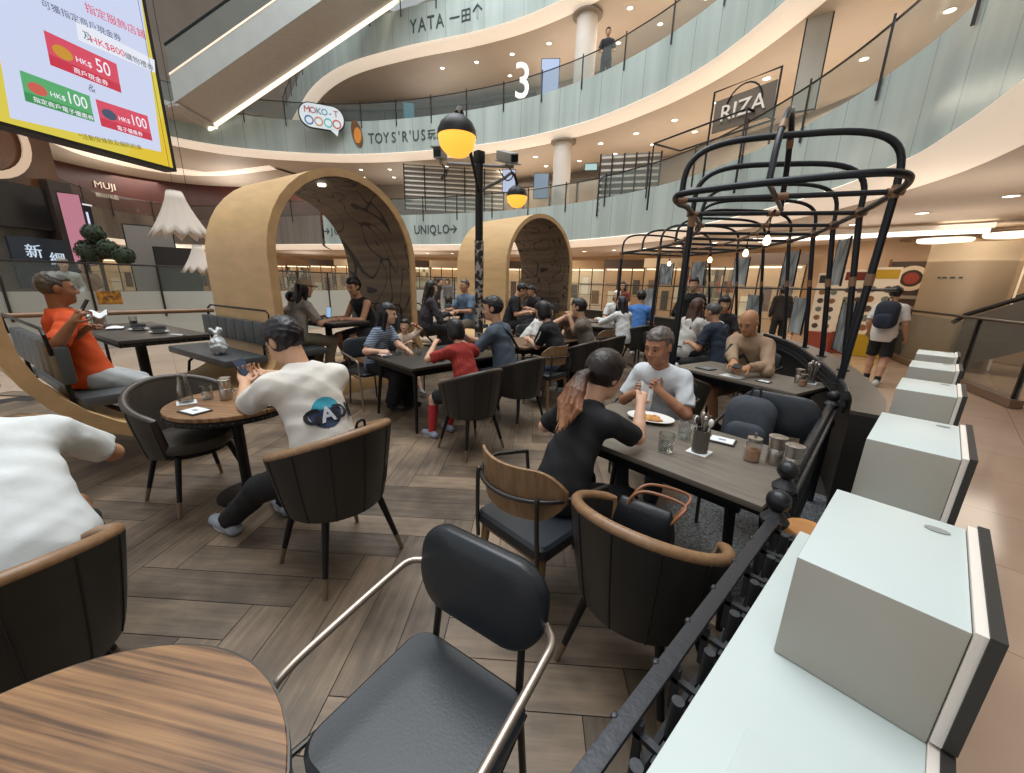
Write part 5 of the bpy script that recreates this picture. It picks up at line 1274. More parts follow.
def wood_proto():
    t = bpy.data.objects.new('wooden_armchair', None); COL.objects.link(t)
    MB().prism(rrect(0.46, 0.44, 0.06, 6), 0.40, 0.475).build('seat', M_BLKLEA, t).modifiers.new('b', 'BEVEL').width = 0.015
    P = rrect(0.52, 0.25, 0.10, 8); n = len(P); b = MB(); vs = []
    xs = 15
    # curved back board: grid mapped on an arc
    def outline(x): 
        a = abs(x) / 0.27; return 0.125 * (1 - max(0, (a - 0.55) / 0.45) ** 2.5 * 0.75)
    def fn(u, v):
        x = (2 * u - 1) * 0.27; h = outline(x); z = 0.715 + (2 * v - 1) * h; y = -0.26 + 0.14 * (abs(x) / 0.27) ** 2 - 0.10 * (z - 0.715)
        return Vector((x, y, z)), Vector((0, 1, 0))
    b.solid(fn, 25, 7, 0.016); b.build('back_board', M_CHWOOD, t, ang=50)
    arc = [(math.sin(a) * 0.285, -0.285 * math.cos(a) * 1.0 + 0.005, 0.70) for a in [(-1.45 + 2.9 * k / 20) for k in range(21)]]
    MB().tube([(-0.27, 0.2, 0.655)] + [(p[0], p[1], p[2]) for p in arc] + [(0.27, 0.2, 0.655)], 0.011, 10).build('arm_tube', M_TUBED, t)
    for sx in (-1, 1):
        MB().tube(catmull([(sx * 0.19, -0.215, 0.72), (sx * 0.195, -0.225, 0.69), (sx * 0.205, -0.22, 0.45), (sx * 0.205, -0.215, 0.33)], 4), 0.0105, 8).build('back_bracket', M_TUBED, t)
        MB().tube([(sx * 0.27, 0.2, 0.66), (sx * 0.24, 0.2, 0.42)], 0.0105, 8).build('arm_support', M_TUBED, t)
        for sy in (-1, 1): MB().tube([(sx * 0.19, sy * 0.17, 0.40), (sx * 0.215, sy * 0.205, 0.0)], [0.024, 0.014], 10).build('leg', M_CHWOOD, t)
    MB().box((0, 0, 0.385), (0.40, 0.38, 0.03)).build('seat_frame', M_CHWOOD, t)
    return t
PROTO = {'tubw': tub_proto(M_TUBL, M_RIMW), 'tubd': tub_proto(M_TUBL, M_RIMD), 'tubt': tub_proto(M_TUBT, M_RIMD), 'metal': metal_proto(M_TUBEM), 'metald': metal_proto(M_TUBED), 'wood': wood_proto()}
USED = set()
def chair(kind, x, y, face, label, s=1.0, group=None):
    o = PROTO[kind]
    if kind in USED: o = copy_tree(o)
    USED.add(kind)
    o.location = (x, y, 0.005); o.rotation_euler = (0, 0, math.radians(face - 90)); o.scale = (s, s, s)
    tag(o, label, 'chair', group); return o
chair('metal', -0.695, 0.335, -75, 'empty black leather armchair with champagne tube arms at the oak table', 1.0)
chair('tubw', -2.08, 0.58, 194, 'dark tub chair with wooden rim under the man in the printed white tee', 1.06)
chair('tubw', -1.74, -0.52, 196, 'dark tub chair with wooden rim at the left edge, man in plain white tee seated', 1.0)
chair('tubw', -0.60, 1.26, 94, 'dark tub chair with wooden rim beside the iron railing, handbag on it', 1.0)
chair('tubt', -3.50, 0.0, 22, 'empty taupe leather tub chair at the small round table', 1.06)
chair('wood', -1.18, 1.26, 92, 'armchair with curved wooden back under the woman with ponytail', 1.0)
chair('metald', -0.62, 2.80, -88, 'black leather chair carrying a backpack at the grey table', 1.05)
chair('metald', -1.46, 2.95, -88, 'black leather chair under the older man in white')
chair('tubt', -1.70, 3.92, 78, 'grey round-backed chair behind the older man in white', 0.95)
chair('metald', -1.45, 5.2, -100, 'black chair under the bald man in beige')
chair('tubd', -2.86, 2.08, 183, 'dark tub chair under the child in red', 1.02)
chair('tubd', -3.08, 2.92, 183, 'dark tub chair under the man in slate blue tee', 1.0)
chair('metal', -4.82, 1.88, 5, 'black armchair with pale tube arms under the long haired woman in stripes', 1.0)
chair('wood', -3.42, 3.72, 186, 'armchair with wooden legs under the woman in black with white sleeve stripe', 1.0)
chair('tubd', -3.50, 4.52, 186, 'dark tub chair under the boy in grey brown tee', 1.0)
chair('tubd', -3.62, 5.40, 186, 'empty dark tub chair behind the boy in grey brown tee', 1.0)
chair('wood', -4.15, 5.9, 186, 'wooden armchair between two dark tub chairs at the back', 1.0)
chair('tubd', -4.05, 7.15, 160, 'dark tub chair under the long haired woman in white blouse', 1.05)
chair('metald', -4.95, 4.3, 0, 'black chair under the woman in white tee leaning at the middle table')
chair('metald', -4.95, 5.0, 0, 'black chair at the middle table behind the woman in white tee')
chair('metald', -3.05, 6.2, 60, 'dark chair under the woman with long brown hair')
chair('metald', -2.2, 6.45, 200, 'dark chair under the man in navy')
tear = MB(); tear.tube([(-0.045, -0.2685, 0.815), (-0.038, -0.2675, 0.80), (-0.046, -0.2655, 0.785), (-0.043, -0.2640, 0.775)], [0.002, 0.005, 0.003, 0.001], 6); tear.build('tear', mat('torn_padding', '#c9c4ba', 0.9), [o for o in bpy.context.scene.objects if o.get('label', '').startswith('empty black leather armchair with champagne')][0])
# ------------------------------------------------------------------ tables
M_GREYW = mat('grey_oak_top', '#6f675d', 0.42, var=0.16, scale=3.0, stretch=(1.2, 12, 6), bump=0.05, bscale=20)
M_OAK = None
def oak_mat():
    m = bpy.data.materials.new('grooved_oak'); m.use_nodes = True; nt = m.node_tree; p = nt.nodes['Principled BSDF']; p.inputs['Roughness'].default_value = 0.45
    tc = nt.nodes.new('ShaderNodeTexCoord'); mp = nt.nodes.new('ShaderNodeMapping'); mp.inputs['Scale'].default_value = (1.8, 95, 3)
    m0 = nt.nodes.new('ShaderNodeMapping'); m0.inputs['Rotation'].default_value = (0, 0, math.radians(-38)); nt.links.new(tc.outputs['Object'], m0.inputs[0]); nt.links.new(m0.outputs[0], mp.inputs[0])
    n1 = nt.nodes.new('ShaderNodeTexNoise'); n1.inputs['Scale'].default_value = 1.0; n1.inputs['Detail'].default_value = 5; nt.links.new(mp.outputs[0], n1.inputs['Vector'])
    n2 = nt.nodes.new('ShaderNodeTexNoise'); n2.inputs['Scale'].default_value = 3.5; n2.inputs['Detail'].default_value = 4; nt.links.new(tc.outputs['Object'], n2.inputs['Vector'])
    a = nt.nodes.new('ShaderNodeMath'); a.operation = 'MULTIPLY_ADD'; a.inputs[1].default_value = 0.35; nt.links.new(n2.outputs[0], a.inputs[0])
    s = nt.nodes.new('ShaderNodeMath'); s.operation = 'MULTIPLY'; s.inputs[1].default_value = 0.75; nt.links.new(n1.outputs[0], s.inputs[0]); nt.links.new(s.outputs[0], a.inputs[2])
    r = nt.nodes.new('ShaderNodeValToRGB'); cr = r.color_ramp; cr.elements[0].position = 0.42; cr.elements[0].color = (*srgb('#553d2a'), 1); cr.elements[1].position = 0.68; cr.elements[1].color = (*srgb('#9c7650'), 1)
    e = cr.elements.new(0.52); e.color = (*srgb('#7e5c3e'), 1)
    nt.links.new(a.outputs[0], r.inputs[0]); nt.links.new(r.outputs[0], p.inputs['Base Color'])
    bp = nt.nodes.new('ShaderNodeBump'); bp.inputs['Strength'].default_value = 0.3; bp.inputs['Distance'].default_value = 0.003; nt.links.new(n1.outputs[0], bp.inputs['Height']); nt.links.new(bp.outputs[0], p.inputs['Normal'])
    return m
M_OAK = oak_mat()
def rect_table(x, y, w, d, rz, label, top=None, legs=True):
    t = empty('dining_table', (x, y, 0.005), math.radians(rz), label, 'table')
    MB().box((0, 0, 0.725), (w, d, 0.03), bev=0.004).build('table_top', top or M_GREYW, t)
    MB().box((0, 0, 0.70), (w - 0.02, d - 0.02, 0.02)).build('edge_frame', M_BLACK, t)
    ap = MB()
    for sy in (-1, 1): ap.box((0, sy * (d / 2 - 0.1), 0.655), (w - 0.2, 0.025, 0.07))
    for sx in (-1, 1): ap.box((sx * (w / 2 - 0.12), 0, 0.655), (0.025, d - 0.2, 0.07))
    ap.build('apron', M_BLACK, t)
    for sx in (-1, 1):
        for sy in (-1, 1): MB().tube([(sx * (w / 2 - 0.15), sy * (d / 2 - 0.12), 0.69), (sx * (w / 2 - 0.08), sy * (d / 2 - 0.07), 0.0)], [0.026, 0.016], 8).build('leg', M_BLACK, t)
    return t
def round_table(x, y, r, label, edge, studs=True):
    t = empty('round_table', (x, y, 0.005), 0, label, 'table')
    MB().lathe([(0, 0.71), (r - 0.004, 0.71), (r, 0.714), (r, 0.736), (r - 0.003, 0.74), (0, 0.74)], 64).build('table_top', M_OAK, t, ang=30)
    MB().lathe([(r + 0.0005, 0.706), (r + 0.003, 0.706), (r + 0.003, 0.737), (r + 0.0005, 0.737)] if not studs else [(r - 0.02, 0.675), (r + 0.002, 0.675), (r + 0.002, 0.709), (r - 0.02, 0.709)], 64).build('edge_band', edge, t, ang=30)
    if studs:
        s = MB()
        for k in range(44): a = 2 * PI * k / 44; s.sphere(((r + 0.002) * math.cos(a), (r + 0.002) * math.sin(a), 0.692), 0.008, 6)
        s.tube([((r - 0.001) * math.cos(2 * PI * k / 48), (r - 0.001) * math.sin(2 * PI * k / 48), 0.692) for k in range(48)], 0.004, 6, closed=True)
        s.build('stud_row', M_STUD, t)
    MB().lathe([(0.20, 0), (0.20, 0.015), (0.04, 0.035), (0.035, 0.1), (0.035, 0.66), (0.12, 0.70), (0.0, 0.705)], 24).build('pedestal', M_BLACK, t)
    return t
round_table(-0.74, -0.36, 0.415, 'round oak table with thin metal edge at the near left corner', M_TUBED, False)
round_table(-3.26, 0.27, 0.39, 'small round studded wood table with jars before the man in printed tee', M_BLACK)
round_table(-3.30, -0.92, 0.42, 'round wood table at the left edge before the man in plain white tee', M_BLACK)
rect_table(-0.93, 2.07, 1.2, 0.75, 0, 'grey wood table with plate and glasses beside the balustrade')
rect_table(-1.24, 4.40, 1.25, 0.70, -12, 'grey wood table with menus before the bald man', legs=True)
rect_table(-4.02, 2.42, 1.05, 1.35, 3, 'dark table shared by woman in stripes and child in red', M_TOPD)
rect_table(-4.20, 4.28, 0.80, 1.35, 4, 'wood table in the middle with an orange drink', mat('mid_table', '#7a5f48', 0.4, var=0.15, scale=4))
rect_table(-5.1, 7.2, 1.0, 0.8, 20, 'dark table at the back before the woman in white blouse', M_TOPD)
rect_table(-2.85, 7.0, 1.0, 0.7, -25, 'dark table at the back between brown haired woman and man in navy', M_TOPD)
rect_table(-6.2, 8.0, 1.1, 0.8, 10, 'dark table far back under the far pergola', M_TOPD)
# ------------------------------------------------------------------ tableware
M_CHINA = mat('white_china', '#e9e7e2', 0.2); M_STEELB = mat('brushed_steel', '#b4aea6', 0.28, 0.9); M_PAPER = mat('white_paper', '#dfe3e4', 0.8)
def clear_mat():
    m = bpy.data.materials.new('drinking_glass'); m.use_nodes = True; MATS['drinking_glass'] = m; nt = m.node_tree; nt.nodes.clear()
    o = nt.nodes.new('ShaderNodeOutputMaterial'); t = nt.nodes.new('ShaderNodeBsdfTransparent'); t.inputs[0].default_value = (0.93, 0.95, 0.95, 1); g = nt.nodes.new('ShaderNodeBsdfGlossy'); g.inputs['Roughness'].default_value = 0.05
    f = nt.nodes.new('ShaderNodeLayerWeight'); f.inputs[0].default_value = 0.35; mx = nt.nodes.new('ShaderNodeMixShader')
    nt.links.new(f.outputs['Facing'], mx.inputs[0]); nt.links.new(t.outputs[0], mx.inputs[1]); nt.links.new(g.outputs[0], mx.inputs[2]); nt.links.new(mx.outputs[0], o.inputs[0]); return m
M_CLEAR = clear_mat()
TZ = 0.746
def put(name, x, y, z, label, cat, rz=0, group=None): return empty(name, (x, y, z), rz, label, cat, group)
def tumbler(x, y, z, label, r=0.038, h=0.10, water='water', wm=None, group=None):
    t = put('water_glass', x, y, z, label, 'glass', 0, group)
    MB().lathe([(0.0, 0.0), (r * 0.86, 0.0), (r * 0.9, 0.004), (r, h), (r - 0.003, h), (r * 0.86, 0.012), (0.0, 0.012)], 20).build('vessel', M_CLEAR, t)
    MB().lathe([(0.0, 0.013), (r * 0.84, 0.013), (r * 0.90, h * 0.5), (0.0, h * 0.5)], 20).build(water, wm or M_CLEAR, t)
    return t
def shaker(x, y, z, label, group=None, s=1.0):
    t = put('steel_shaker', x, y, z, label, 'shaker', 0, group)
    MB().lathe([(0.0, 0), (0.031 * s, 0), (0.033 * s, 0.004), (0.033 * s, 0.07 * s), (0.029 * s, 0.075 * s), (0.03 * s, 0.08 * s), (0.036 * s, 0.125 * s), (0.0, 0.125 * s)], 20).build('body', M_STEELB, t)
    MB().lathe([(0.0, 0.126 * s), (0.037 * s, 0.126 * s), (0.037 * s, 0.132 * s), (0.03 * s, 0.135 * s), (0.0, 0.132 * s)], 20).build('lid', M_STEELB, t)
def sugar(x, y, z, label, s=1.0):
    t = put('sugar_jar', x, y, z, label, 'jar')
    MB().lathe([(0.0, 0.0), (0.033 * s, 0.0), (0.035 * s, 0.005), (0.034 * s, 0.08 * s), (0.028 * s, 0.095 * s)], 20).build('glass_jar', M_CLEAR, t)
    MB().lathe([(0.0, 0.003), (0.031 * s, 0.003), (0.031 * s, 0.055 * s), (0.0, 0.06 * s)], 18).build('sugar', mat('brown_sugar', '#b58a68', 0.9, var=0.15, scale=120), t)
    MB().lathe([(0.03 * s, 0.093 * s), (0.031 * s, 0.112 * s), (0.0, 0.116 * s)], 18).build('lid', M_STEELB, t)
    MB().lathe([(0.007, 0.114 * s), (0.006, 0.135 * s), (0.0, 0.136 * s)], 8).build('spout', M_STEELB, t)
def cutlery(x, y, z, label, glass=False):
    t = put('cutlery_cup', x, y, z, label, 'cutlery holder'); rnd = random.Random(int(abs(x * 100)))
    MB().box((0, 0, 0.002), (0.105, 0.105, 0.004), bev=0.001).build('napkin_base', M_PAPER, t)
    MB().lathe([(0.0, 0.004), (0.040, 0.004), (0.043, 0.13), (0.040, 0.13), (0.037, 0.012), (0.0, 0.012)], 20).build('cup', M_CLEAR if glass else mat('smoked_cup', '#5d5750', 0.2), t)
    for k in range(6):
        a = k * 1.05; b = Vector((0.015 * math.cos(a), 0.015 * math.sin(a), 0.02)); e = Vector((0.036 * math.cos(a), 0.036 * math.sin(a), 0.175 + 0.01 * (k % 3)))
        s = MB().tube([b, e], 0.004, 6); s.sphere(e, 0.016, 10, sc=(0.9, 0.9, 1.5)); s.build('spoon', [M_CHINA, mat('dark_spoon', '#3a3230', 0.3), M_STEELB][k % 3] if not glass else M_STEELB, t)
def card(x, y, z, rz, label, w=0.15, h=0.10, col='#dfe3e4', base=True):
    t = put('menu_card', x, y, z, label, 'card', math.radians(rz))
    if base: MB().box((0, 0, 0.004), (w + 0.03, h + 0.02, 0.008), bev=0.002).build('clipboard', mat('dark_clipboard', '#2c2a28', 0.5), t)
    MB().box((0.005, 0, 0.0095 if base else 0.002), (w, h, 0.003)).build('sheet', mat('sheet_' + col[1:], col, 0.7), t)
    MB().box((0.005, 0, 0.0115 if base else 0.004), (w * 0.3, h * 0.25, 0.001)).build('print', mat('card_print', '#8a9296', 0.7), t)
# on the grey table
t = put('food_plate', at(650, 420, TZ).x, at(650, 420, TZ).y, TZ, 'white oval plate with saucy food before the older man', 'plate', 0.2)
MB().lathe([(0.0, 0.0), (0.07, 0.0), (0.085, 0.006), (0.15, 0.022), (0.152, 0.025), (0.085, 0.012), (0.0, 0.008)], 36, sx=1.0, sy=0.72).build('plate', M_CHINA, t)
rnd = random.Random(2); f = MB()
for k in range(26): a = rnd.random() * 6.28; r = rnd.random() ** 0.5; f.sphere((0.075 * r * math.cos(a), 0.045 * r * math.sin(a), 0.016 + 0.006 * rnd.random()), 0.013 + 0.006 * rnd.random(), 8, sc=(1.2, 1, 0.6))
f.build('food', mat('saucy_food', '#b06a34', 0.45, col2='#d8a860', scale=40), t)
t = put('food_plate', -1.40, 1.86, TZ, 'second white plate under the ponytailed woman hands', 'plate')
MB().lathe([(0.0, 0.0), (0.07, 0.0), (0.085, 0.006), (0.13, 0.02), (0.132, 0.023), (0.085, 0.012), (0.0, 0.008)], 32).build('plate', M_CHINA, t)
def tp(px, py): q = at(px, py, TZ); return q.x, q.y
tumbler(*tp(665, 451), TZ, 'water glass nearest the ponytailed woman on the grey table', 0.042)
tumbler(*tp(684, 438), TZ, 'water glass behind the nearer one on the grey table', 0.04)
cutlery(*tp(699, 452), TZ, 'smoked cup of white spoons on a napkin on the grey table')
card(*tp(721, 441), TZ, 10, 'white card on dark clipboard at far side of grey table', 0.12, 0.09)
sugar(*tp(751, 460), TZ, 'glass sugar jar with brown sugar on the grey table', 1.1)
shaker(*tp(773, 463), TZ, 'steel shaker farther from the railing corner of grey table', s=1.1)
shaker(*tp(789, 473), TZ, 'steel shaker nearest the ball finial on grey table', s=1.1)
# on the bald man's table
card(-1.62, 4.33, TZ, -12, 'grey card lying at left on the bald man table', 0.14, 0.12, '#6e7276')
card(-1.30, 4.18, TZ, -10, 'pale menu sheet in the middle of the bald man table', 0.2, 0.14, '#d5d8d6', False)
card(-1.02, 4.17, TZ, -10, 'small white slip on dark holder on bald man table', 0.09, 0.06)
shaker(-0.80, 4.42, TZ, 'steel shaker on the bald man table by the ledge')
sugar(-0.74, 4.30, TZ, 'sugar jar on the bald man table by the ledge')
cutlery(-0.72, 4.50, TZ, 'cutlery cup on the bald man table by the ledge', True)
# on the small round table
t = put('water_carafe', -3.38, 0.02, TZ, 'clear glass carafe on napkin on the small round table', 'carafe')
MB().box((0, 0, 0.002), (0.11, 0.11, 0.004), bev=0.001).build('napkin', M_PAPER, t)
MB().lathe([(0.0, 0.004), (0.042, 0.004), (0.045, 0.1), (0.03, 0.15), (0.028, 0.19), (0.034, 0.21), (0.031, 0.21), (0.025, 0.19), (0.04, 0.1), (0.038, 0.012), (0.0, 0.012)], 20).build('flask', M_CLEAR, t)
tumbler(-3.40, 0.14, TZ, 'glass of sugar beside the carafe on the small round table', 0.036, 0.1)
shaker(-3.46, 0.26, TZ, 'steel shaker behind the sugar glass on small round table')
shaker(-3.32, 0.24, TZ, 'steel shaker near the middle of the small round table', s=1.1)
card(-3.12, 0.05, TZ, 25, 'white card on black clipboard on the small round table', 0.14, 0.10)
t = put('food_plate', -3.02, 0.44, TZ, 'white plate at the elbow of the man in printed tee', 'plate')
MB().lathe([(0.0, 0.0), (0.06, 0.0), (0.1, 0.012), (0.102, 0.015), (0.06, 0.008), (0.0, 0.006)], 28).build('plate', M_CHINA, t)
# on the near booth table
BZ = PLZ + 0.762
def cup(p, label, s=1.0):
    t = put('tea_cup', p.x, p.y, p.z, label, 'cup'); m = mat('grey_blue_cup', '#4c5156', 0.35)
    MB().lathe([(0.0, 0.0), (0.05, 0.0), (0.085, 0.014), (0.086, 0.018), (0.05, 0.008), (0.0, 0.008)], 24).build('saucer', M_CHINA, t)
    MB().lathe([(0.0, 0.010), (0.045, 0.010), (0.062, 0.03), (0.066, 0.065), (0.061, 0.065), (0.055, 0.03), (0.0, 0.02)], 24).build('cup', m, t)
def on_booth(w, a): return wa(A1, w, a, BZ)
cup(on_booth(-1.02, 0.55), 'grey cup and saucer nearer the edge of the near booth table')
cup(on_booth(-1.08, 0.95), 'grey cup and saucer farther back on the near booth table')
p = on_booth(-1.20, 1.25); t = put('napkin_stack', p.x, p.y, p.z, 'crumpled white napkins in front of the cups on booth table', 'napkins')
MB().solid(lambda u, v: (Vector(((u - 0.5) * 0.2, (v - 0.5) * 0.14, 0.012 + 0.022 * abs(math.sin(9 * u + 5 * v)) * math.sin(PI * u) * math.sin(PI * v))), Vector((0, 0, 1))), 16, 12, 0.004).build('paper', M_PAPER, t)
p = on_booth(-1.25, 1.55); t = put('napkin_holder', p.x, p.y, p.z, 'steel holder with white napkins on top at far end of booth table', 'napkin holder')
MB().box((0, 0, 0.06), (0.12, 0.1, 0.12), bev=0.006).build('holder', M_STEELB, t)
MB().solid(lambda u, v: (Vector(((u - 0.5) * 0.22, (v - 0.5) * 0.16, 0.125 + 0.05 * math.sin(PI * u) + 0.02 * math.sin(8 * v))), Vector((0, 0, 1))), 14, 10, 0.004).build('napkin', M_PAPER, t)
p = on_booth(-1.36, 1.45); shaker(p.x, p.y, p.z, 'steel shaker beside the napkin holder on booth table')
p = on_booth(-0.98, 1.5); tumbler(p.x, p.y, p.z, 'dark tinted tumbler at the far end of booth table', 0.04, 0.11, 'drink', mat('cola', '#3a2a22', 0.2))
p = on_booth(-0.95, 0.25); t = put('tea_spoon', p.x, p.y, p.z, 'spoon on a napkin at the corner of booth table', 'spoon', 0.6)
MB().box((0, 0, 0.002), (0.16, 0.06, 0.004)).build('napkin', M_PAPER, t); s = MB(); s.tube([(-0.09, 0, 0.008), (0.06, 0, 0.008)], 0.003, 6); s.sphere((0.08, 0, 0.009), 0.018, 10, sc=(1.4, 0.8, 0.35)); s.build('spoon', M_STEELB, t)
# dark shared table and middle table
tumbler(-4.25, 2.02, TZ, 'water glass before the woman in stripes'); tumbler(-4.1, 2.2, TZ, 'water glass in the middle of the shared dark table'); tumbler(-3.95, 2.55, TZ, 'water glass nearest the small child at the shared table')
t = put('food_plate', -3.72, 2.2, TZ, 'white plate before the child in red', 'plate'); MB().lathe([(0.0, 0.0), (0.06, 0.0), (0.11, 0.014), (0.112, 0.017), (0.06, 0.008), (0.0, 0.006)], 28).build('plate', M_CHINA, t)
f = MB()
for k in range(10): f.sphere((0.04 * math.cos(k * 2.4) * (k / 10), 0.04 * math.sin(k * 2.4) * (k / 10), 0.018), 0.014, 8)
f.build('food', mat('orange_food', '#d98a2c', 0.5), t)
card(-4.35, 1.88, TZ, 20, 'white napkin sheet at the near corner of the shared dark table', 0.14, 0.1, '#e6e6e4', False)
tumbler(-3.98, 3.92, TZ, 'tall glass of orange drink on the middle wood table', 0.036, 0.14, 'orange_drink', mat('orange_drink', '#d9702a', 0.25))
t = put('food_plate', -4.2, 4.4, TZ, 'white plate on the middle wood table', 'plate'); MB().lathe([(0.0, 0.0), (0.06, 0.0), (0.11, 0.014), (0.112, 0.017), (0.06, 0.008), (0.0, 0.006)], 28).build('plate', M_CHINA, t)
tumbler(-4.35, 4.75, TZ, 'water glass behind the plate on the middle table')
# ------------------------------------------------------------------ people: smooth bodies grown from a distance field
class Field:
    def __init__(s, lo, hi, vox):
        s.vox = vox; s.lo = np.array(lo, float); s.n = np.ceil((np.array(hi) - s.lo) / vox).astype(int) + 1
        s.a = np.full(s.n, 0.2, np.float32)
    def _sl(s, lo, hi):
        i0 = np.clip(np.floor((lo - s.lo) / s.vox).astype(int), 0, s.n - 1); i1 = np.clip(np.ceil((hi - s.lo) / s.vox).astype(int) + 1, 1, s.n)
        if np.any(i1 <= i0): return None, None
        ax = [s.lo[k] + s.vox * np.arange(i0[k], i1[k]) for k in range(3)]
        return tuple(slice(a, b) for a, b in zip(i0, i1)), np.stack(np.meshgrid(*ax, indexing='ij'), -1).astype(np.float32)
    def union(s, pr, k=0.02):
        f, lo, hi = pr; m = k + 2.5 * s.vox
        sl, P = s._sl(lo - m, hi + m)
        if sl is None: return s
        d = f(P); b = s.a[sl]
        if k > 0:
            h = np.maximum(k - np.abs(b - d), 0) / k; s.a[sl] = np.minimum(b, d) - h * h * k * 0.25
        else: s.a[sl] = np.minimum(b, d)
        return s
    def cut(s, pr, k=0.0):
        f, lo, hi = pr; m = k + 2.5 * s.vox; sl, P = s._sl(lo - m, hi + m)
        if sl is None: return s
        d = -f(P); b = s.a[sl]
        if k > 0:
            h = np.maximum(k - np.abs(b - d), 0) / k; s.a[sl] = np.maximum(b, d) + h * h * k * 0.25
        else: s.a[sl] = np.maximum(b, d)
        return s
    def plane(s, p, n):
        """drop what lies on the +n side of the plane through p"""
        sl, P = s._sl(s.lo, s.lo + s.n * s.vox); s.a = np.maximum(s.a, ((P - np.array(p)) @ np.array(n)).astype(np.float32)); return s
    def mesh(s, name, m, parent=None):
        a = s.a.copy()
        for ax in range(3):
            ix = [slice(None)] * 3
            for e in (0, -1): ix[ax] = e; a[tuple(ix)] = np.maximum(a[tuple(ix)], 0.01)
        I = a < 0; nx, ny, nz = a.shape
        cor = [(i, j, k) for i in (0, 1) for j in (0, 1) for k in (0, 1)]
        def C(arr, c): return arr[c[0]:nx - 1 + c[0], c[1]:ny - 1 + c[1], c[2]:nz - 1 + c[2]]
        cnt = sum(C(I, c).astype(np.int8) for c in cor); mask = (cnt > 0) & (cnt < 8)
        idx = np.full(mask.shape, -1, np.int64); nv = int(mask.sum()); idx[mask] = np.arange(nv)
        cell = np.argwhere(mask).astype(float); acc = np.zeros((nv, 3)); num = np.zeros(nv)
        val = {c: C(a, c)[mask] for c in cor}
        for c in cor:
            for ax in range(3):
                if c[ax]: continue
                d = list(c); d[ax] = 1; d = tuple(d); v0, v1 = val[c], val[d]; x = (v0 < 0) != (v1 < 0)
                t = np.where(x, v0 / np.where(np.abs(v0 - v1) < 1e-9, 1, v0 - v1), 0); p = np.tile(np.array(c, float), (nv, 1)); p[:, ax] = t
                acc[x] += p[x]; num[x] += 1
        V = s.lo + s.vox * (cell + acc / np.maximum(num, 1)[:, None])
        F = []
        for ax in range(3):
            u, w = [(1, 2), (2, 0), (0, 1)][ax]
            sl0 = [slice(1, None)] * 3; sl0[ax] = slice(None, -1); A = [slice(1, n - 1) for n in a.shape]; A[ax] = slice(0, a.shape[ax] - 1); B = list(A); B[ax] = slice(1, a.shape[ax])
            i0 = I[tuple(A)]; i1 = I[tuple(B)]; e = np.argwhere(i0 != i1)
            if not len(e): continue
            base = e.copy(); base[:, u] += 1; base[:, w] += 1
            fl = i0[tuple(e.T)]
            def q(du, dw): b = base.copy(); b[:, u] -= du; b[:, w] -= dw; return idx[tuple(b.T)]
            quad = np.stack([q(1, 1), q(0, 1), q(0, 0), q(1, 0)], 1); quad[~fl] = quad[~fl][:, ::-1]; F.append(quad)
        F = np.concatenate(F) if F else np.zeros((0, 4), int); F = F[(F >= 0).all(1)]
        me = bpy.data.meshes.new(name); me.vertices.add(nv); me.vertices.foreach_set('co', V.astype(np.float32).ravel())
        me.loops.add(len(F) * 4); me.loops.foreach_set('vertex_index', F.astype(np.int32).ravel()); me.polygons.add(len(F)); me.polygons.foreach_set('loop_start', np.arange(0, len(F) * 4, 4, dtype=np.int32))
        me.update(calc_edges=True); me.validate(); me.polygons.foreach_set('use_smooth', [True] * len(me.polygons)); me.materials.append(m)
        o = bpy.data.objects.new(name, me); link(o, parent); return o

def A3(v): return np.array([v[0], v[1], v[2]], np.float32)
def cone(a, b, r1, r2, sq=None, fs=1.0):
    """tapered capsule; sq = direction along which it is thinned by fs"""
    a, b = A3(a), A3(b); ba = b - a; L2 = max(float(ba @ ba), 1e-9); n = A3(Vector(sq).normalized()) if sq is not None else None
    def f(P):
        p = P - a; h = np.clip((p @ ba) / L2, 0, 1); d = p - h[..., None] * ba
        if n is not None: t = d @ n; d = d + (t * (1 / fs - 1))[..., None] * n
        return np.sqrt((d * d).sum(-1)) - (r1 + (r2 - r1) * h)
    r = max(r1, r2); return f, np.minimum(a, b) - r, np.maximum(a, b) + r
def ell(c, r, M=None):
    """ellipsoid; M = 3x3 rotation with local axes as columns"""
    c = A3(c); r = np.array(r, np.float32); R = np.array(M, np.float32) if M is not None else np.eye(3, dtype=np.float32)
    def f(P):
        q = (P - c) @ R; k0 = np.sqrt(((q / r) ** 2).sum(-1)); k1 = np.sqrt(((q / (r * r)) ** 2).sum(-1)); return k0 * (k0 - 1) / np.maximum(k1, 1e-6)
    e = np.abs(R) @ r; return f, c - e, c + e
def clipped(pr, p, n):
    f, lo, hi = pr; p = A3(p); n = A3(n)
    return (lambda P: np.maximum(f(P), (P - p) @ n)), lo, hi
def grow(pr, d):
    f, lo, hi = pr; return (lambda P: f(P) - d), lo - d, hi + d
def rumple(pr, amp, fr, ph=0.0):
    f, lo, hi = pr
    def g(P):
        x, y, z = P[..., 0], P[..., 1], P[..., 2]
        w = np.sin(x * fr + 2.1 * np.sin(z * fr * 0.6 + ph)) * np.sin(z * fr * 0.9 + y * fr * 1.2 + ph)
        return f(P) + amp * (w + 0.6 * np.abs(np.sin((x * 0.7 + z + 0.5 * y) * fr * 0.8 + 1.5 * np.sin(y * fr * 0.5 + x * fr * 0.4) + ph)) - 0.3)
    return g, lo - amp * 1.6, hi + amp * 1.6

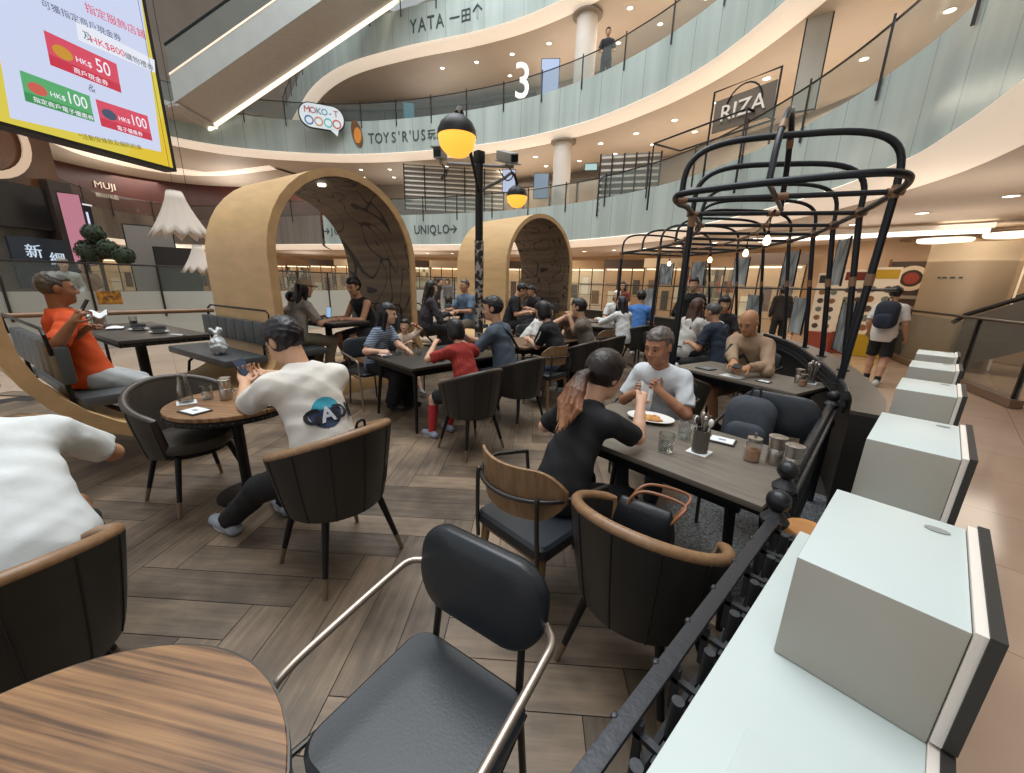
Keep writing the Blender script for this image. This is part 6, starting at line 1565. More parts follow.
SKIN = {}
def skin(c):
    return mat('skin_' + c[1:], c, 0.55, var=0.05, scale=14)
def hair_mat(c):
    return mat('hair_' + c[1:], c, 0.42, var=0.25, scale=30, stretch=(1, 1, 0.25), bump=0.35, bscale=70)
def cloth(c, c2=None, **k):
    n = 'cloth_' + c[1:] + (c2[1:] if c2 else ''); kw = dict(bump=0.22, bscale=22); kw.update(k); return mat(n, c, 0.85, col2=c2, **kw) if c2 else mat(n, c, 0.85, var=0.06, scale=9, **kw)

def ik(a, t, l1, l2, pole):
    a, t, pole = Vector(a), Vector(t), Vector(pole); d = t - a; L = min(d.length, (l1 + l2) * 0.995); d.normalize(); t = a + d * L
    x = (l1 * l1 - l2 * l2 + L * L) / (2 * L); h = math.sqrt(max(0, l1 * l1 - x * x)); p = pole - d * pole.dot(d)
    if p.length < 1e-4: p = Vector((0, 0, -1)) - d * (-d.z)
    return a + d * x + p.normalized() * h, t

def hand_prims(w, d, pn, side, s, curl):
    """wrist, direction, palm normal (towards which fingers curl), side: thumb direction sign"""
    d = Vector(d).normalized(); pn = Vector(pn); pn = (pn - d * pn.dot(d)).normalized(); x = d.cross(pn) * side   # x points to the thumb side
    out = [(cone(w - d * 0.01 * s, w + d * 0.03 * s, 0.024 * s, 0.027 * s, pn, 0.75), 0.012), (cone(w + d * 0.03 * s + x * 0.014 * s, w + d * 0.085 * s + x * 0.022 * s, 0.021 * s, 0.018 * s, pn, 0.62), 0.012), (cone(w + d * 0.03 * s - x * 0.014 * s, w + d * 0.08 * s - x * 0.024 * s, 0.021 * s, 0.017 * s, pn, 0.62), 0.012)]
    for i, (off, L, r) in enumerate(((0.031, 0.068, 0.0088), (0.0105, 0.077, 0.0092), (-0.0105, 0.071, 0.0088), (-0.031, 0.056, 0.0078))):
        p = w + (d * (0.088 - 0.004 * abs(i - 1)) + x * off) * s; a = curl * 0.75; sp = x * (off * 1.4)
        for j, f in enumerate((0.46, 0.31, 0.23)):
            dd = (d * math.cos(a) + pn * math.sin(a) + sp).normalized(); q = p + dd * L * f * s; out.append((cone(p, q, r * s * (1 - 0.1 * j), r * s * (0.92 - 0.1 * j)), 0.004)); p = q; a += curl * (0.9 if j == 0 else 0.6)
    p = w + (d * 0.022 + x * 0.026) * s; dd = (x * 0.72 + d * 0.62 + pn * 0.25 * (0.4 + curl)).normalized(); q = p + dd * 0.042 * s; out.append((cone(p, q, 0.0135 * s, 0.0105 * s), 0.006))
    dd = (x * 0.25 + d * 0.85 + pn * (0.2 + 0.35 * curl)).normalized(); out.append((cone(q, q + dd * 0.034 * s, 0.0103 * s, 0.0085 * s), 0.004))
    return out

def person(pos, face, label, seat=0.47, s=1.0, lean=10, twist=0, head=(0, 0), bw=1.0, hands=None, feet=None, skinc='#c49a7c', hair=('short', '#1c1817'), top=('tee', '#dddddd', None), bottom=('pants', '#1b1b1d'), shoes='#d8d8d8', vox=0.011, standing=False, base=0.0, curl=(0.6, 0.6), elbow=(0.5, 0.5), group=None, face_detail=False, fat=1.0, side_lean=0.0, palm=None, sole=True, cat='person', hvox=None, hsc=1.0, pole=(None, None)):
    """pos (x, y) of the pelvis; face in degrees; hands / feet targets in local right/forward/up metres"""
    R = Matrix.Rotation(math.radians(face - 90), 3, 'Z'); RT = R.to_4x4(); org = Vector((pos[0], pos[1], base))
    L = math.radians(lean)
    hip_z = (0.922 * s if standing else seat + 0.10 * s)
    pel = Vector((0, 0, hip_z)); sl = math.radians(side_lean)
    up = Vector((math.sin(sl), math.sin(L), math.cos(L) * math.cos(sl))).normalized(); L2 = L * 1.2 + (0.08 if not standing else 0.0); up2 = Vector((math.sin(sl), math.sin(L2), math.cos(L2) * math.cos(sl))).normalized()
    mid = pel + up * 0.22 * s; chest = mid + up2 * 0.16 * s; nb = mid + up2 * 0.29 * s
    tw = math.radians(twist); rt = Vector((math.cos(tw), -math.sin(tw), 0)); rt = (rt - up2 * rt.dot(up2)).normalized(); fw = up2.cross(rt)
    sw = 0.170 * s * bw
    sh = {1: nb - up2 * 0.055 * s + rt * sw - fw * 0.0, -1: nb - up2 * 0.055 * s - rt * sw}
    hy, hp = math.radians(head[0]), math.radians(head[1])
    neck_dir = (up2 * 0.75 + Vector((0, 0, 1)) * 0.25 + fw * 0.25 * math.sin(max(0, hp))).normalized()
    # head axes
    hf = Vector((math.sin(hy) * math.cos(hp), math.cos(hy) * math.cos(hp), -math.sin(hp))); hr = Vector((math.cos(hy), -math.sin(hy), 0)); hu = hr.cross(hf)
    hs = s * 0.985 if s > 0.9 else (0.62 * s + 0.34)
    hs *= hsc
    hc = nb + neck_dir * 0.085 * s + hu * 0.105 * hs + hf * 0.02 * hs
    HM = np.array([[hr[k], hf[k], hu[k]] for k in range(3)])
    def H(x, y, z): return hc + (hr * x + hf * y + hu * z) * hs
    def He(c, r): return ell(H(*c), [v * hs for v in r], HM)
    # limbs
    if feet is None: feet = ((0.12, 0.36, 0), (-0.12, 0.36, 0)) if not standing else ((0.1, 0.02, 0), (-0.1, 0.0, 0))
    if hands is None: hands = ((0.2, 0.4, 0.78), (-0.2, 0.4, 0.78))
    lm = {}
    for k, sd in enumerate((1, -1)):
        hj = pel + Vector((sd * 0.088 * s * fat, 0.02, -0.02 * s)); ft = Vector(feet[k]); ank = Vector((ft.x, ft.y, ft.z + 0.075 * s)); 
        kn, ank = ik(hj, ank, 0.425 * s, 0.41 * s, (sd * 0.25, 1.0, 0.5 if not standing else 0.0))
        ew, wt = ik(sh[sd], hands[k], 0.275 * s, 0.245 * s, pole[k] or (sd * elbow[k], -0.55, -0.8))
        lm[sd] = dict(hip=hj, knee=kn, ank=ank, elb=ew, wri=wt)
    pts = [pel, nb, hc] + [v for d in lm.values() for v in d.values()] + list(sh.values())
    def bounds(ps, m): return [min(p[k] for p in ps) - m for k in range(3)], [max(p[k] for p in ps) + m for k in range(3)]
    lo, hi = bounds(pts, 0.24 * s); lo[2] = max(lo[2], -0.03)
    B = Field(lo, hi, hvox or vox)
    def torso(g=0.0, belly=0.0):
        r = [(ell(pel + Vector((0, 0, 0.0)), [(0.160 * bw * fat + g) * s, (0.118 * fat + g) * s, (0.115 + g) * s]), 0.05), (cone(pel + up * 0.04 * s, mid, (0.132 * fat + g) * s, (0.126 * fat + g) * s, fw, 0.78), 0.05),
             (cone(mid, chest + up2 * 0.0, (0.128 * fat + g) * s, (0.145 * bw + g) * s, fw, 0.74), 0.05), (cone(sh[1] + up2 * 0.0 - rt * 0.03 * s, sh[-1] + rt * 0.03 * s, (0.060 + g) * s, (0.060 + g) * s), 0.06), (cone(nb - up2 * 0.05 * s, nb + up2 * 0.005 * s, (0.085 + g) * s, (0.055 + g) * s), 0.05)]
        if belly: r.append((ell(mid + fw * 0.05 * s - up * 0.06 * s, [0.12 * s, 0.11 * s, 0.13 * s]), 0.06))
        return r
    for pr, k in torso(-0.012): B.union(pr, k * s)
    B.union(cone(nb - up2 * 0.02 * s, H(0, -0.022, -0.055), 0.056 * s * (0.92 + 0.08 * bw), 0.052 * hs), 0.025)
    for sd in (1, -1):
        d = lm[sd]
        B.union(cone(sh[sd], d['elb'], 0.050 * s * (0.5 + 0.5 * fat), 0.040 * s), 0.03); B.union(cone(d['elb'], d['elb'].lerp(d['wri'], 0.3), 0.040 * s, 0.042 * s), 0.015); B.union(cone(d['elb'].lerp(d['wri'], 0.3), d['wri'], 0.041 * s, 0.027 * s), 0.01)
        B.union(cone(d['hip'], d['knee'], 0.082 * s * fat, 0.055 * s), 0.04); B.union(cone(d['knee'], d['knee'].lerp(d['ank'], 0.35), 0.052 * s, 0.055 * s), 0.02); B.union(cone(d['knee'].lerp(d['ank'], 0.35), d['ank'], 0.054 * s, 0.036 * s), 0.02)
        fd = Vector((0.12 * sd, 1, 0)).normalized(); d['fd'] = fd
        B.union(cone(d['ank'] + Vector((0, 0, -0.03 * s)), d['ank'] + fd * 0.10 * s + Vector((0, 0, -0.045 * s)), 0.033 * s, 0.026 * s), 0.02)
        hd = (d['wri'] - d['elb']).normalized(); pn = Vector(palm[0 if sd == 1 else 1]) if palm else Vector((-sd * 0.5, 0.1, -0.85))
        for pr, k in hand_prims(d['wri'], hd, pn, (1 if sd == -1 else -1) * (1), s, curl[0 if sd == 1 else 1]): B.union(pr, k)
    # head and face
    for c, r, k in (((0, -0.012, 0.03), (0.076, 0.094, 0.088), 0.02), ((0, 0.030, -0.025), (0.063, 0.060, 0.088), 0.03), ((0, 0.042, -0.075), (0.046, 0.044, 0.040), 0.03), ((0, 0.072, -0.096), (0.021, 0.016, 0.015), 0.02), ((0.036, 0.058, -0.03), (0.026, 0.026, 0.026), 0.02), ((-0.036, 0.058, -0.03), (0.026, 0.026, 0.026), 0.02)): B.union(He(c, r), k * hs)
    B.union(cone(H(-0.034, 0.074, 0.022), H(0.034, 0.074, 0.022), 0.013 * hs, 0.013 * hs), 0.02 * hs)
    for sx in (-1, 1): B.cut(He((sx * 0.031, 0.098, 0.004), (0.017, 0.014, 0.011)), 0.012 * hs)
    B.union(cone(H(0, 0.086, 0.012), H(0, 0.107, -0.026), 0.008 * hs, 0.0135 * hs), 0.012 * hs)
    for sx in (-1, 1): B.union(He((sx * 0.013, 0.098, -0.032), (0.010, 0.011, 0.008)), 0.006 * hs); B.union(He((sx * 0.077, -0.006, -0.002), (0.012, 0.020, 0.032)), 0.008 * hs)
    B.union(cone(H(-0.018, 0.083, -0.059), H(0.018, 0.083, -0.059), 0.008 * hs, 0.008 * hs), 0.008 * hs); B.union(cone(H(-0.015, 0.082, -0.070), H(0.015, 0.082, -0.070), 0.0085 * hs, 0.0085 * hs), 0.006 * hs)
    body = B.mesh('person', skin(skinc))
    body.matrix_world = Matrix.Translation(org) @ RT; tag(body, label, cat, group)
    # face details
    if face_detail:
        for sx in (-1, 1):
            e = MB().sphere(H(sx * 0.031, 0.0805, 0.004), 0.0108 * hs, 12, sc=(1, 1, 0.75)); e.build('eye', mat('eye_white', '#b9ada3', 0.3), body)
            e = MB().sphere(H(sx * 0.031, 0.0885, 0.003), 0.0062 * hs, 10, sc=(1, 1, 0.8)); e.build('iris', mat('eye_iris', '#1a100b', 0.2), body)
            MB().tube([H(sx * 0.014, 0.089, 0.025), H(sx * 0.031, 0.090, 0.030), H(sx * 0.050, 0.079, 0.024)], [0.003 * hs, 0.004 * hs, 0.0022 * hs], 6).build('eyebrow', hair_mat('#2a211c'), body)
            MB().tube([H(sx * 0.019, 0.0885, 0.0085), H(sx * 0.031, 0.0925, 0.0105), H(sx * 0.044, 0.083, 0.007)], 0.0022 * hs, 6).build('upper_lid', mat('lid_line', '#4a3026', 0.6), body)
        MB().tube([H(-0.022, 0.0855, -0.0645), H(0, 0.0925, -0.0635), H(0.022, 0.0855, -0.0645)], [0.0015 * hs, 0.0042 * hs, 0.0015 * hs], 6).build('lips', mat('lips', '#94574a', 0.5), body)
    # hair
    style, hcol = hair[0], hair[1]
    hm = hair_mat(hcol)
    if style not in ('bald', 'none'):
        hv = 0.007 if vox <= 0.009 else 0.010
        far = [H(x, y, z) for x in (-0.12, 0.12) for y in (-0.15, 0.13) for z in (-0.14, 0.15)]
        if style in ('long', 'ponytail'): far += [H(0, -0.16, -0.40)]
        l2, h2 = bounds(far, 0.06)
        F = Field(l2, h2, hv)
        t = 0.010 if style in ('grey', 'crop') else 0.019
        F.union(rumple(He((0, -0.014, 0.034), (0.076 + t, 0.094 + t, 0.088 + t * 1.05)), 0.0035 if style not in ('ponytail', 'bob', 'long') else 0.001, 95), 0.0)
        if style in ('short', 'boy', 'bob', 'tousle'): F.union(rumple(He((0, 0.035, 0.085), (0.066, 0.058, 0.042)), 0.004, 110), 0.02)
        if style == 'tousle':
            for a in range(9): F.union(He((0.05 * math.cos(a * 0.7), 0.05 * math.sin(a * 0.7) - 0.01, 0.115), (0.026, 0.026, 0.024)), 0.02)
        # carve the face: sloping plane from the forehead hairline to the nape
        n = (hf * 0.80 - hu * 0.60); p0 = H(0, 0.089 if style != 'grey' else 0.080, 0.058)
        c1 = hf; 
        fx = {'bob': -0.03, 'long': -0.02}.get(style, 0.018)
        def facecut(P):
            d1 = (P - A3(H(0, 0.0, 0.062 if style not in ('bob',) else 0.045))) @ A3(-hu); d2 = (P - A3(H(0, fx + 0.012, 0))) @ A3(hf)      # below the fringe and in front of the ears
            return -np.minimum(d1, d2)
        F.cut((facecut, np.array(l2), np.array(h2)), 0.012)
        nape = {'short': -0.075, 'boy': -0.075, 'tousle': -0.07, 'grey': -0.06, 'crop': -0.06, 'bob': -0.115, 'long': -0.3, 'ponytail': -0.07}[style]
        for sx in (-1, 1):
            if style not in ('bob', 'long', 'ponytail'): F.cut(He((sx * 0.088, 0.0, -0.012), (0.022, 0.032, 0.046)), 0.01)
        if style == 'bob': 
            for sx in (-1, 1): F.union(He((sx * 0.066, -0.015, -0.035), (0.034, 0.062, 0.085)), 0.03)
            F.union(He((0, -0.07, -0.045), (0.07, 0.045, 0.075)), 0.03)
        if style == 'long':
            gl = hair[2] if len(hair) > 2 else 0.36
            for sx in (-1, 1):
                F.union(rumple(cone(H(sx * 0.072, -0.005, 0.0), H(sx * 0.08, -0.02, -gl * 0.75), 0.030 * hs, 0.026 * hs), 0.003, 120), 0.03)
            for x in (-0.045, 0.0, 0.045): F.union(rumple(cone(H(x, -0.075, 0.0), H(x * 1.5, -0.115, -gl), 0.042 * hs, 0.028 * hs), 0.003, 120), 0.03)
        F.plane(H(0, 0, nape if style != 'long' else -1.0), -hu) if style not in ('bob', 'long') else None
        if style == 'ponytail':
            pass
        F.mesh('hair', hm, body)
        if style == 'ponytail':
            MB().lathe([(0.018, -0.012), (0.024, 0.0), (0.018, 0.012), (0.012, 0.0)], 14, frame(H(0, -0.118, 0.0), hr, hu)).build('hair_tie', mat('dark_tie', '#1a1416', 0.6), body)
            Q = Field(*bounds([H(0, -0.12, 0), H(0, -0.16, -0.03), nb - fw * 0.2 - up2 * 0.32], 0.11), 0.006)
            rr = random.Random(4)
            for k in range(46):
                a = k * 2.4; r = 0.017 * math.sqrt((k + 0.5) / 46); cx, cy = r * math.cos(a), r * math.sin(a); ln = 0.24 + 0.17 * (1 - r / 0.018) + 0.05 * rr.random(); w1, w2, w3 = [0.012 * (rr.random() - 0.5) for _ in range(3)]
                b0 = H(0, -0.150, -0.03); bx, bu, br = (b0 - nb).dot(fw), (b0 - nb).dot(up2), (b0 - nb).dot(rt)
                def hang(t, sx, sy, j): return nb + fw * (bx + (-0.178 - bx) * min(1, t * 1.6) - cy * sy) + up2 * (bu - ln * 0.80 * t) + rt * (br + cx * sx + j + 0.03 * t)
                P = [H(cx * 0.7, -0.112, cy * 0.5), b0 + hr * (cx * 1.6) + hf * (-cy), hang(0.36, 3.0, 1.8, w1), hang(0.70, 3.9, 1.8, w2 * 3), hang(1.0, 2.6, 1.0, w3 * 4)]
                rs = [0.009, 0.012, 0.0125, 0.0095, 0.002]
                for q in range(4): Q.union(cone(P[q], P[q + 1], rs[q] * hs, rs[q + 1] * hs), 0.005)
            pm = mat('pony_hair', '#6b4429', 0.45, bump=0.5, bscale=90, stretch=(1, 1, 0.15)); nt = pm.node_tree; pb = nt.nodes['Principled BSDF']
            tc = nt.nodes.new('ShaderNodeTexCoord'); sx = nt.nodes.new('ShaderNodeSeparateXYZ'); rp = nt.nodes.new('ShaderNodeValToRGB'); nt.links.new(tc.outputs['Generated'], sx.inputs[0]); nt.links.new(sx.outputs[2], rp.inputs[0])
            rp.color_ramp.elements[0].color = (*srgb('#b88862'), 1); rp.color_ramp.elements[1].color = (*srgb('#33221a'), 1); rp.color_ramp.elements[1].position = 0.92; e = rp.color_ramp.elements.new(0.55); e.color = (*srgb('#85573c'), 1); nt.links.new(rp.outputs[0], pb.inputs['Base Color'])
            Q.mesh('ponytail', pm, body)
    elif style == 'bald': pass
    # top
    kind, tc_, tc2 = top[0], top[1], top[2]
    if kind != 'none':
        S = Field(*bounds([pel, nb, mid] + list(sh.values()) + [lm[d]['elb'] for d in (1, -1)] + ([lm[d]['wri'] for d in (1, -1)] if kind in ('long', 'hoodie') else []), 0.20 * s), vox)
        loose = 0.016 if kind in ('tee', 'long', 'hoodie') else 0.008
        for pr, k in torso(loose, belly=0.0): S.union(rumple(pr, 0.0058, 27, pos[0]), k * s)
        S.union(cone(pel - Vector((0, 0, 0.03 * s)), pel + up * 0.1 * s, (0.150 * fat * bw + 0.012) * s, (0.14 * fat + 0.012) * s, fw, 0.82), 0.05)
        if kind != 'tank':
            for sd in (1, -1):
                e = lm[sd]['elb']; a = sh[sd]; f = {'tee': 0.80, 'long': 1.0, 'hoodie': 1.0, 'cap': 0.45}[kind]; q = a.lerp(e, f); dn = (e - a).normalized()
                pr = cone(a, a.lerp(e, f + 0.3), 0.066 * s, (0.062 if kind == 'tee' else 0.055) * s * (0.6 + 0.4 * fat) + 0.004)
                S.union(rumple(clipped(pr, q, dn) if kind in ('tee', 'cap') else pr, 0.0052, 36), 0.035)
                if kind in ('long', 'hoodie'):
                    w = lm[sd]['wri']; wd = (w - e).normalized(); S.union(rumple(clipped(cone(e, w + wd * 0.05, 0.054 * s, 0.040 * s), w - wd * 0.005, wd), 0.005, 42), 0.02)
        S.cut(cone(nb - up2 * 0.0, nb + neck_dir * 0.12 * s, 0.060 * s, 0.068 * s), 0.01)
        if kind == 'tank':
            for sd in (1, -1): S.cut(ell(sh[sd] + rt * sd * 0.03 * s, [0.075 * s, 0.09 * s, 0.105 * s]), 0.01)
        if standing: S.union(cone(pel - Vector((0, 0, 0.16 * s)), pel, (0.155 * fat * bw) * s, (0.15 * fat) * s, fw, 0.80), 0.04)
        S.plane(pel - Vector((0, 0, (0.13 if standing else 0.085) * s)), (0, 0, -1))
        ob = S.mesh('shirt' if kind != 'hoodie' else 'hooded_top', top[3] if len(top) > 3 else cloth(tc_, tc2), body)
        body['shirt_name'] = ob.name
        del body['shirt_name']
        person.shirt = ob
    # bottom
    bk, bc = bottom
    if bk:
        S = Field(*bounds([pel] + [lm[d][k] for d in (1, -1) for k in ('hip', 'knee', 'ank')], 0.19 * s), max(vox, 0.010))
        S.union(ell(pel, [(0.166 * bw * fat + 0.004) * s, (0.122 * fat + 0.006) * s, 0.12 * s]), 0.04)
        for sd in (1, -1):
            d = lm[sd]
            if bk == 'shorts':
                q = d['hip'].lerp(d['knee'], 0.90); dn = (d['knee'] - d['hip']).normalized(); S.union(rumple(clipped(cone(d['hip'], d['knee'] + dn * 0.05, 0.098 * s * fat, 0.085 * s), q, dn), 0.004, 30), 0.04)
            else:
                S.union(rumple(cone(d['hip'], d['knee'], 0.096 * s * fat, 0.079 * s), 0.003, 30), 0.04); dn = (d['ank'] - d['knee']).normalized(); e = 0.05 if bk == 'wide' else 0.0
                S.union(rumple(clipped(cone(d['knee'], d['ank'] + dn * 0.06, 0.077 * s + e * 0.3, (0.056 + e) * s), d['ank'] - dn * 0.005, dn), 0.003, 40), 0.025)
        S.plane(pel + up * 0.10 * s, up)
        S.mesh({'shorts': 'shorts', 'wide': 'trousers', 'pants': 'trousers'}[bk], cloth(bc), body)
    # shoes
    if shoes:
        for sd in (1, -1):
            d = lm[sd]; fd = d['fd']; h = d['ank'] - Vector((0, 0, 0.075 * s)); heel = h - fd * 0.055 * s; toe = h + fd * 0.175 * s
            S = Field(*bounds([heel, toe, d['ank']], 0.07), max(0.007, vox * 0.75))
            S.union(cone(heel + Vector((0, 0, 0.04)) * s, toe + Vector((0, 0, 0.032)) * s - fd * 0.02 * s, 0.043 * s, 0.038 * s), 0.02); S.union(cone(h + Vector((0, 0, 0.055)) * s, h + fd * 0.09 * s + Vector((0, 0, 0.045)) * s, 0.042 * s, 0.036 * s), 0.02); S.union(cone(h + Vector((0, 0, 0.05)) * s, d['ank'] + Vector((0, 0, 0.015)) * s, 0.040 * s, 0.041 * s), 0.015)
            S.plane(h + Vector((0, 0, 0.006)), (0, 0, -1)); sh_o = S.mesh('shoe', mat('shoe_' + shoes[1:], shoes, 0.6, var=0.1, scale=30), body)
            if sole: 
                b = MB(); x = fd.cross(Vector((0, 0, 1))); b.prism([(px, py) for px, py in [(0.036 * math.cos(a) * (1.05 if math.sin(a) > 0 else 0.92), 0.06 + 0.125 * math.sin(a)) for a in [2 * PI * k / 20 for k in range(20)]]], 0.001, 0.016, frame(h + Vector((0, 0, 0.0)), x, fd) @ Matrix.Scale(s, 4)); b.build('sole', mat('sole_' + shoes[1:], '#e2e0da' if shoes != '#1c1c1e' else '#2a2a2c', 0.6), sh_o)
    person.lm = lm; person.H = H; person.hs = hs; person.hm = HM; person.fw, person.rt, person.up = fw, rt, up2; person.nb, person.mid, person.sh = nb, mid, sh
    person.axes = (hr, hf, hu); person.M = body.matrix_world.copy()
    return body
def strapped(body, pts, r, name, m):
    return MB().tube(catmull(pts, 6), r, 8, flat=0.5).build(name, m, body)
# ------------------------------------------------------------------ who sits where
def loc(pos, face, base, P):
    R = Matrix.Rotation(-math.radians(face - 90), 3, 'Z'); return R @ (Vector(P) - Vector((pos[0], pos[1], base)))
def seated(pos, face, label, rh=None, lh=None, rf=None, lf=None, base=0.005, **k):
    d = [Vector((0.17, 0.40, 0.80)), Vector((-0.17, 0.40, 0.80))]; f = [Vector((0.12, 0.36, 0)), Vector((-0.12, 0.36, 0))]
    s = k.get('s', 1.0)
    for i, h in enumerate((rh, lh)):
        if h is not None: d[i] = loc(pos, face, base, h)
        else: d[i] = Vector((d[i].x * s, d[i].y * s, d[i].z))
    for i, h in enumerate((rf, lf)):
        if h is not None: f[i] = loc(pos, face, base, h)
    return person(pos, face, label, hands=d, feet=f, base=base, **k)
def gadget(name, P, d, n, w, h, label, cat='phone', col='#16181c', face='#7f97b8', e=0.25):
    """thin slab: P centre, d its long axis, n the direction its screen faces"""
    t = empty(name, P, 0, label, cat); T = frame((0, 0, 0), d, Vector(n).cross(Vector(d)))
    MB().box((0, 0, 0), (h, w, 0.008), T, bev=0.002).build('case', mat('case_' + col[1:], col, 0.35), t)
    MB().box((0, 0, 0.0045), (h * 0.94, w * 0.92, 0.001), T).build('display', glow('display_' + face[1:], face, e), t); return t

# 1 man in printed white tee
P1 = (-2.18, 0.58); F1 = 194
rh, lh = dist(266, 374, 2.92), dist(245, 383, 2.80)
b = seated(P1, F1, 'man with black hair and glasses in printed white tee, looking at his phone', rh=rh, lh=lh, lf=(-2.80, 0.10, 0), rf=(-2.82, 0.42, 0), lean=17, s=1.06, bw=1.08, fat=1.06, head=(-16, 30), vox=0.008, skinc='#c99d7f', hair=('short', '#17151a'), top=('tee', '#dcd8d0', None), bottom=('pants', '#17171a'), shoes='#9aa2ae', face_detail=True, curl=(0.9, 0.9), elbow=(0.5, 0.6), palm=((-0.3, 0.5, 0.6), (0.3, 0.5, 0.6)))
def shirt_print(body):
    sh = person.shirt; bv = BVHTree.FromPolygons([v.co.copy() for v in sh.data.vertices], [list(p.vertices) for p in sh.data.polygons])
    fw, rt, up = person.fw, person.rt, person.up; o = person.mid - fw * 0.5 - up * 0.01 + rt * 0.01
    def place(me, nm, m, lift):
        for v in me.vertices:
            q = o + rt * v.co.x + up * v.co.y; h = bv.ray_cast(q, fw)
            h = h if h[0] is not None else bv.find_nearest(q + fw * 0.42)
            v.co = h[0] - fw * (lift + v.co.z)
        me.materials.append(m); ob = bpy.data.objects.new(nm, me); link(ob, body)
    def disc(r, y0, y1, cx, cy):
        vs = []; fs = []; n = 14; N = 18
        for i in range(n + 1):
            y = y0 + (y1 - y0) * i / n; w = math.sqrt(max(0, r * r - y * y))
            for j in range(N + 1): vs.append((cx + w * (2 * j / N - 1), cy + y, 0.0))
        for i in range(n):
            for j in range(N): a = i * (N + 1) + j; fs.append((a, a + 1, a + N + 2, a + N + 1))
        me = bpy.data.meshes.new('disc'); me.from_pydata(vs, [], fs); return me
    place(disc(0.086, 0.02, 0.086, -0.012, 0.05), 'teal_print', mat('print_teal', '#3b9bb4', 0.85), 0.003)
    place(disc(0.088, -0.086, 0.02, -0.022, 0.05), 'navy_print', mat('print_navy', '#2f3b58', 0.85, var=0.3, scale=30), 0.003)
    x = -0.135
    for ch, w, m in (('G', 0.074, '#17181d'), ('A', 0.068, '#c9ced6'), ('D', 0.070, '#1d2029'), ('I', 0.034, '#17181d'), ('A', 0.066, '#17181d')):
        me = text_mesh(ch, 0.115, 0.0, bold=0.0035); bm = bmesh.new(); bm.from_mesh(me)
        for _ in range(3): bmesh.ops.subdivide_edges(bm, edges=bm.edges[:], cuts=1, use_grid_fill=False)
        bm.to_mesh(me); bm.free(); me.transform(Matrix.Translation((x + w / 2, 0.0, 0)) @ Matrix.Diagonal((1.0, 1, 1, 1))); place(me, 'letter', mat('print_' + m[1:], m, 0.8), 0.012); x += w + 0.006
shirt_print(b)
H = person.H
for sx in (-1, 1): MB().tube([H(sx * 0.033 + 0.024 * math.cos(a), 0.101 - 0.01 * abs(sx), 0.002 + 0.019 * math.sin(a)) for a in [2 * PI * k / 14 for k in range(14)]], 0.0016, 6, closed=True).build('spectacle_rim', M_BLACK, b)
for sx in (-1, 1): MB().tube([H(sx * 0.056, 0.097, 0.006), H(sx * 0.079, 0.05, 0.006), H(sx * 0.082, -0.01, 0.008)], 0.0014, 6).build('spectacle_temple', M_BLACK, b)
ph = (rh + lh) / 2 + Vector((-0.045, -0.045, 0.05)); gadget('smartphone', ph, (-0.35, -0.35, 0.8), (0.75, 0.35, 0.55), 0.075, 0.155, 'phone held up by the man in the printed white tee', face='#5b6f96')
# 2 man in plain white tee, cut by the left edge
seated((-2.14, -0.52), 196, 'man in plain white tee at the left edge, his back to the camera', rh=(-2.92, -0.42, 0.74), lh=(-2.9, -0.95, 0.76), lean=40, fat=1.02, s=1.06, head=(-10, 25), vox=0.009, skinc='#b98a6a', hair=('short', '#1c1917'), top=('tee', '#d7dcdc', None), bottom=('pants', '#24252a'), shoes='#3a3a3c', elbow=(0.8, 0.8), twist=4)
# 3 woman with ponytail
P3 = (-1.15, 1.40)
seated(P3, 88, 'woman with brown ponytail in black tee, back to the camera, at the grey table', rh=(-1.04, 1.93, 0.96), lh=(-1.46, 1.82, 0.84), pole=((0.5, 0.2, -1), None), lean=21, s=0.90, hsc=1.14, bw=0.92, head=(10, 18), vox=0.008, skinc='#cfa287', hair=('ponytail', '#241b18'), top=('tee', '#17181c', None), bottom=('pants', '#15161a'), shoes='#1c1c1e', elbow=(0.9, 0.7), curl=(1.2, 0.9), face_detail=True)
# 4 older man
P4 = (-1.31, 2.84)
rh, lh = dist(637, 392, 2.86), dist(661, 392, 2.76)
b = seated(P4, -88, 'older man with short grey hair in white tee holding a tissue', rh=rh, lh=lh, lean=18, s=0.95, hsc=1.14, head=(4, 14), vox=0.008, skinc='#a9775a', hair=('grey', '#5a514b'), top=('tee', '#cfd4d8', None), bottom=('pants', '#33363c'), shoes='#2a2a2c', elbow=(0.9, 0.9), curl=(1.3, 1.3), palm=((0.8, 0.3, 0.1), (-0.8, 0.3, 0.1)), face_detail=True, fat=1.05)
t = empty('paper_tissue', (rh + lh) / 2 + Vector((0.0, -0.05, 0.02)), 0, 'white paper tissue in the hands of the older man', 'tissue')
MB().solid(lambda u, v: (Vector(((u - 0.5) * 0.13 * (1 - 0.3 * v), 0.012 * math.sin(11 * u + 4 * v), -0.19 * v + 0.05 + 0.012 * math.sin(7 * u))), Vector((0, 1, 0))), 16, 12, 0.003).build('paper', M_PAPER, t)
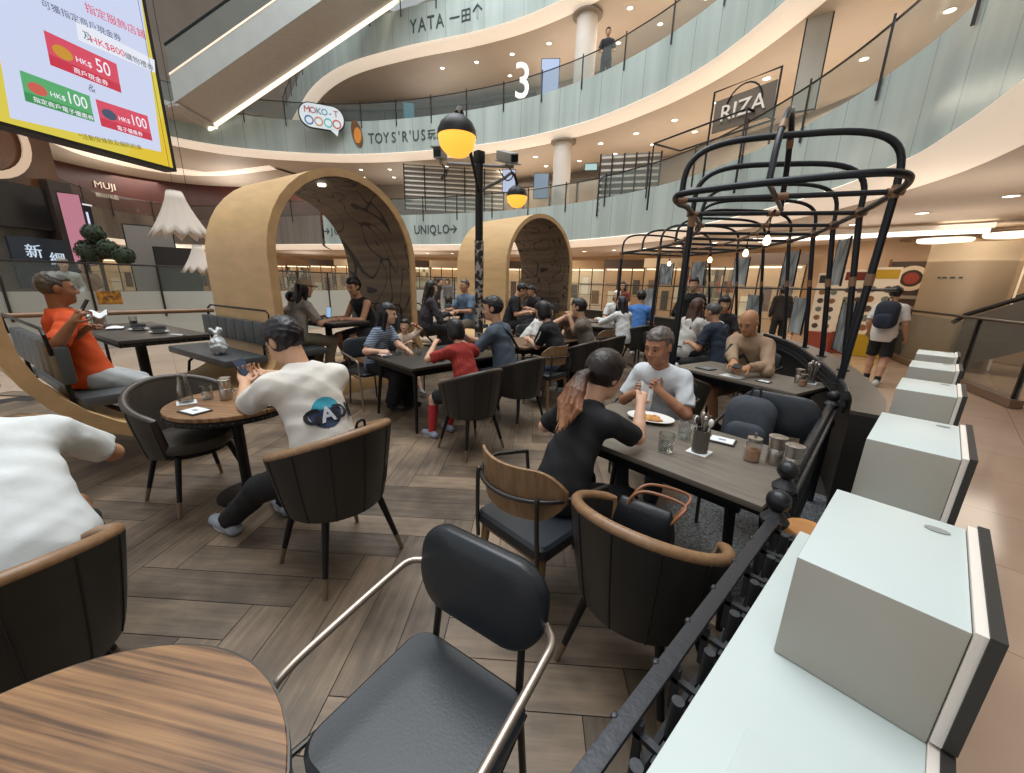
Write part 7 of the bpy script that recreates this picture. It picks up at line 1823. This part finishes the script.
# 5 bald man
P5 = (-1.33, 4.86)
rh, lh = at(733, 368, 0.84), at(748, 368, 0.84)
b = seated(P5, -98, 'bald man in beige top with a dark strap, looking at his phone', rh=rh, lh=lh, lean=13, s=1.04, hsc=1.06, head=(0, 26), vox=0.008, skinc='#b5835f', hair=('bald', '#000000'), top=('long', '#9a8068', None), bottom=('shorts', '#6e5c48'), shoes='#2a2a2c', elbow=(1.0, 1.0), curl=(0.9, 0.9), face_detail=True, fat=1.08)
fw, rt, up, nb = person.fw, person.rt, person.up, person.nb
bv = BVHTree.FromPolygons([v.co.copy() for v in person.shirt.data.vertices], [list(p.vertices) for p in person.shirt.data.polygons]); sp = []
for k in range(15):
    f = k / 14; q = nb + rt * (0.10 - 0.26 * f) - up * (0.0 + 0.40 * f) + fw * 0.6; h = bv.ray_cast(q, -fw)
    if h[0] is not None: sp.append(h[0] + fw * 0.004)
MB().tube(sp, 0.017, 8, flat=0.5).build('bag_strap', mat('black_strap', '#1e1d1f', 0.7), b)
gadget('smartphone', (rh + lh) / 2 + Vector((0.0, -0.10, 0.03)), (0.12, -0.95, -0.1), (0.1, 0.3, 0.9), 0.075, 0.15, 'phone in the hands of the bald man', face='#6a7078')
# 6 woman in stripes
def stripes_mat(name, a, b2, freq, axis=2, coord='Object'):
    m = mat(name, a, 0.85); nt = m.node_tree; p = nt.nodes['Principled BSDF']; tc = nt.nodes.new('ShaderNodeTexCoord'); sp = nt.nodes.new('ShaderNodeSeparateXYZ'); nt.links.new(tc.outputs[coord], sp.inputs[0])
    mu = nt.nodes.new('ShaderNodeMath'); mu.operation = 'MULTIPLY'; mu.inputs[1].default_value = freq; nt.links.new(sp.outputs[axis], mu.inputs[0]); fr = nt.nodes.new('ShaderNodeMath'); fr.operation = 'FRACT'; nt.links.new(mu.outputs[0], fr.inputs[0])
    gt = nt.nodes.new('ShaderNodeMath'); gt.operation = 'GREATER_THAN'; gt.inputs[1].default_value = 0.55; nt.links.new(fr.outputs[0], gt.inputs[0])
    mx = nt.nodes.new('ShaderNodeMix'); mx.data_type = 'RGBA'; mx.inputs[6].default_value = (*srgb(a), 1); mx.inputs[7].default_value = (*srgb(b2), 1); nt.links.new(gt.outputs[0], mx.inputs[0]); nt.links.new(mx.outputs[2], p.inputs['Base Color']); return m
seated((-4.72, 1.92), 34, 'woman with long black hair in striped blue grey top, seen in profile', rh=(-4.28, 1.80, 0.80), lh=(-4.25, 2.12, 0.80), rf=(-4.42, 1.98, 0.03), lean=14, s=0.95, hsc=1.06, bw=0.88, head=(-14, 8), vox=0.009, skinc='#d0a68c', hair=('long', '#15131a', 0.34), top=('tee', '#7d8a9c', None, stripes_mat('blue_stripes', '#8794a6', '#4c586c', 38)), bottom=('wide', '#141519'), shoes='#1c1c1e', face_detail=True, elbow=(0.5, 0.5))
# 7 child in red
b = seated((-3.06, 2.18), 182, 'child with black bob in red and yellow striped jersey, hands raised to the head', rh=(-3.45, 2.36, 0.98), lh=(-3.46, 2.04, 0.97), lean=16, s=0.86, bw=0.95, head=(0, 12), vox=0.009, skinc='#cfa285', hair=('bob', '#17141a'), top=('tee', '#a3222a', None, stripes_mat('red_jersey', '#a01e28', '#8f3a22', 34, 0)), bottom=('shorts', '#1b1c24'), shoes='#8f96a6', lf=(-3.36, 1.92, 0.0), rf=(-3.40, 2.16, 0.0), elbow=(0.9, 0.9), curl=(1.3, 1.3))
for sd in (1, -1):
    d = person.lm[sd]; MB().tube([d['knee'].lerp(d['ank'], 0.18), d['knee'].lerp(d['ank'], 0.4), d['ank']], [0.052, 0.054, 0.038], 14).build('sock', mat('red_sock', '#a82a2e', 0.85), b)
# 8 man in slate tee
rh, lh = dist(470, 338, 4.75), dist(461, 345, 4.55)
b = seated((-3.32, 2.92), 206, 'man in slate blue tee with crossbody strap raising a silver camera', rh=rh, lh=lh, lean=10, s=1.08, head=(-18, 8), vox=0.009, skinc='#c2957a', hair=('short', '#18161b'), top=('tee', '#4d5a69', None), bottom=('pants', '#20222a'), shoes='#2a2a2c', face_detail=True, curl=(1.2, 1.2), elbow=(0.5, 0.5))
d = person.lm[-1]; w = d['elb'].lerp(d['wri'], 0.9); dd = (d['wri'] - d['elb']).normalized(); MB().tube([w - dd * 0.018, w + dd * 0.018], 0.034, 14).build('wrist_watch', mat('watch_silver', '#9aa0a6', 0.3, 0.8), b)
fw, rt, up, nb = person.fw, person.rt, person.up, person.nb
MB().tube(catmull([nb - rt * 0.1 + fw * 0.09 - up * 0.08, nb - rt * 0.10 + up * 0.025, nb - rt * 0.05 - fw * 0.135 - up * 0.1, nb + rt * 0.1 - fw * 0.15 - up * 0.33], 6), 0.014, 8, flat=0.5).build('bag_strap', mat('black_strap', '#1e1d1f', 0.7), b)
t = empty('compact_camera', (rh + lh) / 2 + Vector((-0.06, 0, 0.04)), 0.2, 'silver camera held up by the man in slate blue tee', 'camera')
MB().box((0, 0, 0), (0.05, 0.12, 0.07), bev=0.008).build('body', M_STEELB, t); MB().lathe([(0.028, 0), (0.026, 0.03), (0.0, 0.032)], 16, Matrix.Translation((-0.025, 0, 0)) @ Matrix.Rotation(-PI / 2, 4, 'Y')).build('lens', M_BLACK, t)
# 9 small child beside the long haired woman
p = dist(404, 340, 5.7); b = seated((p.x, p.y), -10, 'small child in pale top with red wristband beside the woman in stripes', lh=p + Vector((0.12, 0.12, 1.0 - p.z)), rh=p + Vector((0.28, -0.08, 0.78 - p.z)), s=0.64, lean=8, head=(30, 0), vox=0.01, skinc='#d6ac92', hair=('boy', '#1c1816'), top=('tee', '#d9c4b4', None), bottom=('shorts', '#33405a'), shoes='#8a8a8c', curl=(0.8, 0.8))
d = person.lm[-1]; w = d['elb'].lerp(d['wri'], 0.95); dd = (d['wri'] - d['elb']).normalized(); MB().tube([w - dd * 0.012, w + dd * 0.012], 0.026, 12).build('wristband', mat('red_band', '#c02a2a', 0.6), b)
chair('metald', p.x - 0.05, p.y, -10, 'black chair under the small child with red wristband', 0.95)
# people in the booths
def booth(A, w, a, face, label, **k):
    p = wa(A, w, a); return seated((p.x, p.y), face, label, base=PLZ, seat=0.445, **k)
WA = math.degrees(math.atan2(0.96, -0.27))
p = wa(A1, -1.50, 0.75)
rh, lh = dist(73, 322, 4.25), dist(84, 330, 4.45)
b = booth(A1, -1.72, -0.20, WA, 'tanned man with grey hair in orange tee and pale shorts on the booth bench', rh=rh, lh=lh, rf=wa(A1, -0.92, -0.2, PLZ), lf=wa(A1, -1.05, 0.1, PLZ), lean=-9, s=1.0, head=(6, 2), vox=0.009, skinc='#8e6145', hair=('grey', '#4c4743'), top=('tee', '#d9571f', '#c94a1c'), bottom=('shorts', '#a9aeb0'), shoes='#1c1c1e', face_detail=True, curl=(1.0, 0.5), elbow=(0.3, 0.5), fat=1.1)
gadget('smartphone', rh + Vector((-0.02, 0.06, 0.09)), (-0.1, 0.45, 0.8), (0.25, -0.8, 0.5), 0.075, 0.155, 'dark phone raised by the man in orange', face='#20242c', e=0.1)
b = booth(A1, 0.46, 0.62, WA, 'woman in grey tee and beige cap inside the nearer arch', rh=wa(A1, 0.92, 0.45, 1.02), lh=wa(A1, 0.90, 0.75, 1.04), lean=12, s=1.0, bw=0.9, head=(6, 8), vox=0.010, skinc='#c99d82', hair=('long', '#17141a', 0.20), top=('tee', '#9a948c', None), bottom=('pants', '#6f6658'), shoes='#b8b4ac', curl=(1.0, 1.0))
H = person.H; hm4 = np.array(person.hm)
cp = Field(*[[f([H(x, y, z)[k] for x in (-.12, .12) for y in (-.14, .2) for z in (-.02, .16)]) + m for k in range(3)] for f, m in ((min, -0.02), (max, 0.02))], 0.008)
cp.union(ell(H(0, -0.012, 0.045), [0.097, 0.114, 0.095], hm4), 0).plane(H(0, 0, 0.05), -person.axes[2]); cp.union(clipped(ell(H(0, 0.10, 0.055), [0.075, 0.085, 0.012], hm4), H(0, 0.06, 0), -person.axes[1]), 0.006); cp.mesh('cap', cloth('#a58f76'), b)
gadget('smartphone', wa(A1, 0.98, 0.60, 1.12), (0.05, 0.1, 0.9), Vector((*A1['wv'], 0)) * -0.9 + Vector((0.3, 0, 0.3)), 0.078, 0.155, 'bright phone held by the woman in beige cap', face='#9cc4f0', e=0.9)
booth(A1, 1.62, 0.52, WA + 180, 'man with curly black hair in black tank top inside the nearer arch', rh=wa(A1, 1.14, 0.70, 1.02), lh=wa(A1, 1.12, 0.45, 1.02), lean=14, s=1.06, head=(-8, 14), vox=0.010, skinc='#c39274', hair=('tousle', '#151214'), top=('tank', '#1a1a1d', None), bottom=('shorts', '#2a2a30'), shoes='#2a2a2c', curl=(1.0, 1.0), face_detail=True)
booth(A1, 0.62, 1.25, WA - 40, 'child with black hair behind the table inside the nearer arch', s=0.80, lean=14, head=(0, 10), vox=0.012, skinc='#c99d82', hair=('boy', '#17141a'), top=('tee', '#9a8f86', None))
p = dist(467, 300, 8.3)
seated((p.x, p.y), -80, 'man in blue collared top on the bench between the arches, beside the lamp post', base=PLZ, seat=0.445, s=1.06, lean=2, head=(0, 0), vox=0.012, skinc='#b98a6c', hair=('grey', '#4a4440'), top=('tee', '#5a7088', None), bottom=('pants', '#7d756a'), shoes='#3a3a3c', face_detail=True)
p = dist(424, 305, 7.2)
seated((p.x, p.y), 80, 'woman in black floral dress right of the nearer arch', base=PLZ, seat=0.445, s=1.02, lean=8, bw=0.9, head=(0, 8), vox=0.012, skinc='#cfa68c', hair=('long', '#131115', 0.25), top=('long', '#1c1c22', '#4a4650'), bottom=('wide', '#1b1b20'), shoes='#1c1c1e')
p = dist(509, 308, 8.2)
seated((p.x, p.y), 40, 'man in black tee bending over the table before the farther arch', base=PLZ, seat=0.445, s=1.06, lean=12, head=(-5, 34), vox=0.012, skinc='#c29678', hair=('short', '#141215'), top=('tee', '#16171b', None), bottom=('pants', '#202024'), shoes='#2a2a2c')
p = dist(539, 306, 9.6)
seated((p.x, p.y), -100, 'black haired person seated inside the farther arch', base=PLZ, seat=0.445, s=1.0, lean=14, head=(0, 20), vox=0.013, skinc='#c29678', hair=('short', '#141215'), top=('tee', '#2a2a30', None))
# middle table
p = dist(525, 318, 6.6)
seated((p.x, p.y), 38, 'woman with long black hair in white tee leaning on the middle table', s=1.0, bw=0.9, lean=28, head=(10, 18), vox=0.011, skinc='#c99d82', hair=('long', '#17141a', 0.26), top=('tee', '#d5d6d2', None))
p = dist(573, 318, 6.5)
seated((p.x, p.y), -30, 'woman with hair tied back facing us behind the middle table', rh=p + Vector((0.1, -0.28, 1.12 - p.z)), s=1.02, bw=0.9, lean=10, head=(10, 6), vox=0.011, skinc='#cba086', hair=('short', '#231b18'), top=('tee', '#5a4d48', None), face_detail=True)
b = seated((-3.36, 3.92), 200, 'woman with black bob in black tee with white sleeve stripe, at the middle table', rh=(-3.85, 4.15, 0.84), lh=(-3.86, 3.80, 0.84), s=1.04, bw=0.94, lean=18, head=(8, 18), vox=0.010, skinc='#cba086', hair=('bob', '#15131a'), top=('tee', '#17181d', None), bottom=('pants', '#5f6f86'))
d = person.lm[-1]; a0 = person.sh[-1]; e0 = d['elb']; od = (Vector((-0.8, -0.2, 0.6)) - (e0 - a0).normalized() * Vector((-0.8, -0.2, 0.6)).dot((e0 - a0).normalized())).normalized() * 0.062
MB().tube([a0.lerp(e0, f) + od for f in (0.05, 0.3, 0.6, 0.8)], 0.012, 6).build('sleeve_stripe', mat('white_stripe', '#dcdcd8', 0.8), b)
seated((-3.45, 4.68), 212, 'boy with dark hair in grey brown tee at the middle table, hand to mouth', rh=(-3.9, 4.88, 0.9), lh=(-3.80, 4.6, 1.12), s=1.04, lean=12, head=(10, 6), vox=0.010, skinc='#c39879', hair=('boy', '#1a1617'), top=('tee', '#6f655b', None), face_detail=True, curl=(0.8, 1.2))
# back tables
p = dist(625, 318, 8.0)
seated((p.x, p.y), 160, 'woman with long black hair in white blouse under the far pergola', lh=p + Vector((-0.62, -0.05, 0.92 - p.z)), s=1.02, bw=0.88, lean=8, head=(-10, 6), vox=0.012, skinc='#cba086', hair=('long', '#1c1a20', 0.36), top=('long', '#d4d6d4', None))
p = dist(617, 300, 10.4)
seated((p.x, p.y), -60, 'person in white cap and white tee at the back', s=1.12, lean=6, vox=0.013, skinc='#c39879', hair=('crop', '#e4e4e2'), top=('tee', '#dcdcd8', None))
p = dist(640, 303, 9.2)
seated((p.x, p.y), 110, 'person with dark hair in bright blue tee at the back', s=1.14, lean=6, vox=0.013, skinc='#c39879', hair=('short', '#201a1a'), top=('tee', '#4c7fc4', None))
p = dist(689, 318, 6.9)
seated((p.x, p.y), 72, 'woman with long brown hair in white top, back to us under the pergola', s=1.06, bw=0.88, lean=8, head=(0, 8), vox=0.011, skinc='#cba086', hair=('long', '#4a3226', 0.40), top=('tee', '#c9c5be', None))
p = dist(692, 300, 8.6)
person((p.x, p.y), -70, 'person in black standing behind the brown haired woman', standing=True, s=1.03, vox=0.013, skinc='#b98c70', hair=('tousle', '#141215'), top=('long', '#17181b', None), hands=((0.18, 0.25, 1.05), (-0.18, 0.25, 1.05)), base=0.005)
p = dist(727, 322, 6.2)
seated((p.x, p.y), 165, 'man with thinning grey hair in navy tee, back to us left of the bald man', s=1.04, lean=14, head=(-10, 16), vox=0.010, skinc='#b98a6c', hair=('crop', '#4c4a4a'), top=('tee', '#232c3c', None))
p = dist(706, 322, 7.3)
seated((p.x, p.y), -40, 'person in white tee facing the man in navy', s=1.0, lean=14, head=(0, 15), vox=0.012, skinc='#c39879', hair=('short', '#17141a'), top=('tee', '#cfcfca', None))
p = dist(722, 308, 8.2)
seated((p.x, p.y), -60, 'dark haired person in dark top behind the man in navy', s=1.1, lean=8, head=(0, 10), vox=0.013, skinc='#c39879', hair=('bob', '#17141a'), top=('tee', '#2c2a2e', None))
p = dist(623, 285, 12.8)
person((p.x, p.y), -60, 'woman with long dark hair in reddish top standing at the far counter', standing=True, s=1.0, bw=0.9, vox=0.015, hair=('long', '#241a18', 0.3), top=('tee', '#8a4a3c', None), hands=((0.2, 0.2, 0.95), (-0.2, 0.2, 0.95)), base=0.0)
# walking man
p = at(870, 384, 0)
b = person((p.x, p.y), 84, 'man walking away in white tee and black shorts with a navy backpack', standing=True, s=0.98, lean=3, head=(-6, 8), vox=0.011, skinc='#b98c70', hair=('short', '#1a1718'), top=('tee', '#d6d2cc', None), bottom=('shorts', '#17181c'), shoes='#b4b4b0', hands=((0.26, 0.10, 0.88), (-0.24, 0.16, 0.92)), feet=((0.10, -0.16, 0.0), (-0.10, 0.14, 0)), elbow=(0.3, 0.3), base=0.0)
for sd in (1, -1):
    d = person.lm[sd]; MB().tube([d['ank'].lerp(d['knee'], 0.22), d['ank']], [0.047, 0.042], 12).build('sock', mat('black_sock', '#1b1b1d', 0.9), b)
def backpack(M, label, col, w=0.30, h=0.44, dp=0.16, straps=True):
    t = empty('backpack', M.translation, 0, label, 'backpack'); R = M.to_3x3().to_4x4(); m = mat('pack_' + col[1:], col, 0.8, var=0.12, scale=12, bump=0.2, bscale=40)
    def body(ww, hh, dd, off, nm):
        b = MB(); P = rrect(ww, hh, min(ww, hh) * 0.36, 8); n = len(P); vs = []; fs = []
        lay = [(0, 0.90), (dd * 0.12, 0.99), (dd * 0.55, 1.0), (dd * 0.88, 0.9), (dd, 0.66)]
        for y, s in lay:
            for x, z in P: vs.append((x * s, -y + off[1], (z + hh / 2) * (0.5 + 0.5 * s) + off[2]))
        for k in range(len(lay) - 1): fs += [(k * n + i, k * n + (i + 1) % n, (k + 1) * n + (i + 1) % n, (k + 1) * n + i) for i in range(n)]
        fs += [tuple(range(n - 1, -1, -1)), tuple((len(lay) - 1) * n + i for i in range(n))]
        return b.add(vs, fs, R).build(nm, m, t, ang=60)
    body(w, h, dp, (0, 0, 0), 'main_bag'); body(w * 0.78, h * 0.5, dp * 0.45, (0, -dp * 0.9, 0.02), 'front_pocket')
    MB().tube([R @ Vector(q) for q in catmull([(-0.03, -dp * 0.4, h - 0.01), (-0.02, -dp * 0.4, h + 0.05), (0.02, -dp * 0.4, h + 0.05), (0.03, -dp * 0.4, h - 0.01)], 5)], 0.007, 8).build('top_handle', M_BLACK, t)
    MB().tube([R @ Vector(q) for q in catmull([(-w * 0.42, -dp * 0.7, h * 0.45), (-w * 0.3, -dp * 0.72, h * 0.86), (0, -dp * 0.7, h * 0.97), (w * 0.3, -dp * 0.72, h * 0.86), (w * 0.42, -dp * 0.7, h * 0.45)], 5)], 0.004, 6).build('zip', mat('zip_grey', '#7a7f86', 0.5), t)
    if straps:
        for sx in (-1, 1): MB().tube([R @ Vector(q) for q in catmull([(sx * 0.09, 0.005, h - 0.03), (sx * 0.105, 0.10, h * 0.98), (sx * 0.115, 0.13, h * 0.6), (sx * 0.12, 0.01, 0.06)], 6)], 0.014, 8, flat=0.45).build('shoulder_strap', M_BLACK, t)
    return t
Mw = person.M; o = Mw @ (person.mid - person.fw * 0.125 - Vector((0, 0, 0.12)))
Mb = Mw.to_3x3().to_4x4(); Mb.translation = o; backpack(Mb, 'navy backpack on the back of the walking man', '#222a38', 0.31, 0.46, 0.17, False)
# person looking down from the middle gallery
p = dist(606, 62, 17.5)
person((p.x, p.y), -50, 'person in dark clothes leaning on the middle gallery railing', standing=True, s=1.1, vox=0.016, skinc='#b98c70', hair=('short', '#17141a'), top=('tee', '#2a2c30', None), hands=((0.22, 0.35, 1.1), (-0.22, 0.35, 1.1)), base=8.87)
for px, py, D, fc, lab, tp, hr in ((437, 292, 17.0, 60, 'person in black walking past the shops left of the farther arch', '#1d1c20', 'short'), (449, 290, 19.0, -60, 'person in grey walking past the shops beside the farther arch', '#6d6a68', 'bob'), (497, 290, 17.5, 150, 'person in pale tee seen through the farther arch', '#b9b4aa', 'short'), (782, 310, 13.0, 120, 'person in dark coat behind the ledge pictures', '#2c2725', 'bob')):
    p = dist(px, py, D); person((p.x, p.y), fc, lab, standing=True, s=1.0, vox=0.018, hair=(hr, '#1a1718'), top=('long', tp, None), hands=((0.24, 0.06, 0.8), (-0.24, 0.1, 0.8)), base=0.0)
# people beyond the glass barrier at the left
p = dist(63, 275, 14.6)
person((p.x, p.y), 20, 'person in pale grey hooded top beyond the glass barrier', standing=True, s=1.12, lean=14, vox=0.015, skinc='#c8a890', hair=('short', '#9a9890'), top=('hoodie', '#b9bdb6', None), bottom=('wide', '#a9ada6'), hands=((0.15, 0.3, 1.1), (-0.15, 0.3, 1.1)), base=0.0)
p = dist(89, 275, 14.9)
person((p.x, p.y), -20, 'woman in beige dress beyond the glass barrier', standing=True, s=1.1, bw=0.9, vox=0.015, skinc='#c8a890', hair=('bob', '#241e1c'), top=('tee', '#b79a7c', None), bottom=('wide', '#b79a7c'), hands=((0.15, 0.25, 1.1), (-0.15, 0.25, 1.1)), base=0.0)
# ------------------------------------------------------------------ bags
T = frame((-0.98, 2.62, 0.50), (-0.97, 0.05, 0.1), (0.08, -0.95, 0)); Mb = Matrix((Vector((-1, 0, 0)), Vector((0, 1, 0.28)).normalized() * 1, Vector((0, -0.28, 1)).normalized())).transposed().to_4x4(); Mb.translation = (-0.72, 2.86, 0.49)
Mb = Matrix.Translation((-0.76, 2.90, 0.485)) @ Matrix.Rotation(math.radians(-14), 4, 'X') @ Matrix.Rotation(math.radians(12), 4, 'Z')
backpack(Mb, 'dark grey backpack standing on the black chair at the grey table', '#3a3f47', 0.30, 0.40, 0.18)
Mb = Matrix.Translation((-2.06, 0.66, 0.47)) @ Matrix.Rotation(math.radians(108), 4, 'Z') @ Matrix.Rotation(math.radians(8), 4, 'X')
backpack(Mb, 'black backpack wedged behind the man in the printed white tee', '#16171a', 0.28, 0.36, 0.12, False)
def handbag():
    t = empty('handbag', (-0.66, 1.36, 0.488), math.radians(12), 'black leather handbag with tan handles on the tub chair by the railing', 'handbag'); m = mat('bag_leather', '#17191c', 0.4, bump=0.3, bscale=16)
    b = MB(); prof = [(0.15, 0.07, 0.0), (0.165, 0.085, 0.04), (0.16, 0.075, 0.16), (0.14, 0.035, 0.27), (0.13, 0.012, 0.31)]; vs = []; fs = []; n = 24
    for w, d, z in prof:
        for k in range(n): a = 2 * PI * k / n; vs.append((w * math.copysign(abs(math.cos(a)) ** 0.5, math.cos(a)), d * math.copysign(abs(math.sin(a)) ** 0.6, math.sin(a)), z))
    for i in range(len(prof) - 1): fs += [(i * n + k, i * n + (k + 1) % n, (i + 1) * n + (k + 1) % n, (i + 1) * n + k) for k in range(n)]
    fs += [tuple(range(n - 1, -1, -1)), tuple((len(prof) - 1) * n + k for k in range(n))]
    b.add(vs, fs).build('bag_body', m, t, ang=70)
    tan = mat('tan_handle', '#8a5a3a', 0.45)
    for sy, lean in ((0.03, 0.16), (-0.03, 0.10)): MB().tube(catmull([(-0.10, sy, 0.20), (-0.07, sy + lean * 0.2, 0.325), (0.0, sy + lean * 0.6, 0.36), (0.17, sy + lean * 0.9, 0.335), (0.16, sy + lean * 0.3, 0.29), (0.10, sy, 0.20)], 6), 0.0085, 8).build('handle', tan, t)
    for sx in (-0.1, 0.1): MB().box((sx, 0.066, 0.19), (0.03, 0.012, 0.05), bev=0.003).build('buckle', M_BRASS, t)
handbag()
bpy.context.scene.objects['handbag'].scale = (0.8, 0.8, 0.8)
def plastic_bag():
    p = wa(A1, -0.48, 0.62, PLZ + 0.447); t = empty('plastic_bag', p, 0.4, 'white knotted plastic bag on the booth bench', 'bag')
    F = Field((-0.16, -0.14, -0.02), (0.16, 0.14, 0.36), 0.007)
    F.union(rumple(ell((0, 0, 0.10), (0.115, 0.085, 0.10)), 0.010, 42), 0.0); F.union(rumple(cone((0, 0, 0.17), (0.0, 0.01, 0.25), 0.06, 0.022), 0.008, 60, 1), 0.03)
    for a in (0.3, 2.2, 4.0): F.union(rumple(cone((0, 0.01, 0.24), (0.065 * math.cos(a), 0.05 * math.sin(a), 0.30), 0.018, 0.022), 0.006, 80, a), 0.015)
    F.plane((0, 0, 0.004), (0, 0, -1)); F.mesh('bag_film', mat('plastic_film', '#c4ccd2', 0.3, col2='#eef2f4', scale=16, bump=0.4, bscale=30), t)
plastic_bag()
for o in PROTO.values():
    if 'label' not in o: bpy.data.objects.remove(o)
